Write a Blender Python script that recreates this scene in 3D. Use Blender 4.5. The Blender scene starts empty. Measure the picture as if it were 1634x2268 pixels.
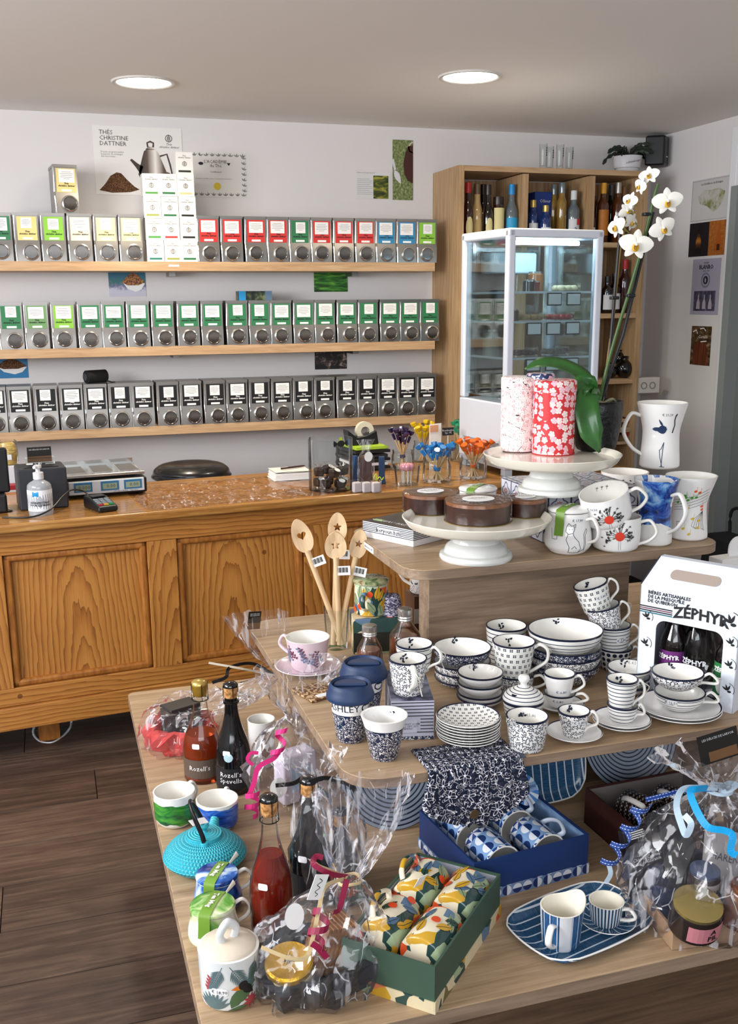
import bpy, bmesh, math, random
import numpy as np
from mathutils import Vector, Matrix
random.seed(7)
PI = math.pi
SC = bpy.context.scene
COL = SC.collection

# ------------------------------------------------------------------ camera
F, CX, CY, EYE = 2245.0, 814.0, 1188.0, 1.6
yaw, pit, rol = [math.radians(a) for a in (17.31, 13.04, 0.4756)]
_f = Vector((math.sin(yaw)*math.cos(pit), math.cos(yaw)*math.cos(pit), -math.sin(pit)))
_r = Vector((math.cos(yaw), -math.sin(yaw), 0))
_d = _f.cross(_r)
RIGHT = _r*math.cos(rol) + _d*math.sin(rol)
DOWN = -_r*math.sin(rol) + _d*math.cos(rol)
FWD = _f
CAMP = Vector((0, 0, EYE))
cd = bpy.data.cameras.new('camera')
cam = bpy.data.objects.new('camera', cd)
COL.objects.link(cam)
cd.sensor_fit = 'HORIZONTAL'
cd.sensor_width = 36
cd.lens = F/1634*36
cd.shift_x = (817-CX)/1634
cd.shift_y = (CY-1134)/1634
cd.clip_start = 0.05
cam.matrix_world = Matrix(((RIGHT.x, -DOWN.x, -FWD.x, 0), (RIGHT.y, -DOWN.y, -FWD.y, 0), (RIGHT.z, -DOWN.z, -FWD.z, EYE), (0, 0, 0, 1)))
SC.camera = cam

# ------------------------------------------------------------------ light and exposure
vs = SC.view_settings
vs.view_transform = 'Standard'
vs.look = 'None'
vs.gamma = 1
vs.use_curve_mapping = False
vs.exposure = 0.42
w = bpy.data.worlds.new('daylight')
SC.world = w
w.use_nodes = True
w.node_tree.nodes['Background'].inputs[0].default_value = (0.75, 0.87, 1.0, 1)
w.node_tree.nodes['Background'].inputs[1].default_value = 0.6
def area(name, loc, target, sx, sy, power, col):
    l = bpy.data.lights.new(name, 'AREA')
    l.shape = 'RECTANGLE'
    l.size, l.size_y, l.energy, l.color = sx, sy, power, col
    o = bpy.data.objects.new(name, l)
    COL.objects.link(o)
    o.location = loc
    o.rotation_euler = (Vector(target)-Vector(loc)).to_track_quat('-Z', 'Y').to_euler()
    return o
area('shop_window_daylight', (-0.6, -1.68, 1.95), (-0.3, 2.0, 1.9), 3.0, 0.95, 46, (0.93, 0.96, 1.0))
area('side_window_daylight', (-2.36, 1.7, 1.95), (1.0, 2.0, 2.15), 2.4, 0.95, 100, (0.97, 0.98, 1.0))
try:
    SC.cycles.transparent_max_bounces = 24
    SC.cycles.max_bounces = 8
    SC.cycles.sample_clamp_indirect = 6
except Exception:
    pass

# ------------------------------------------------------------------ survey helpers
def ray(px, py):
    return RIGHT*((px-CX)/F) + DOWN*((py-CY)/F) + FWD
def onz(px, py, z):
    d = ray(px, py)
    return CAMP + d*((z-EYE)/d.z)
def ony(px, py, y):
    d = ray(px, py)
    return CAMP + d*(y/d.y)
def onx(px, py, x):
    d = ray(px, py)
    return CAMP + d*(x/d.x)
def depth(p):
    return (Vector(p)-CAMP).dot(FWD)
def met(px, p):
    return px*depth(p)/F
VH = Vector((math.sin(yaw), math.cos(yaw), 0))
def onv(px, py, p):                     # point of the upright plane through p that faces the room's long view
    d = ray(px, py)
    h = Vector((p[0], p[1], 0)).normalized()
    return CAMP + d*((Vector((p[0], p[1], 0)).dot(h))/d.dot(h))
def stand(px, pyb, z, wb, pyt, wt):     # footprint centre, base radius, height, rim radius of a round thing on a level surface
    p = onz(px, pyb, z)
    r = met(wb, p)/2
    h = Vector((p.x, p.y, 0)).normalized()
    c = p + h*r
    r = met(wb, c)/2
    c = p + h*r
    t = onv(px, pyt, c)
    return c, r, t.z-z, met(wt, t)/2

# ------------------------------------------------------------------ materials
def lin(h):
    if isinstance(h, (tuple, list)):
        return tuple(h)[:3]
    v = [int(h[i:i+2], 16)/255 for i in (0, 2, 4)]
    return tuple(c/12.92 if c <= 0.04045 else ((c+0.055)/1.055)**2.4 for c in v)
class V:
    def __init__(s, k, o):
        s.k, s.o = k, o
    def __add__(s, b): return s.k.m('ADD', s, b)
    def __radd__(s, b): return s.k.m('ADD', b, s)
    def __sub__(s, b): return s.k.m('SUBTRACT', s, b)
    def __rsub__(s, b): return s.k.m('SUBTRACT', b, s)
    def __mul__(s, b): return s.k.m('MULTIPLY', s, b)
    def __rmul__(s, b): return s.k.m('MULTIPLY', b, s)
    def __truediv__(s, b): return s.k.m('DIVIDE', s, b)
    def __lt__(s, b): return s.k.m('LESS_THAN', s, b)
    def __gt__(s, b): return s.k.m('GREATER_THAN', s, b)
    def __abs__(s): return s.k.m('ABSOLUTE', s)
    def fl(s): return s.k.m('FLOOR', s)
    def fr(s): return s.k.m('FRACT', s)
    def sin(s): return s.k.m('SINE', s)
    def cos(s): return s.k.m('COSINE', s)
    def sq(s): return s.k.m('MULTIPLY', s, s)
    def rt(s): return s.k.m('SQRT', s)
    def mx(s, b): return s.k.m('MAXIMUM', s, b)
    def mn(s, b): return s.k.m('MINIMUM', s, b)
class K:
    def __init__(s, name):
        s.mat = bpy.data.materials.new(name)
        s.mat.use_nodes = True
        s.nt = s.mat.node_tree
        s.b = s.nt.nodes['Principled BSDF']
        s.out = s.nt.nodes['Material Output']
    def n(s, t): return s.nt.nodes.new('ShaderNode'+t)
    def put(s, sock, v):
        if isinstance(v, V):
            s.nt.links.new(v.o, sock)
        elif isinstance(v, str):
            sock.default_value = (*lin(v), 1)
        else:
            sock.default_value = v
    def m(s, op, a, b=None, c=None):
        n = s.n('Math')
        n.operation = op
        for i, x in enumerate((a, b, c)):
            if x is not None:
                s.put(n.inputs[i], x)
        return V(s, n.outputs[0])
    def co(s, which='UV', scale=(1, 1, 1), rot=(0, 0, 0), loc=(0, 0, 0)):
        t = s.n('TexCoord')
        mp = s.n('Mapping')
        s.nt.links.new(t.outputs[which], mp.inputs[0])
        mp.inputs['Scale'].default_value = scale
        mp.inputs['Rotation'].default_value = rot
        mp.inputs['Location'].default_value = loc
        return V(s, mp.outputs[0])
    def xyz(s, v):
        n = s.n('SeparateXYZ')
        s.nt.links.new(v.o, n.inputs[0])
        return [V(s, o) for o in n.outputs]
    def cmb(s, x, y, z=0.0):
        n = s.n('CombineXYZ')
        for i, q in enumerate((x, y, z)):
            s.put(n.inputs[i], q)
        return V(s, n.outputs[0])
    def noise(s, v, scale, detail=2.0, rough=0.5, dist=0.0):
        n = s.n('TexNoise')
        s.nt.links.new(v.o, n.inputs['Vector'])
        n.inputs['Scale'].default_value = scale
        n.inputs['Detail'].default_value = detail
        n.inputs['Roughness'].default_value = rough
        n.inputs['Distortion'].default_value = dist
        return V(s, n.outputs[0])
    def voro(s, v, scale, rnd=1.0):      # distance, angle, cell random from the nearest cell
        n = s.n('TexVoronoi')
        n.voronoi_dimensions = '2D'
        s.nt.links.new(v.o, n.inputs['Vector'])
        n.inputs['Scale'].default_value = scale
        n.inputs['Randomness'].default_value = rnd
        x, y, _ = s.xyz(v)
        px, py, _ = s.xyz(V(s, n.outputs['Position']))
        dx, dy = x-px, y-py
        cr = s.xyz(V(s, n.outputs['Color']))[0]
        return (dx.sq()+dy.sq()).rt(), s.m('ARCTAN2', dy, dx), cr
    def mix(s, f, a, b):
        n = s.n('MixRGB')
        s.put(n.inputs[0], f)
        s.put(n.inputs[1], a)
        s.put(n.inputs[2], b)
        return V(s, n.outputs[0])
    def ramp(s, f, stops):
        n = s.n('ValToRGB')
        s.put(n.inputs[0], f)
        e = n.color_ramp.elements
        while len(e) < len(stops):
            e.new(0.5)
        for q, (p, c) in zip(e, stops):
            q.position = p
            q.color = (*lin(c), 1)
        return V(s, n.outputs[0])
    def bump(s, h, strength=0.2, dist=0.002):
        n = s.n('Bump')
        s.put(n.inputs['Height'], h)
        n.inputs['Strength'].default_value = strength
        n.inputs['Distance'].default_value = dist
        s.nt.links.new(n.outputs[0], s.b.inputs['Normal'])
MATS = {}
def mat(name, col='808080', rough=0.5, metal=0.0, fn=None, coat=0.0, trans=0.0, ior=1.45, emit=None, spec=None):
    if name in MATS:
        return MATS[name]
    k = K(name)
    b = k.b
    k.put(b.inputs['Base Color'], col)
    b.inputs['Roughness'].default_value = rough
    b.inputs['Metallic'].default_value = metal
    b.inputs['IOR'].default_value = ior
    if coat:
        b.inputs['Coat Weight'].default_value = coat
        b.inputs['Coat Roughness'].default_value = 0.06
    if trans:
        b.inputs['Transmission Weight'].default_value = trans
    if spec is not None:
        b.inputs['Specular IOR Level'].default_value = spec
    if emit:
        k.put(b.inputs['Emission Color'], emit[0])
        b.inputs['Emission Strength'].default_value = emit[1]
    if fn:
        c = fn(k)
        if c is not None:
            k.put(b.inputs['Base Color'], c)
    MATS[name] = k.mat
    return k.mat
def film(name, tint, blend, floor, rough, fine=0.0, haze=0.0):   # thin clear sheet: see-through with a sharp sheen
    k = K(name)
    nt = k.nt
    nt.nodes.remove(k.b)
    t = k.n('BsdfTransparent')
    t.inputs[0].default_value = (*lin(tint), 1)
    g = k.n('BsdfGlossy')
    g.inputs['Roughness'].default_value = rough
    g.inputs[0].default_value = (1, 1, 1, 1)
    lw = k.n('LayerWeight')
    lw.inputs[0].default_value = blend
    f = V(k, lw.outputs[0])*1.0+floor
    ms = k.n('MixShader')
    k.put(ms.inputs[0], k.m('MINIMUM', f, 0.85))
    nt.links.new(t.outputs[0], ms.inputs[1])
    nt.links.new(g.outputs[0], ms.inputs[2])
    if haze:                             # whitish creases; haze and streaks painted in for the film's glints
        df = k.n('BsdfDiffuse')
        df.inputs[0].default_value = (0.95, 0.95, 1.0, 1)
        m2 = k.n('MixShader')
        co = k.co('Object')
        x, y, z = k.xyz(co)
        wv = k.noise(co, 14.0, 1.0)*0.02
        vo = k.n('TexVoronoi')
        vo.feature = 'DISTANCE_TO_EDGE'
        vo.inputs['Scale'].default_value = 17.0
        k.nt.links.new(k.cmb(x+wv, y-wv, z*0.5+wv).o, vo.inputs['Vector'])
        de = V(k, vo.outputs[0])
        mask = k.m('MULTIPLY', de < 0.012, k.noise(co, 30.0, 1.0) > 0.5)
        st = k.noise(k.co('Object', (55, 55, 6)), 1.0, 2.0)
        streak = k.m('MINIMUM', k.m('MAXIMUM', (st-0.575)*4.5, 0.0), 0.32)
        k.put(m2.inputs[0], mask*0.3+haze+streak)
        bn = k.n('Bump')
        k.put(bn.inputs['Height'], de.mn(0.25))
        bn.inputs['Strength'].default_value = 0.55
        bn.inputs['Distance'].default_value = 0.02
        nt.links.new(bn.outputs[0], g.inputs['Normal'])
        nt.links.new(ms.outputs[0], m2.inputs[1])
        nt.links.new(df.outputs[0], m2.inputs[2])
        ms = m2
    nt.links.new(ms.outputs[0], k.out.inputs[0])
    if fine:
        bn = k.n('Bump')
        nz = k.noise(k.co('Object'), fine, 2.0)
        k.put(bn.inputs['Height'], nz)
        bn.inputs['Strength'].default_value = 0.5
        bn.inputs['Distance'].default_value = 0.004
        nt.links.new(bn.outputs[0], g.inputs['Normal'])
        nt.links.new(bn.outputs[0], lw.inputs['Normal'])
    MATS[name] = k.mat
    return k.mat

# ------------------------------------------------------------------ mesh building
class MB:
    def __init__(s):
        s.v, s.f, s.uv, s.mi = [], [], [], []
    def quad(s, pts, mi=0, uv=None):
        n = len(s.v)
        s.v += [tuple(p) for p in pts]
        s.f.append(tuple(range(n, n+len(pts))))
        s.uv.append(uv or [(p[0], p[2] if abs(p[2]-pts[0][2]) > 1e-9 or True else p[1]) for p in pts])
        s.mi.append(mi)
        return s
    def box(s, c, d, rot=None, mi=0, taper=1.0):
        x, y, z = [q/2 for q in d]
        P = [Vector((sx*x*(taper if sz > 0 else 1), sy*y*(taper if sz > 0 else 1), sz*z)) for sz in (-1, 1) for sy in (-1, 1) for sx in (-1, 1)]
        if rot is not None:
            P = [rot @ p for p in P]
        n = len(s.v)
        s.v += [tuple(p+Vector(c)) for p in P]
        A = ((0, 2, 3, 1, 'xy'), (4, 5, 7, 6, 'xy'), (0, 1, 5, 4, 'xz'), (2, 6, 7, 3, 'xz'), (0, 4, 6, 2, 'yz'), (1, 3, 7, 5, 'yz'))
        L = [(sx*x, sy*y, sz*z) for sz in (-1, 1) for sy in (-1, 1) for sx in (-1, 1)]
        ax = {'x': 0, 'y': 1, 'z': 2}
        for a in A:
            s.f.append(tuple(n+i for i in a[:4]))
            s.uv.append([(L[i][ax[a[4][0]]], L[i][ax[a[4][1]]]) for i in a[:4]])
            s.mi.append(mi)
        return s
    def lathe(s, prof, seg=40, mis=None, c=(0, 0, 0), uref=None, sx=1.0, sy=1.0, a0=PI/2, warp=None):
        n = len(s.v)
        R = uref or max(p[0] for p in prof)
        ln, acc = [0.0], 0.0
        for a, b in zip(prof, prof[1:]):
            acc += math.hypot(b[0]-a[0], b[1]-a[1])
            ln.append(acc)
        for r, z in prof:
            for i in range(seg):
                t = a0+2*PI*i/seg
                p = Vector((r*math.cos(t)*sx, r*math.sin(t)*sy, z))
                if warp:
                    p = warp(p, t)
                s.v.append((p.x+c[0], p.y+c[1], p.z+c[2]))
        for j in range(len(prof)-1):
            for i in range(seg):
                k = (i+1) % seg
                a, b, q, d = n+j*seg+i, n+j*seg+k, n+(j+1)*seg+k, n+(j+1)*seg+i
                u0, u1 = 2*PI*i/seg*R, 2*PI*(i+1)/seg*R
                s.f.append((a, b, q, d))
                s.uv.append([(u0, ln[j]), (u1, ln[j]), (u1, ln[j+1]), (u0, ln[j+1])])
                s.mi.append(mis[j] if mis else 0)
        return s
    def tube(s, pts, rad, seg=8, mi=0, flat=1.0, up=(0, 0, 1), cap=True, closed=False):
        P = [Vector(p) for p in pts]
        n = len(s.v)
        N = len(P)
        rads = rad if isinstance(rad, (list, tuple)) else [rad]*N
        pu = Vector(up)
        for i, p in enumerate(P):
            t = (P[(i+1) % N]-P[i-1]) if closed else (P[min(i+1, N-1)]-P[max(i-1, 0)])
            t = t.normalized() if t.length > 1e-9 else Vector((0, 0, 1))
            b = t.cross(pu)
            if b.length < 1e-3:
                b = t.cross(Vector((1, 0, 0.01)))
            b.normalize()
            a = b.cross(t).normalized()
            for q in range(seg):
                th = 2*PI*q/seg
                s.v.append(tuple(p + a*(math.cos(th)*rads[i]) + b*(math.sin(th)*rads[i]*flat)))
        for i in range(N if closed else N-1):
            for q in range(seg):
                k = (q+1) % seg
                i2 = (i+1) % N
                s.f.append((n+i*seg+q, n+i2*seg+q, n+i2*seg+k, n+i*seg+k))
                s.uv.append([(q/seg, i*0.01), (q/seg, i*0.01+0.01), ((q+1)/seg, i*0.01+0.01), ((q+1)/seg, i*0.01)])
                s.mi.append(mi)
        if cap and not closed:
            for e in (0, N-1):
                s.f.append(tuple(n+e*seg+q for q in range(seg)))
                s.uv.append([(0, 0)]*seg)
                s.mi.append(mi)
        return s
    def strip(s, pts, w, side, mi=0):    # flat ribbon; side = widthwise vector per point or one
        P = [Vector(p) for p in pts]
        n = len(s.v)
        for i, p in enumerate(P):
            d = side[i] if isinstance(side, list) else side
            d = Vector(d).normalized()*w/2
            s.v += [tuple(p-d), tuple(p+d)]
        acc = 0
        for i in range(len(P)-1):
            l = (P[i+1]-P[i]).length
            s.f.append((n+2*i, n+2*i+1, n+2*i+3, n+2*i+2))
            s.uv.append([(0, acc), (w, acc), (w, acc+l), (0, acc+l)])
            s.mi.append(mi)
            acc += l
        return s
    def poly(s, pts, mi=0, fn=None, off=0.0):   # flat outline (x,y) mapped by fn
        n = len(s.v)
        s.v += [tuple(fn(p[0], p[1], off)) if fn else (p[0], off, p[1]) for p in pts]
        s.f.append(tuple(range(n, n+len(pts))))
        s.uv.append([(p[0], p[1]) for p in pts])
        s.mi.append(mi)
        return s
    def fan(s, pts, fn, mi=0, off=0.0009):
        cx = sum(p[0] for p in pts)/len(pts)
        cy = sum(p[1] for p in pts)/len(pts)
        n, N = len(s.v), len(pts)
        Q = 4
        for q in range(Q):
            t = q/Q
            s.v += [tuple(fn(p[0]*(1-t)+cx*t, p[1]*(1-t)+cy*t, off)) for p in pts]
        s.v.append(tuple(fn(cx, cy, off)))
        for q in range(Q):
            for i in range(N):
                k = (i+1) % N
                a, b = n+q*N+i, n+q*N+k
                f = (a, b, b+N, a+N) if q < Q-1 else (a, b, n+Q*N)
                s.f.append(f)
                s.uv.append([(0, 0)]*len(f))
                s.mi.append(mi)
        return s
    def line(s, pts, w, fn, mi=0, off=0.0006, sub=4):   # drawn stroke of width w in (x,y)
        Q = []
        for a, b in zip(pts, pts[1:]):
            for i in range(sub):
                t = i/sub
                Q.append((a[0]*(1-t)+b[0]*t, a[1]*(1-t)+b[1]*t))
        Q.append(tuple(pts[-1]))
        n = len(s.v)
        for i, p in enumerate(Q):
            a, b = Q[max(i-1, 0)], Q[min(i+1, len(Q)-1)]
            dx, dy = b[0]-a[0], b[1]-a[1]
            l = math.hypot(dx, dy) or 1
            ox, oy = -dy/l*w/2, dx/l*w/2
            s.v += [tuple(fn(p[0]+ox, p[1]+oy, off)), tuple(fn(p[0]-ox, p[1]-oy, off))]
        for i in range(len(Q)-1):
            s.f.append((n+2*i, n+2*i+1, n+2*i+3, n+2*i+2))
            s.uv.append([(0, 0)]*4)
            s.mi.append(mi)
        return s
    def extr(s, pts, z0, z1, mi=0, fn=None):   # prism from an outline, z along third axis
        n, N = len(s.v), len(pts)
        g = fn or (lambda x, y, z: (x, y, z))
        s.v += [tuple(g(p[0], p[1], z0)) for p in pts]+[tuple(g(p[0], p[1], z1)) for p in pts]
        for f, u in (([n+i for i in range(N)][::-1], [(p[0], p[1]) for p in pts][::-1]), ([n+N+i for i in range(N)], [(p[0], p[1]) for p in pts])):
            s.f.append(tuple(f))
            s.uv.append(u)
            s.mi.append(mi)
        acc = 0
        for i in range(N):
            k = (i+1) % N
            l = math.hypot(pts[k][0]-pts[i][0], pts[k][1]-pts[i][1])
            s.f.append((n+i, n+k, n+N+k, n+N+i))
            s.uv.append([(acc, z0), (acc+l, z0), (acc+l, z1), (acc, z1)])
            s.mi.append(mi)
            acc += l
        return s
    def mesh(s, name, mats, sharp=38):
        me = bpy.data.meshes.new(name)
        me.from_pydata(s.v, [], s.f)
        uvl = me.uv_layers.new(name='UVMap')
        flat = [c for f in s.uv for p in f for c in p]
        uvl.data.foreach_set('uv', flat)
        if not isinstance(mats, (list, tuple)):
            mats = [mats]
        for m_ in mats:
            me.materials.append(m_)
        me.polygons.foreach_set('material_index', s.mi)
        if sharp:
            me.polygons.foreach_set('use_smooth', [True]*len(s.f))
            if sharp < 180:
                me.set_sharp_from_angle(angle=math.radians(sharp))
        me.update()
        return me
    def build(s, name, mats, parent=None, loc=None, rot=None, sharp=38, bev=0.0, seg=2):
        o = bpy.data.objects.new(name, s.mesh(name, mats, sharp))
        return link(o, parent, loc, rot, bev, seg)
def link(o, parent=None, loc=None, rot=None, bev=0.0, seg=2):
    COL.objects.link(o)
    if parent:
        o.parent = parent
    if loc is not None:
        o.location = loc
    if rot is not None:
        o.rotation_euler = rot
    if bev:
        b = o.modifiers.new('bevel', 'BEVEL')
        b.width = bev
        b.segments = seg
        b.limit_method = 'ANGLE'
        b.angle_limit = math.radians(40)
        b.harden_normals = True
    return o
def tag(o, label, cat, group=None):
    o['label'] = label
    o['category'] = cat
    if group:
        o['group'] = group
    return o
def thing(name, label, cat, loc=(0, 0, 0), rz=0.0, group=None, rot=None):
    o = bpy.data.objects.new(name, None)
    o.empty_display_size = 0.05
    COL.objects.link(o)
    o.location = loc
    o.rotation_euler = rot if rot is not None else (0, 0, rz)
    return tag(o, label, cat, group)
def struct(o):
    o['kind'] = 'structure'
    return o
def bx(name, c, d, m, parent=None, bev=0.0, rot=None, loc=None):
    return MB().box(c, d).build(name, m, parent, loc, rot, bev=bev)
def again(o, parent, loc=None, rot=None, m=None, name=None):   # copy of one part, sharing its mesh
    c = o.copy()
    if m is not None:
        c.data = o.data.copy()
        c.data.materials[0] = m
    if name:
        c.name = name
    COL.objects.link(c)
    c.parent = parent
    if loc is not None:
        c.location = loc
    if rot is not None:
        c.rotation_euler = rot
    return c
def copy_tree(o, parent=None):
    c = o.copy()
    COL.objects.link(c)
    c.parent = parent
    for ch in list(o.children):
        copy_tree(ch, c)
    return c
def smooth(pts, n=6, closed=False):      # Catmull-Rom through the points, any dimension
    P = [np.array(p, float) for p in pts]
    N = len(P)
    out = []
    rng = range(N) if closed else range(N-1)
    for i in rng:
        a, b = P[i], P[(i+1) % N]
        p0 = P[i-1] if (i > 0 or closed) else 2*a-b
        p3 = P[(i+2) % N] if (i+2 < N or closed) else 2*b-a
        for j in range(n):
            t = j/n
            out.append(tuple(0.5*((2*a)+(b-p0)*t+(2*p0-5*a+4*b-p3)*t*t+(3*a-p0-3*b+p3)*t**3)))
    if not closed:
        out.append(tuple(P[-1]))
    return out
def rrect(w_, h_, r, n=5, cx=0.0, cy=0.0):
    o = []
    for sx, sy, a in ((1, 1, 0), (-1, 1, 90), (-1, -1, 180), (1, -1, 270)):
        for i in range(n+1):
            t = math.radians(a+90*i/n)
            o.append((cx+sx*(w_/2-r)+r*math.cos(t), cy+sy*(h_/2-r)+r*math.sin(t)))
    return o
def disc(r, n=24, cx=0.0, cy=0.0, ry=None, a=0.0):
    ry = ry or r
    ca, sa = math.cos(a), math.sin(a)
    return [(cx+r*math.cos(2*PI*i/n)*ca-ry*math.sin(2*PI*i/n)*sa, cy+r*math.cos(2*PI*i/n)*sa+ry*math.sin(2*PI*i/n)*ca) for i in range(n)]
def leafpts(x, y, l, w_, a, n=5):
    ca, sa = math.cos(a), math.sin(a)
    up = [(l*i/n, w_/2*math.sin(PI*(i/n)**0.8)) for i in range(n+1)]
    pts = up+[(q[0], -q[1]) for q in up[-2:0:-1]]
    return [(x+q[0]*ca-q[1]*sa, y+q[0]*sa+q[1]*ca) for q in pts]
def flat(x, y, off):                      # drawing plane that faces the viewer (x right, z up)
    return (x, -off, y)
def top(x, y, off):                       # drawing plane that faces up
    return (x, y, off)
TXT = {}
def textmesh(s, size, m, align='CENTER', bold=0.0, fn=None, space=1.0, shear=0.0, key=None):
    kk = (s, size, m.name, align, bold, space, shear, key)
    if fn is None and kk in TXT:
        return TXT[kk]
    cu = bpy.data.curves.new('lettering', 'FONT')
    cu.body = s
    cu.size = size
    cu.align_x = align
    cu.align_y = 'CENTER'
    cu.resolution_u = 1
    cu.offset = bold
    cu.space_character = space
    cu.shear = shear
    cu.space_line = 0.9
    o = bpy.data.objects.new('lettering', cu)
    me = bpy.data.meshes.new_from_object(o)
    bpy.data.objects.remove(o)
    bpy.data.curves.remove(cu)
    me.name = 'lettering'
    me.materials.clear()
    me.materials.append(m)
    f = fn or (lambda x, y, off: flat(x, y, 0.0))
    for vv in me.vertices:
        vv.co = f(vv.co.x, vv.co.y, 0.0007)
    if fn is None:
        TXT[kk] = me
    return me
def text(parent, s, size, m, loc=(0, 0, 0), rot=None, name='lettering', **kw):
    return link(bpy.data.objects.new(name, textmesh(s, size, m, **kw)), parent, loc, rot)
ORD = ['first', 'second', 'third', 'fourth', 'fifth', 'sixth', 'seventh', 'eighth', 'ninth', 'tenth', 'eleventh', 'twelfth', 'thirteenth', 'fourteenth', 'fifteenth', 'sixteenth', 'seventeenth', 'eighteenth', 'nineteenth', 'twentieth', 'twenty-first']

# ------------------------------------------------------------------ shared materials
def oakfn(base, dark, light, sc=1.0):
    def f(k):
        c = k.co('Object', (2.2*sc, 30*sc, 30*sc))
        a = k.noise(c, 1.6, 4.0, 0.6, 0.8)
        b = k.noise(k.co('Object', (9*sc, 220*sc, 220*sc)), 1.0, 2.0, 0.5)
        g = k.ramp(a*0.75+b*0.25, [(0.3, dark), (0.5, base), (0.68, light)])
        k.bump(b, 0.12, 0.001)
        return g
    return f
OAK = mat('light_oak_laminate', rough=0.42, fn=oakfn('a98e6f', '8e7459', 'bda283'))
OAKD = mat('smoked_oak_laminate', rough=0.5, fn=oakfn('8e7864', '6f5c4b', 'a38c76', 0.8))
OAKP = mat('shaded_oak_panel', rough=0.5, fn=oakfn('5e4836', '483627', '6f5743', 0.8))  # shade below the tiers put into a darker copy of the oak
OAKS = mat('shelf_oak_laminate', rough=0.45, fn=oakfn('bd9a74', 'a5835f', 'cbab86'))
OAKV = mat('cabinet_oak_laminate', rough=0.5, fn=lambda k: k.ramp(k.noise(k.co('Object', (60, 60, 3)), 1.2, 4.0, 0.6, 0.6), [(0.3, '9a7a58'), (0.5, 'b5936c'), (0.7, 'c6a67e')]))
def pinefn(axis, arch):
    def f(k):
        x, y, z = k.xyz(k.co('Object'))
        a, l = (x, z) if axis == 'z' else (z, x)
        rnd = V(k, k.n('ObjectInfo').outputs['Random'])
        w1 = k.noise(k.co('Object', (5.0, 5.0, 1.6) if axis == 'z' else (1.6, 5.0, 5.0)), 1.0, 2.0)
        w2 = k.noise(k.co('Object', (60, 60, 9) if axis == 'z' else (9, 60, 60)), 1.0, 2.0)
        c = a+(rnd-0.5)*0.16
        d = (c.sq()+((l+0.3+rnd*0.2)*0.16*arch).sq()).rt()
        ph = (d+w1*0.07)*62.0+w2*0.9
        line = k.m('POWER', ph.fr(), 2.5)
        fine = k.noise(k.co('Object', (230, 230, 6) if axis == 'z' else (6, 230, 230)), 1.0, 2.0)
        blot = k.noise(k.co('Object'), 3.5, 3.0)
        c1 = k.ramp(line*0.42+fine*0.28+blot*0.3, [(0.22, 'bf8542'), (0.5, 'a56a30'), (0.82, '74441c')])
        dk, ang, cr = k.voro(k.cmb(x+rnd*3.0, z), 5.0)
        knot = k.m('MULTIPLY', (dk < 0.009), (cr > 0.75))
        k.bump(line, 0.1, 0.0015)
        return k.mix(knot*0.75, c1, '5b3013')
    return f
PINEV = mat('varnished_pine_upright', rough=0.34, coat=0.25, fn=pinefn('z', 1.0))
PINEH = mat('varnished_pine_level', rough=0.34, coat=0.25, fn=pinefn('x', 0.45))
PINED = mat('pine_moulding', rough=0.38, coat=0.2, fn=lambda k: k.ramp(k.noise(k.co('Object', (30, 30, 8)), 2.0, 3.0), [(0.3, '8a521f'), (0.6, 'a76a2d'), (0.8, 'b97c3a')]))  # brown pine of the mouldings and feet
PINET = mat('pine_worktop', rough=0.25, coat=0.4, fn=lambda k: k.ramp(k.noise(k.co('Object', (2.5, 40, 40)), 1.4, 4.0, 0.6, 1.0), [(0.3, '8f5f2c'), (0.5, 'a8763c'), (0.7, 'bd8f52')]))
def plankfn(k):
    co = k.co('Object', (1.6, 26, 26))
    oi = k.n('ObjectInfo')
    rnd = V(k, oi.outputs['Random'])
    x, y, z = k.xyz(co)
    a = k.noise(k.cmb(x+rnd*37.0, y+rnd*19.0, z), 1.3, 5.0, 0.62, 1.2)
    kn = k.noise(k.co('Object', (3, 5, 3)), 1.5, 3.0, 0.5, 1.0)
    c = k.ramp(a*0.72+kn*0.28+(rnd-0.5)*0.10, [(0.3, '2c211b'), (0.47, '47372e'), (0.6, '5d4a3e'), (0.75, '73604f')])
    k.bump(a, 0.15, 0.002)
    return c
PLANK = mat('dark_oak_plank', rough=0.48, fn=plankfn)
WALLM = mat('painted_wall', rough=0.85, fn=lambda k: (k.bump(k.noise(k.co('Object'), 260, 2.0), 0.06, 0.001), k.mix(0.0, 'dfdbda', 'dfdbda'))[1])
CEILM = mat('ceiling_paint', 'efebe7', 0.9)
WHITE = mat('white_glaze', 'eeebe4', 0.12, coat=0.3)
CREAM = mat('cream_glaze', 'ece6d6', 0.14, coat=0.3)
BONE = mat('bone_china', 'f1efec', 0.1, coat=0.4)
PAPER = mat('white_paper', 'f1f0ee', 0.7)
INK = mat('black_ink', '1b1a1c', 0.6)
GREYINK = mat('grey_ink', '8b888a', 0.7)
NAVY = mat('navy_print', '1c2338', 0.2)
STEEL = mat('brushed_tin', '93908c', 0.36, 0.92)
STEELL = mat('polished_tin_edge', 'd9d7d4', 0.18, 0.95)
CHROME = mat('chrome', 'e2e2e2', 0.08, 1.0)
BLACKP = mat('black_plastic', '17181b', 0.35)
DARKP = mat('charcoal_plastic', '2b2d33', 0.45)
BLACKG = mat('black_gloss', '0b0b0d', 0.08, coat=0.5)
WPLAST = mat('white_plastic', 'dfe3e8', 0.35)
GLASS = film('clear_glass', 'f8fafa', 0.13, 0.02, 0.03)
PANE = film('cabinet_glass', 'e6f0f2', 0.2, 0.025, 0.02)
CELLO = film('cellophane', 'fbfafc', 0.16, 0.035, 0.08, haze=0.02)
SHRINK = film('shrink_wrap', 'fbf9f9', 0.14, 0.025, 0.10, 60.0)
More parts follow.
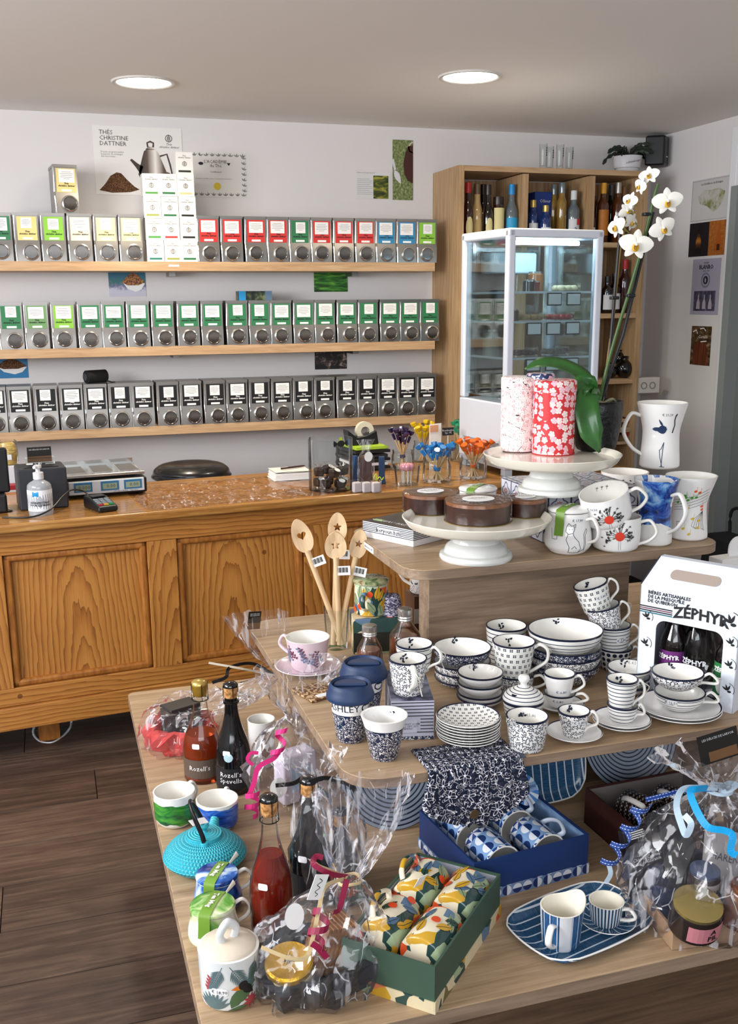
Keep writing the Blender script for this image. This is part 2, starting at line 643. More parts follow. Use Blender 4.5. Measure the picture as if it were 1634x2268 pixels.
SHEETP = film('clear_table_cover', 'faf6f0', 0.12, 0.05, 0.06, 18.0)
TAGM = mat('price_tag', 'e9e9ec', 0.4)

# ------------------------------------------------------------------ room
YB, XR, ZC = 5.11, 3.235, 2.45
fl = struct(MB().box((0.4, 1.7, -0.02), (5.9, 7.0, 0.03)).build('floor', mat('floor_joint', '1d1713', 0.8)))
def room():
    seams = [2.52+0.2262*i for i in range(-5, 9)]
    rnd = random.Random(3)
    ends = {0: [-0.225, 1.10], 3: [0.055, 1.3], 5: [-0.182, 1.0]}
    for i, y0 in enumerate(seams):
        row = i-5
        cuts = ends.get(row, [rnd.uniform(-1.2, -0.4), rnd.uniform(0.4, 1.1)])
        xs = [-2.5]+cuts+[3.2]
        for a, b in zip(xs, xs[1:]):
            MB().box((0, 0, 0), (b-a-0.002, 0.2242, 0.012)).build('plank', PLANK, fl, ((a+b)/2, y0+0.1131, 0.001), bev=0.0015, seg=1)
room()
struct(bx('wall_back', (0.4, YB+0.05, ZC/2), (5.9, 0.1, ZC+0.2), WALLM))
wr = struct(bx('wall_right', (XR+0.05, (YB+4.36)/2, ZC/2), (0.1, YB-4.36, ZC+0.1), WALLM))
bx('wall_pier', (XR+0.05, 0.9, ZC/2), (0.1, 5.2, ZC+0.1), WALLM, wr)
bx('wall_lintel', (XR+0.05, 3.93, 2.28), (0.1, 0.86, 0.3), WALLM, wr)
struct(bx('wall_left', (-2.5, 1.7, 0.7), (0.1, 7.0, 1.4), WALLM))
struct(bx('wall_front', (0.4, -1.8, 0.68), (5.9, 0.1, 1.36), WALLM))
struct(MB().box((0.4, 1.7, ZC+0.03), (5.9, 7.0, 0.06)).build('ceiling', CEILM))
DOORM = mat('grey_green_door', '6d7371', 0.35)
dr = struct(bx('door_1', (XR+0.06, 3.93, 1.06), (0.05, 0.76, 2.12), DOORM))
bx('door_frame', (XR+0.01, 4.335, 1.06), (0.09, 0.05, 2.13), mat('door_frame_paint', '8a908e', 0.4), dr)
bx('door_frame', (XR+0.01, 3.525, 1.06), (0.09, 0.05, 2.13), MATS['door_frame_paint'], dr)
bx('door_panel', (XR+0.028, 3.93, 1.25), (0.02, 0.54, 1.3), DOORM, dr, bev=0.006)
bx('door_panel', (XR+0.028, 3.93, 0.3), (0.02, 0.54, 0.4), DOORM, dr, bev=0.006)
MB().tube([(XR+0.03, 3.62, 1.0), (XR-0.03, 3.62, 1.0), (XR-0.035, 3.74, 1.0)], 0.01).build('door_handle', CHROME, dr)
struct(bx('trim_1', (XR-0.006, 4.385, 1.2), (0.014, 0.05, 2.4), mat('trim_paint', 'e6e6ea', 0.5), bev=0.003))
bag = thing('shopping_bag', 'black bag standing on the floor in front of the grey door', 'bag', (3.02, 3.92, 0.0))
MB().box((0, 0, 0.26), (0.2, 0.34, 0.5), taper=0.72).build('body', mat('black_cloth', '08080a', 0.9), bag, bev=0.02)
MB().tube(smooth([(0.05, -0.09, 0.48), (0.05, -0.08, 0.62), (0.05, 0.08, 0.62), (0.05, 0.09, 0.48)]), 0.008).build('handle', MATS['black_cloth'], bag)

# ceiling downlights
LAMPM = mat('lamp_diffuser', 'ffffff', 0.5, emit=('fff2dc', 14))
for i, (p, lab) in enumerate((((318, 184), 'round recessed ceiling light above the tea tin shelves'), ((1041, 172), 'round recessed ceiling light nearest the bottle cabinet'))):
    c = onz(p[0], p[1], ZC-0.004)
    t = thing('ceiling_light', lab, 'ceiling light', (c.x, c.y, ZC), 0, 'recessed ceiling lights')
    MB().lathe([(0.105, 0.002), (0.105, -0.003), (0.112, -0.007), (0.122, -0.006), (0.126, 0.0)], 48).build('trim_ring', mat('lamp_ring', 'd9d6d2', 0.4), t)
    MB().lathe([(0.0, -0.003), (0.104, -0.003), (0.105, 0.0)], 48).build('diffuser', LAMPM, t)
    l = bpy.data.lights.new('downlight', 'SPOT')
    l.energy, l.color, l.spot_size, l.spot_blend, l.shadow_soft_size = 56, (1.0, 0.86, 0.66), math.radians(150), 1.0, 0.1
    link(bpy.data.objects.new('downlight', l), t, (0, 0, -0.02))

# ------------------------------------------------------------------ wall shelves with tea tins
SY = 4.86                                   # front of shelves
ROWZ = [1.786, 1.405, 1.035]
shelfs = []
for i, z in enumerate(ROWZ):
    x1 = ony(963, (598, 771, 940)[i], SY).x
    t = thing('wall_shelf', ('uppermost', 'middle', 'lowest')[i]+' light oak wall shelf carrying a row of metal tea tins', 'shelf', (0, YB, z), 0, 'three oak wall shelves')
    MB().box(((x1-0.75)/2, -(YB-SY)/2, -0.021), (x1+0.75, YB-SY, 0.042)).build('board', OAKS, t, bev=0.001, seg=1)
    for bxp in (-0.3, 0.6, 1.5):
        MB().box((bxp, -0.06, -0.052), (0.03, 0.12, 0.02)).build('bracket', STEEL, t)
    shelfs.append(t)
card = thing('shelf_price_card', 'small white price strip on the front edge of the uppermost shelf', 'price card', (ony(385, 591, SY).x, SY-0.0008, 1.768))
bx('strip', (0, 0, 0), (0.048, 0.001, 0.009), PAPER, card)
text(card, 'Boite de 20 sachets 7.50', 0.0042, INK, (0, -0.0008, 0))

TW, TH, TD = 0.101, 0.205, 0.165
def tin_proto():
    P = {}
    m = MB()
    prof = [(0.0, 0.0), (0.0, 0.075), (0.006, 0.088), (0.006, TH-0.012)]       # front steps back above the window
    pts = [(-y, z) for y, z in prof]
    side = [(-TD/2, 0), (-TD/2, 0.072), (-TD/2+0.006, 0.09), (-TD/2+0.006, TH-0.012), (TD/2, TH-0.012), (TD/2, 0)]
    n = len(m.v)
    N = len(side)
    for x in (-TW/2, TW/2):
        m.v += [(x, y, z) for y, z in side]
    for i in range(N):
        k = (i+1) % N
        m.f.append((i, k, N+k, N+i))
        m.uv.append([(0, 0)]*4)
        m.mi.append(0)
    m.f += [tuple(range(N))[::-1], tuple(range(N, 2*N))]
    m.uv += [[(0, 0)]*N]*2
    m.mi += [0, 0]
    P['body'] = m.mesh('body', STEEL)
    P['lid'] = MB().box((0, 0.002, TH-0.006), (TW+0.003, TD-0.002, 0.012)).mesh('lid', STEEL)
    P['edge'] = MB().tube([(-TW/2+0.001, -TD/2+0.001, 0.0), (-TW/2+0.001, -TD/2+0.001, 0.072), (-TW/2+0.001, -TD/2+0.007, 0.09), (-TW/2+0.001, -TD/2+0.007, TH-0.012)], 0.0045, 6).mesh('seam', STEELL)
    P['ring'] = MB().lathe([(0.027, 0.0), (0.027, 0.007), (0.030, 0.011), (0.034, 0.009), (0.036, 0.0)], 28).mesh('window_ring', STEELL)
    P['glass'] = MB().lathe([(0.0, 0.005), (0.027, 0.005)], 28).mesh('window_glass', mat('tin_window', fn=lambda k: k.ramp(k.noise(k.co('Object', loc=(0, 0, 0)), 220, 3.0)*0.3+k.xyz(k.co('Object'))[1]*9.0+0.42, [(0.3, '1d1612'), (0.45, '342d28'), (0.6, '57534f')]), rough=0.2, coat=0.25))
    P['label'] = MB().box((0, 0, 0), (0.083, 0.0008, 0.1)).mesh('label', PAPER)
    P['tag'] = MB().box((0, 0, 0), (0.042, 0.0008, 0.009)).mesh('price_strip', PAPER)
    P['sheet'] = MB().box((0, 0, 0), (1, 0.0008, 1)).mesh('text_sheet', PAPER)
    L = MB()
    for j in range(5):
        wd = (0.30, 0.42, 0.36, 0.4, 0.2)[j]
        L.line([(-wd, 0.3-j*0.13), (wd, 0.3-j*0.13)], 0.028, flat, sub=1, off=0.0)
    P['lines'] = L.mesh('print_lines', GREYINK, 0)
    return P
TP = tin_proto()
def tin(loc, rz, lab, group, colour, dark, ws, hs, wx, wz):
    t = thing('tea_tin', lab, 'tea tin', loc, rz, group)
    def pt(nm, key, l=(0, 0, 0), r=None, mt=None, sc=None, par=None):
        o = link(bpy.data.objects.new(nm, TP[key]), par or t, l, r)
        if mt:
            o.material_slots[0].link = 'OBJECT'
            o.material_slots[0].material = mt
        if sc:
            o.scale = sc
        return o
    pt('body', 'body')
    pt('lid', 'lid')
    pt('seam', 'edge')
    pt('window_ring', 'ring', (wx, -TD/2, wz), (PI/2, 0, 0))
    pt('window_glass', 'glass', (wx, -TD/2, wz), (PI/2, 0, 0))
    yf = -TD/2+0.006-0.0007
    lb = pt('label', 'label', (0.002, yf, 0.139), mt=colour)
    sx = 0.002+random.uniform(-0.003, 0.003)
    sz = 0.187-hs/2-random.uniform(0.0, 0.006)
    pt('text_sheet', 'sheet', (sx-0.002, -0.0009, sz-0.139), sc=(ws, 1, hs), par=lb)
    pt('print_lines', 'lines', (sx-0.002, -0.0018, sz-0.139), sc=(ws, 1, hs), par=lb)
    pt('price_strip', 'tag', (0, -0.0009, 0.097-0.139), par=lb)
    tm = PAPER if dark else INK
    text(lb, 'Thés\nchristine dattner', 0.0105, tm, (0, -0.0012, 0.121-0.139), shear=0.25, bold=0.0003)
    return t
LC = dict(r=mat('label_red', 'd0322f', 0.5), g=mat('label_green', '2f7a4f', 0.5), b=mat('label_blue', '2f86b5', 0.5), l=mat('label_lime', '86c23f', 0.5), y=mat('label_straw', 'e2cf86', 0.5),
          c=mat('label_cream', 'ebe3a8', 0.5), k=mat('label_black', '121214', 0.5), s=mat('label_sage', '6d9a62', 0.5), w=mat('label_ivory', 'e7e0c4', 0.5))
LN = dict(r='red', g='dark green', b='blue', l='lime green', y='straw yellow', c='cream', k='black', s='sage green', w='ivory')
def trow(ri, edges, cols, name, grp):
    z = ROWZ[ri]
    py = (580, 765, 940)[ri]
    n = len(edges)
    xs = [ony(e, py, SY).x for e in edges]
    for i in range(n-2, -1, -1):
        xs[i] = min(xs[i], xs[i+1]-TW-0.0042)
    for i, x in enumerate(xs):
        c = cols[i] if i < len(cols) else cols[-1]
        fromright = n-1-i
        lab = '%s-labelled metal tea tin with round window, %s from the cabinet on the %s shelf' % (LN[c], ORD[fromright] if fromright else 'nearest', name)
        if not fromright:
            lab = '%s-labelled metal tea tin with round window, right end of the %s shelf' % (LN[c], name)
        big = random.random() < 0.6
        tin((x+TW/2, SY+0.003+TD/2, z), random.uniform(-0.008, 0.008), lab, grp, LC[c], c == 'k', 0.066 if big else 0.046, random.uniform(0.05, 0.058) if big else random.uniform(0.044, 0.052),
            random.choice((0, 0.004, 0.008, 0.012)), random.uniform(0.038, 0.042))
trow(0, [-22, 38, 97, 155, 213, 268, 440, 492, 545, 594, 643, 691, 740, 788, 834, 880, 925], 'gylwccrrrrgrrrbbl', 'uppermost', 'tea tins on the uppermost shelf')
trow(1, [1.6, 59, 118, 177, 230, 285, 339, 396, 449, 504, 554, 602, 652, 699, 748, 795, 843, 889, 931], 'gslgggggggggggggggg', 'middle', 'tea tins on the middle shelf')
trow(2, [-35, 21, 80, 137, 191, 245, 296, 351, 402, 455, 505, 555, 604, 652, 699, 748, 793, 839, 884, 925], 'k', 'lowest', 'tea tins on the lowest shelf')
xt = ony(115, 462, SY).x
tin((xt+TW/2+0.008, SY+0.012+TD/2, ROWZ[0]+TH+0.0003), 0.10, 'straw-labelled metal tea tin standing on top of the uppermost row of tins', 'tea tins on the uppermost shelf', LC['y'], False, 0.066, 0.055, 0.012, 0.042)

# white tea boxes
WB = mat('white_carton', 'efede8', 0.55)
strip = dict(g='4f9a45', d='2b6e3e', r='b8332e', k='22221f', t='2e7d6a', c='d8c48c', o='9aa24e')
bw, bh = 0.0775, 0.0955
bx0 = ony(327, 580, SY).x
bc = MB().box((0, 0, bh/2), (bw-0.001, 0.08, bh-0.0004)).mesh('carton', WB)
lg = MB()
lg.line(disc(0.0095, 16)+[disc(0.0095, 16)[0]], 0.0016, flat, sub=1)
lg.line([(0, 0.012), (0, -0.010)], 0.0014, flat, sub=1).line([(-0.003, 0.006), (-0.004, -0.006)], 0.0014, flat, sub=1).line([(0.003, 0.006), (0.004, -0.006)], 0.0014, flat, sub=1)
lgm = lg.mesh('emblem', INK, 0)
layout = [(0, 0, 't'), (1, 0, 'o'), (2, 0, 'd'), (0, 1, 'g'), (1, 1, 'r'), (2, 1, 'k'), (0, 2, 'o'), (1, 2, 'd'), (2, 2, 'k'), (0, 3, 'g'), (1, 3, 'd'), (2, 3, 'c'), (2, 4, 'k')]
sn = dict(g='green', d='dark green', r='red', k='black', t='teal', c='beige', o='olive')
for cx, rz_, s_ in layout:
    lab = 'white tea box with a %s strip, %s column, %s layer of the carton stack' % (sn[s_], ('left', 'middle', 'right')[cx], ('bottom', 'second', 'third', 'fourth', 'topmost')[rz_])
    t = thing('tea_box', lab, 'tea box', (bx0+bw*(cx+0.5)-rz_*0.0015, SY+0.045+random.uniform(-0.003, 0.003), ROWZ[0]+bh*rz_), random.uniform(-0.03, 0.03), 'white tea boxes in a stack')
    link(bpy.data.objects.new('carton', bc), t)
    yf = -0.0407
    text(t, 'Thés\nchristine dattner', 0.0085, INK, (0, yf-0.0006, 0.075), shear=0.25)
    link(bpy.data.objects.new('emblem', lgm), t, (0, yf, 0.045))
    bx('colour_strip', (0, yf, 0.013), (0.056, 0.0008, 0.0085), mat('strip_'+s_, strip[s_], 0.5), t)

# ------------------------------------------------------------------ posters and photographs on the walls
def poster(name, label, x0, x1, z0, z1, m, cat='poster', right=False, off=0.0015, tilt=0.0):
    cx, cz = (x0+x1)/2, (z0+z1)/2
    if right:
        t = thing(name, label, cat, (XR-off, cx, cz), rot=(0, tilt, -PI/2))
    else:
        t = thing(name, label, cat, (cx, YB-off, cz), rot=(0, tilt, 0))
    bx('sheet', (0, 0, 0), (abs(x1-x0), 0.0016, z1-z0), m, t)
    return t
def draw(parent, name, m, lines=(), polys=(), w=0.002, off=0.0016):
    b = MB()
    for l in lines:
        b.line(l, w, flat, off=off, sub=1)
    for p in polys:
        b.poly(p, 0, flat, off)
    return b.build(name, m, parent, sharp=0)
TEA = mat('loose_tea', rough=0.9, fn=lambda k: k.ramp(k.noise(k.co('Object'), 260, 4.0, 0.7), [(0.35, '23150d'), (0.5, '5a3a24'), (0.68, '9c7350')]))
t = poster('teapot_poster', 'white poster of a brown metal teapot and a heap of loose tea', 0.283, 0.69, 2.097, 2.40, mat('poster_white', 'e9e6e2', 0.6))
POTM = mat('teapot_print', rough=0.5, fn=lambda k: k.ramp(abs(k.xyz(k.co('Object'))[0]-0.075)*14.0, [(0.0, 'efe9e2'), (0.25, 'b8aca2'), (0.5, '5e5047'), (0.9, '3a2f29')]))
q = 0.00207
def pp(l):
    return [((x-303)*q, (357-y)*q) for x, y in l]
draw(t, 'teapot_print', POTM, polys=[pp([(307, 400), (300, 385), (310, 350), (315, 335), (322, 330), (338, 330), (346, 336), (352, 350), (366, 385), (362, 398), (335, 403)]), pp([(305, 385), (295, 370), (283, 355), (287, 352), (300, 362), (312, 368)]), pp([(318, 331), (326, 325), (336, 325), (342, 331)])])
draw(t, 'teapot_handle', mat('handle_print', '4a3f39', 0.6), lines=[pp([(350, 345), (366, 340), (372, 362), (376, 383), (364, 380)]), pp([(324, 326), (323, 317), (330, 314), (337, 317), (336, 326)])], w=0.008)
draw(t, 'tea_heap_print', TEA, polys=[pp([(212, 421), (225, 408), (238, 390), (252, 382), (262, 384), (275, 398), (290, 412), (301, 418), (280, 424), (240, 426)]), pp([(342, 403), (352, 392), (362, 390), (380, 402)])])
text(t, 'THÉS\nCHRISTINE\nDATTNER', 0.027, mat('dark_grey_ink', '4c4744', 0.6), (-0.175, -0.0016, 0.098), align='LEFT')
text(t, 'Depuis un grand atelier\nla passion de mélanger\ndes harmonies', 0.011, GREYINK, (-0.172, -0.0016, 0.028), align='LEFT')
draw(t, 'emblem', MATS['dark_grey_ink'], lines=[[(0.142+a, 0.105+b) for a, b in disc(0.015, 20)+[(0.015, 0)]], [(0.142, 0.122), (0.142, 0.09)], [(0.137, 0.115), (0.136, 0.095)], [(0.147, 0.115), (0.148, 0.095)]], w=0.003)
text(t, 'Thés\nchristine dattner', 0.014, MATS['dark_grey_ink'], (0.142, -0.0016, 0.073), shear=0.25)
t = poster('certificate', 'leaf-bordered certificate with a yellow seal beside the teapot poster', 0.70, 0.99, 2.096, 2.30, mat('certificate_paper', 'dedcd6', 0.7), 'certificate')
b = MB()
for i in range(10):
    for z_ in (0.09, -0.09):
        for a in (0.7, 1.6, 2.4):
            b.poly(leafpts(-0.13+i*0.029, z_-0.006, 0.017, 0.006, a+random.uniform(-.2, .2)), 0, flat, 0.0016)
for j in range(7):
    for a in (0.3, 1.2, 2.2):
        b.poly(leafpts(0.134, -0.075+j*0.025, 0.016, 0.006, a), 0, flat, 0.0016)
b.build('leaf_border', mat('leaf_print', '8e8d86', 0.7), t, sharp=0)
text(t, "L'ACADÉMIE\ndu Thé", 0.02, MATS['dark_grey_ink'], (0, -0.0016, 0.05))
text(t, 'Certification', 0.011, MATS['dark_grey_ink'], (0, -0.0016, 0.013))
text(t, 'au titre de conseiller en thés, nous attestons la formation', 0.0075, GREYINK, (-0.01, -0.0016, -0.018))
draw(t, 'seal', mat('seal_yellow', 'd9bd2a', 0.5), polys=[disc(0.017, 20, 0.005, -0.052)])
draw(t, 'pot_print', INK, polys=[disc(0.012, 14, -0.07, 0.05, 0.007), [(0.055, 0.055), (0.072, 0.055), (0.066, 0.044), (0.061, 0.044)]])
t = poster('information_sheet', 'white text sheet pinned left of the green gourd photo', 1.545, 1.73, 2.105, 2.242, mat('sheet_white', 'dcdad8', 0.7), 'sheet')
text(t, 'Plantes et Tisanes du Sud', 0.009, mat('rose_ink', 'b99a9a', 0.6), (-0.085, -0.0016, 0.055), align='LEFT')
draw(t, 'text_lines', mat('faint_ink', 'b9b7b8', 0.7), lines=[[(-0.085, 0.025-i*0.009), (-0.005 if i % 3 else -0.02, 0.025-i*0.009)] for i in range(9)], w=0.003)
FIELD = mat('field_photo', rough=0.4, fn=lambda k: k.ramp(k.noise(k.co('Object', (6, 6, 22), (0, 0.5, 0)), 3.0, 3.0, 0.5, 1.0), [(0.3, '1d2a0d'), (0.5, '4e5a16'), (0.65, 'a8a239'), (0.8, '6c6a52')]))
t = poster('field_photograph', 'small photo of a golden tea field on the text sheet', 1.637, 1.716, 2.106, 2.216, FIELD, 'photo', off=0.0035)
GRASS = mat('grass_photo', rough=0.4, fn=lambda k: k.ramp(k.noise(k.co('Object'), 90, 3.0, 0.6), [(0.3, '43552c'), (0.5, '74824f'), (0.7, 'a8ad7c')]))
t = poster('gourd_photograph', 'tall photo of a brown gourd and spoon on grass', 1.74, 1.849, 2.102, 2.39, GRASS, 'photo')
draw(t, 'gourd_print', mat('gourd_brown', '45221c', 0.4), polys=[[(0.0535, 0.12), (0.028, 0.115), (0.012, 0.08), (0.002, 0.03), (0.008, -0.02), (0.025, -0.05), (0.0535, -0.062)]])
draw(t, 'gourd_rim_print', mat('gourd_rim', 'cfc0b0', 0.4), lines=[[(0.0535, 0.085), (0.036, 0.09), (0.03, 0.108), (0.04, 0.128), (0.0535, 0.135)]], w=0.007)
draw(t, 'spoon_print', mat('spoon_print', 'd9d9dc', 0.3), polys=[leafpts(-0.045, 0.0, 0.075, 0.03, -1.1)], lines=[[(-0.054, 0.05), (-0.042, 0.0)]], w=0.012)
BOWLP = mat('dried_flower_photo', rough=0.4, fn=lambda k: k.ramp(k.noise(k.co('Object'), 120, 3.0, 0.6), [(0.35, '3a1c10'), (0.5, '8a4a1e'), (0.62, 'c98a3a'), (0.7, '6e7a2c')]))
def bowlphoto(lab, x0, x1, z0, z1, bg, fill):
    t = poster('tea_bowl_photograph', lab, x0, x1, z0, z1, bg, 'photo')
    w_, h_ = (x1-x0), (z1-z0)
    draw(t, 'bowl_print', PAPER, polys=[[(-0.22*w_+0.1*w_, 0.05*h_), (0.48*w_, 0.02*h_), (0.38*w_, -0.22*h_), (0.22*w_, -0.32*h_), (0.0, -0.2*h_)]])
    draw(t, 'tea_print', fill, polys=[[(-0.14*w_, 0.06*h_), (0.0, 0.3*h_), (0.15*w_, 0.45*h_), (0.3*w_, 0.35*h_), (0.48*w_, 0.06*h_), (0.3*w_, -0.06*h_), (0.0, -0.06*h_)]], off=0.002)
    return t
bowlphoto('photo of a white bowl of dried flowers under the uppermost shelf', 0.313, 0.486, 1.634, 1.75, mat('lavender_photo', rough=0.4, fn=lambda k: k.ramp(k.xyz(k.co('Object'))[2]*10+0.5+(k.noise(k.co('Object'), 60, 2.0)-0.5)*0.5, [(0.2, 'c9c6d6'), (0.42, '6c6f92'), (0.6, '2f6f63'), (0.8, '2a6a86')])), BOWLP)
poster('green_field_photograph', 'photo of bright green tea rows under the uppermost shelf', 1.32, 1.496, 1.65, 1.75, mat('green_rows', rough=0.4, fn=lambda k: k.ramp(k.noise(k.co('Object', (5, 5, 40), (0, 0.35, 0)), 2.6, 3.0, 0.5, 0.6), [(0.32, '10260c'), (0.5, '2f7420'), (0.7, '6fb33c')])), 'photo')
t = poster('dark_photograph', 'dark photo with a pale tumbled shape under the middle shelf', 1.316, 1.487, 1.262, 1.36, mat('dark_photo', rough=0.4, fn=lambda k: k.ramp(k.noise(k.co('Object', (1, 1, 1.5)), 22, 3.0, 0.6, 1.0), [(0.5, '1d1a1a'), (0.6, '5d4a44'), (0.7, 'a8988e')])), 'photo')
bowlphoto('photo of a bowl of dark tea on bright blue at far left', -0.30, -0.083, 1.262, 1.36, mat('blue_photo', '1675ad', 0.4), TEA)

MAPM = mat('map_print', rough=0.5, fn=lambda k: k.ramp(k.noise(k.co('Object'), 11, 5.0, 0.6), [(0.44, 'bdbab2'), (0.52, 'a9a794'), (0.57, '8a9065'), (0.62, '71804c'), (0.67, '94704e')]))
t = poster('distillery_map_poster', 'framed pale green map poster, topmost on the right wall', 4.393, 4.722, 1.982, 2.187, mat('map_paper', 'c3c2c0', 0.6), right=True)
draw(t, 'map_shape', MAPM, polys=[[(-0.11, 0.02), (-0.06, 0.05), (0.0, 0.045), (0.06, 0.05), (0.11, 0.03), (0.1, -0.01), (0.06, -0.05), (0.02, -0.06), (-0.03, -0.03), (-0.09, -0.015)]])
draw(t, 'map_border', GREYINK, lines=[[(-0.158, 0.096), (0.158, 0.096), (0.158, -0.096), (-0.158, -0.096), (-0.158, 0.096)]], w=0.002)
text(t, 'Les Distilleries de Bretagne', 0.016, MATS['dark_grey_ink'], (0, -0.002, 0.078))
t = poster('dark_bottle_photograph', 'photo of a dark bottle glowing amber on black', 4.558, 4.722, 1.812, 1.978, mat('night_photo', '1c1a20', 0.35), 'photo', True)
BOTS = [(-0.006, 0.072), (0.006, 0.072), (0.008, 0.03), (0.022, -0.01), (0.025, -0.07), (-0.025, -0.07), (-0.022, -0.01), (-0.008, 0.03)]
draw(t, 'bottle_print', mat('amber_print', rough=0.4, fn=lambda k: k.ramp(abs(k.xyz(k.co('Object'))[2]+0.005)*26.0, [(0.0, 'b9762a'), (0.5, '5a3417'), (1.0, '141013')])), polys=[BOTS])
t = poster('orange_bottle_photograph', 'photo of an amber bottle on orange cork', 4.392, 4.557, 1.812, 1.979, mat('cork_photo', rough=0.5, fn=lambda k: k.ramp(k.noise(k.co('Object'), 80, 3.0), [(0.3, '8a4d1c'), (0.6, 'b06a2a'), (0.8, 'c98846')])), 'photo', True)
draw(t, 'bottle_print', mat('orange_bottle_print', 'a8551c', 0.3), polys=[BOTS])
draw(t, 'bottle_label_print', mat('brown_ink', '3f200f', 0.4), polys=[[(-0.012, -0.03), (0.012, -0.03), (0.012, -0.06), (-0.012, -0.06)]], off=0.002)
t = poster('spirits_poster', 'lilac poster with a round emblem above three bottles', 4.443, 4.676, 1.521, 1.798, mat('lilac_paper', 'a7a3b5', 0.6), right=True)
DK = mat('slate_ink', '2b2d36', 0.6)
text(t, 'NONO', 0.014, DK, (0, -0.002, 0.118))
text(t, 'BLANRO', 0.03, DK, (0, -0.002, 0.097), bold=0.0008)
text(t, 'GARAGE SPIRITS', 0.008, DK, (0, -0.002, 0.078))
draw(t, 'emblem', DK, lines=[[(x*1.0, 0.033+y) for x, y in disc(r_, 24)+[(r_, 0)]] for r_ in (0.036, 0.031)], polys=[[(0.018+0*a, 0.033) if False else (a*1.0, 0.033+b_) for a, b_ in disc(0.021, 20)]], w=0.002)
draw(t, 'emblem_drop', MATS['lilac_paper'], polys=[[(-0.004, 0.046), (0.006, 0.036), (0.003, 0.021), (-0.006, 0.024), (-0.007, 0.034)]], off=0.0022)
draw(t, 'photo_print', mat('dusk_photo', rough=0.4, fn=lambda k: k.ramp(k.noise(k.co('Object'), 40, 3.0), [(0.3, '2c2a3c'), (0.6, '545068'), (0.8, '8d7f8c')])), polys=[[(-0.09, -0.02), (0.09, -0.02), (0.09, -0.12), (-0.09, -0.12)]])
for i in (-1, 0, 1):
    draw(t, 'bottle_print', mat('pale_bottle_print', 'b3a7b4', 0.4), polys=[[(i*0.05+x*0.62, -0.075+z_*0.5) for x, z_ in BOTS]], off=0.0022)
t = poster('barrel_photograph', 'photo of a wine barrel in a cellar, lowest on the right wall', 4.483, 4.65, 1.265, 1.463, mat('cellar_photo', rough=0.5, fn=lambda k: k.ramp(k.noise(k.co('Object', (1, 1, 2)), 26, 3.0), [(0.35, '251709'), (0.55, '5e4427'), (0.75, 'b09470')])), 'photo', True)
draw(t, 'barrel_print', mat('barrel_print', rough=0.5, fn=lambda k: k.ramp(k.noise(k.co('Object', (60, 60, 4)), 1.5, 2.0), [(0.3, '3e1a0c'), (0.6, '6e3318'), (0.8, '8a4a25')])), polys=[[(-0.06, -0.098), (-0.063, -0.05), (-0.05, 0.0), (-0.02, 0.025), (0.02, 0.025), (0.05, 0.0), (0.063, -0.05), (0.06, -0.098)]])
text(t, 'Corvello', 0.022, PAPER, (0.02, -0.0025, 0.045))
draw(t, 'chalk_marks', PAPER, lines=[[(-0.07, 0.07), (-0.04, 0.078), (-0.03, 0.06)], [(-0.01, 0.085), (0.02, 0.09), (0.04, 0.075)], [(0.0, 0.02), (0.05, 0.025)]], w=0.005, off=0.0025)

# small things on the tins
t = thing('tea_gift_box', 'small blue and black box lying on the middle row of tins', 'box', (0.985, 4.98, ROWZ[1]+TH+0.0003))
bx('carton', (0, 0, 0.022), (0.165, 0.06, 0.043), mat('mottled_box', rough=0.4, fn=lambda k: k.ramp(k.noise(k.co('Object'), 30, 3.0), [(0.4, '14161a'), (0.55, '31432c'), (0.7, '7a7f58')])), t)
bx('end_band', (-0.062, 0, 0.022), (0.034, 0.0606, 0.0436), mat('bright_blue', '1f8cc4', 0.4), t)
bx('end_band', (0.066, 0, 0.022), (0.034, 0.0606, 0.0436), mat('grey_blue', '56748c', 0.4), t)
c = ony(213, 842, SY+0.06)
t = thing('portable_speaker', 'black cylinder speaker lying on the lowest row of tins', 'speaker', (c.x, SY+0.075, ROWZ[2]+TH+0.0305), 0.0)
MB().lathe([(0.0, -0.055), (0.022, -0.055), (0.03, -0.05), (0.03, 0.05), (0.022, 0.055), (0.0, 0.055)], 28).build('body', mat('speaker_cloth', '0c0c0f', 0.8), t, rot=(0, PI/2, 0.5))
MB().lathe([(0.0, 0.0), (0.017, 0.0), (0.018, -0.002)], 20).build('end_cap', mat('speaker_cap', '3a3b40', 0.4), t, (-0.0488, -0.0267, 0), rot=(0, PI/2, 0.5))
MB().tube(smooth([(0.03, 0.02, -0.01), (0.05, 0.0, -0.02), (0.07, -0.005, -0.028), (0.085, 0.0, -0.028)]), 0.003).build('strap', BLACKP, t)

# ------------------------------------------------------------------ bottle cabinet
CX0, CX1, CYF, CZT = 1.957, 3.005, 4.77, 2.235
cab = thing('bottle_cabinet', 'tall light oak open cabinet filled with bottles beside the right wall', 'cabinet', (CX0, CYF, 0))
W_, D_ = CX1-CX0, YB-CYF-0.002
bx('back_panel', (W_/2, D_-0.006, CZT/2), (W_-0.04, 0.01, CZT-0.06), OAKV, cab)
for x_ in (0.0165, W_-0.0165):
    bx('side_panel', (x_, D_/2, CZT/2), (0.033, D_, CZT), OAKV, cab, bev=0.001)
bx('top_board', (W_/2, D_/2, CZT-0.0125), (W_-0.066, D_, 0.025), OAKS, cab)
for x_ in (0.361, 0.73):
    bx('divider', (x_, D_/2-0.005, CZT/2), (0.03, D_-0.02, CZT-0.06), OAKV, cab)
SHZ = [0.06, 0.42, 0.93, 1.19, 1.53, 1.885]
for z in SHZ:
    for a, b_ in ((0.034, 0.345), (0.377, 0.714), (0.746, W_-0.034)):
        bx('shelf', ((a+b_)/2, D_/2-0.008, z-0.0125), (b_-a, D_-0.02, 0.025), OAKS, cab)
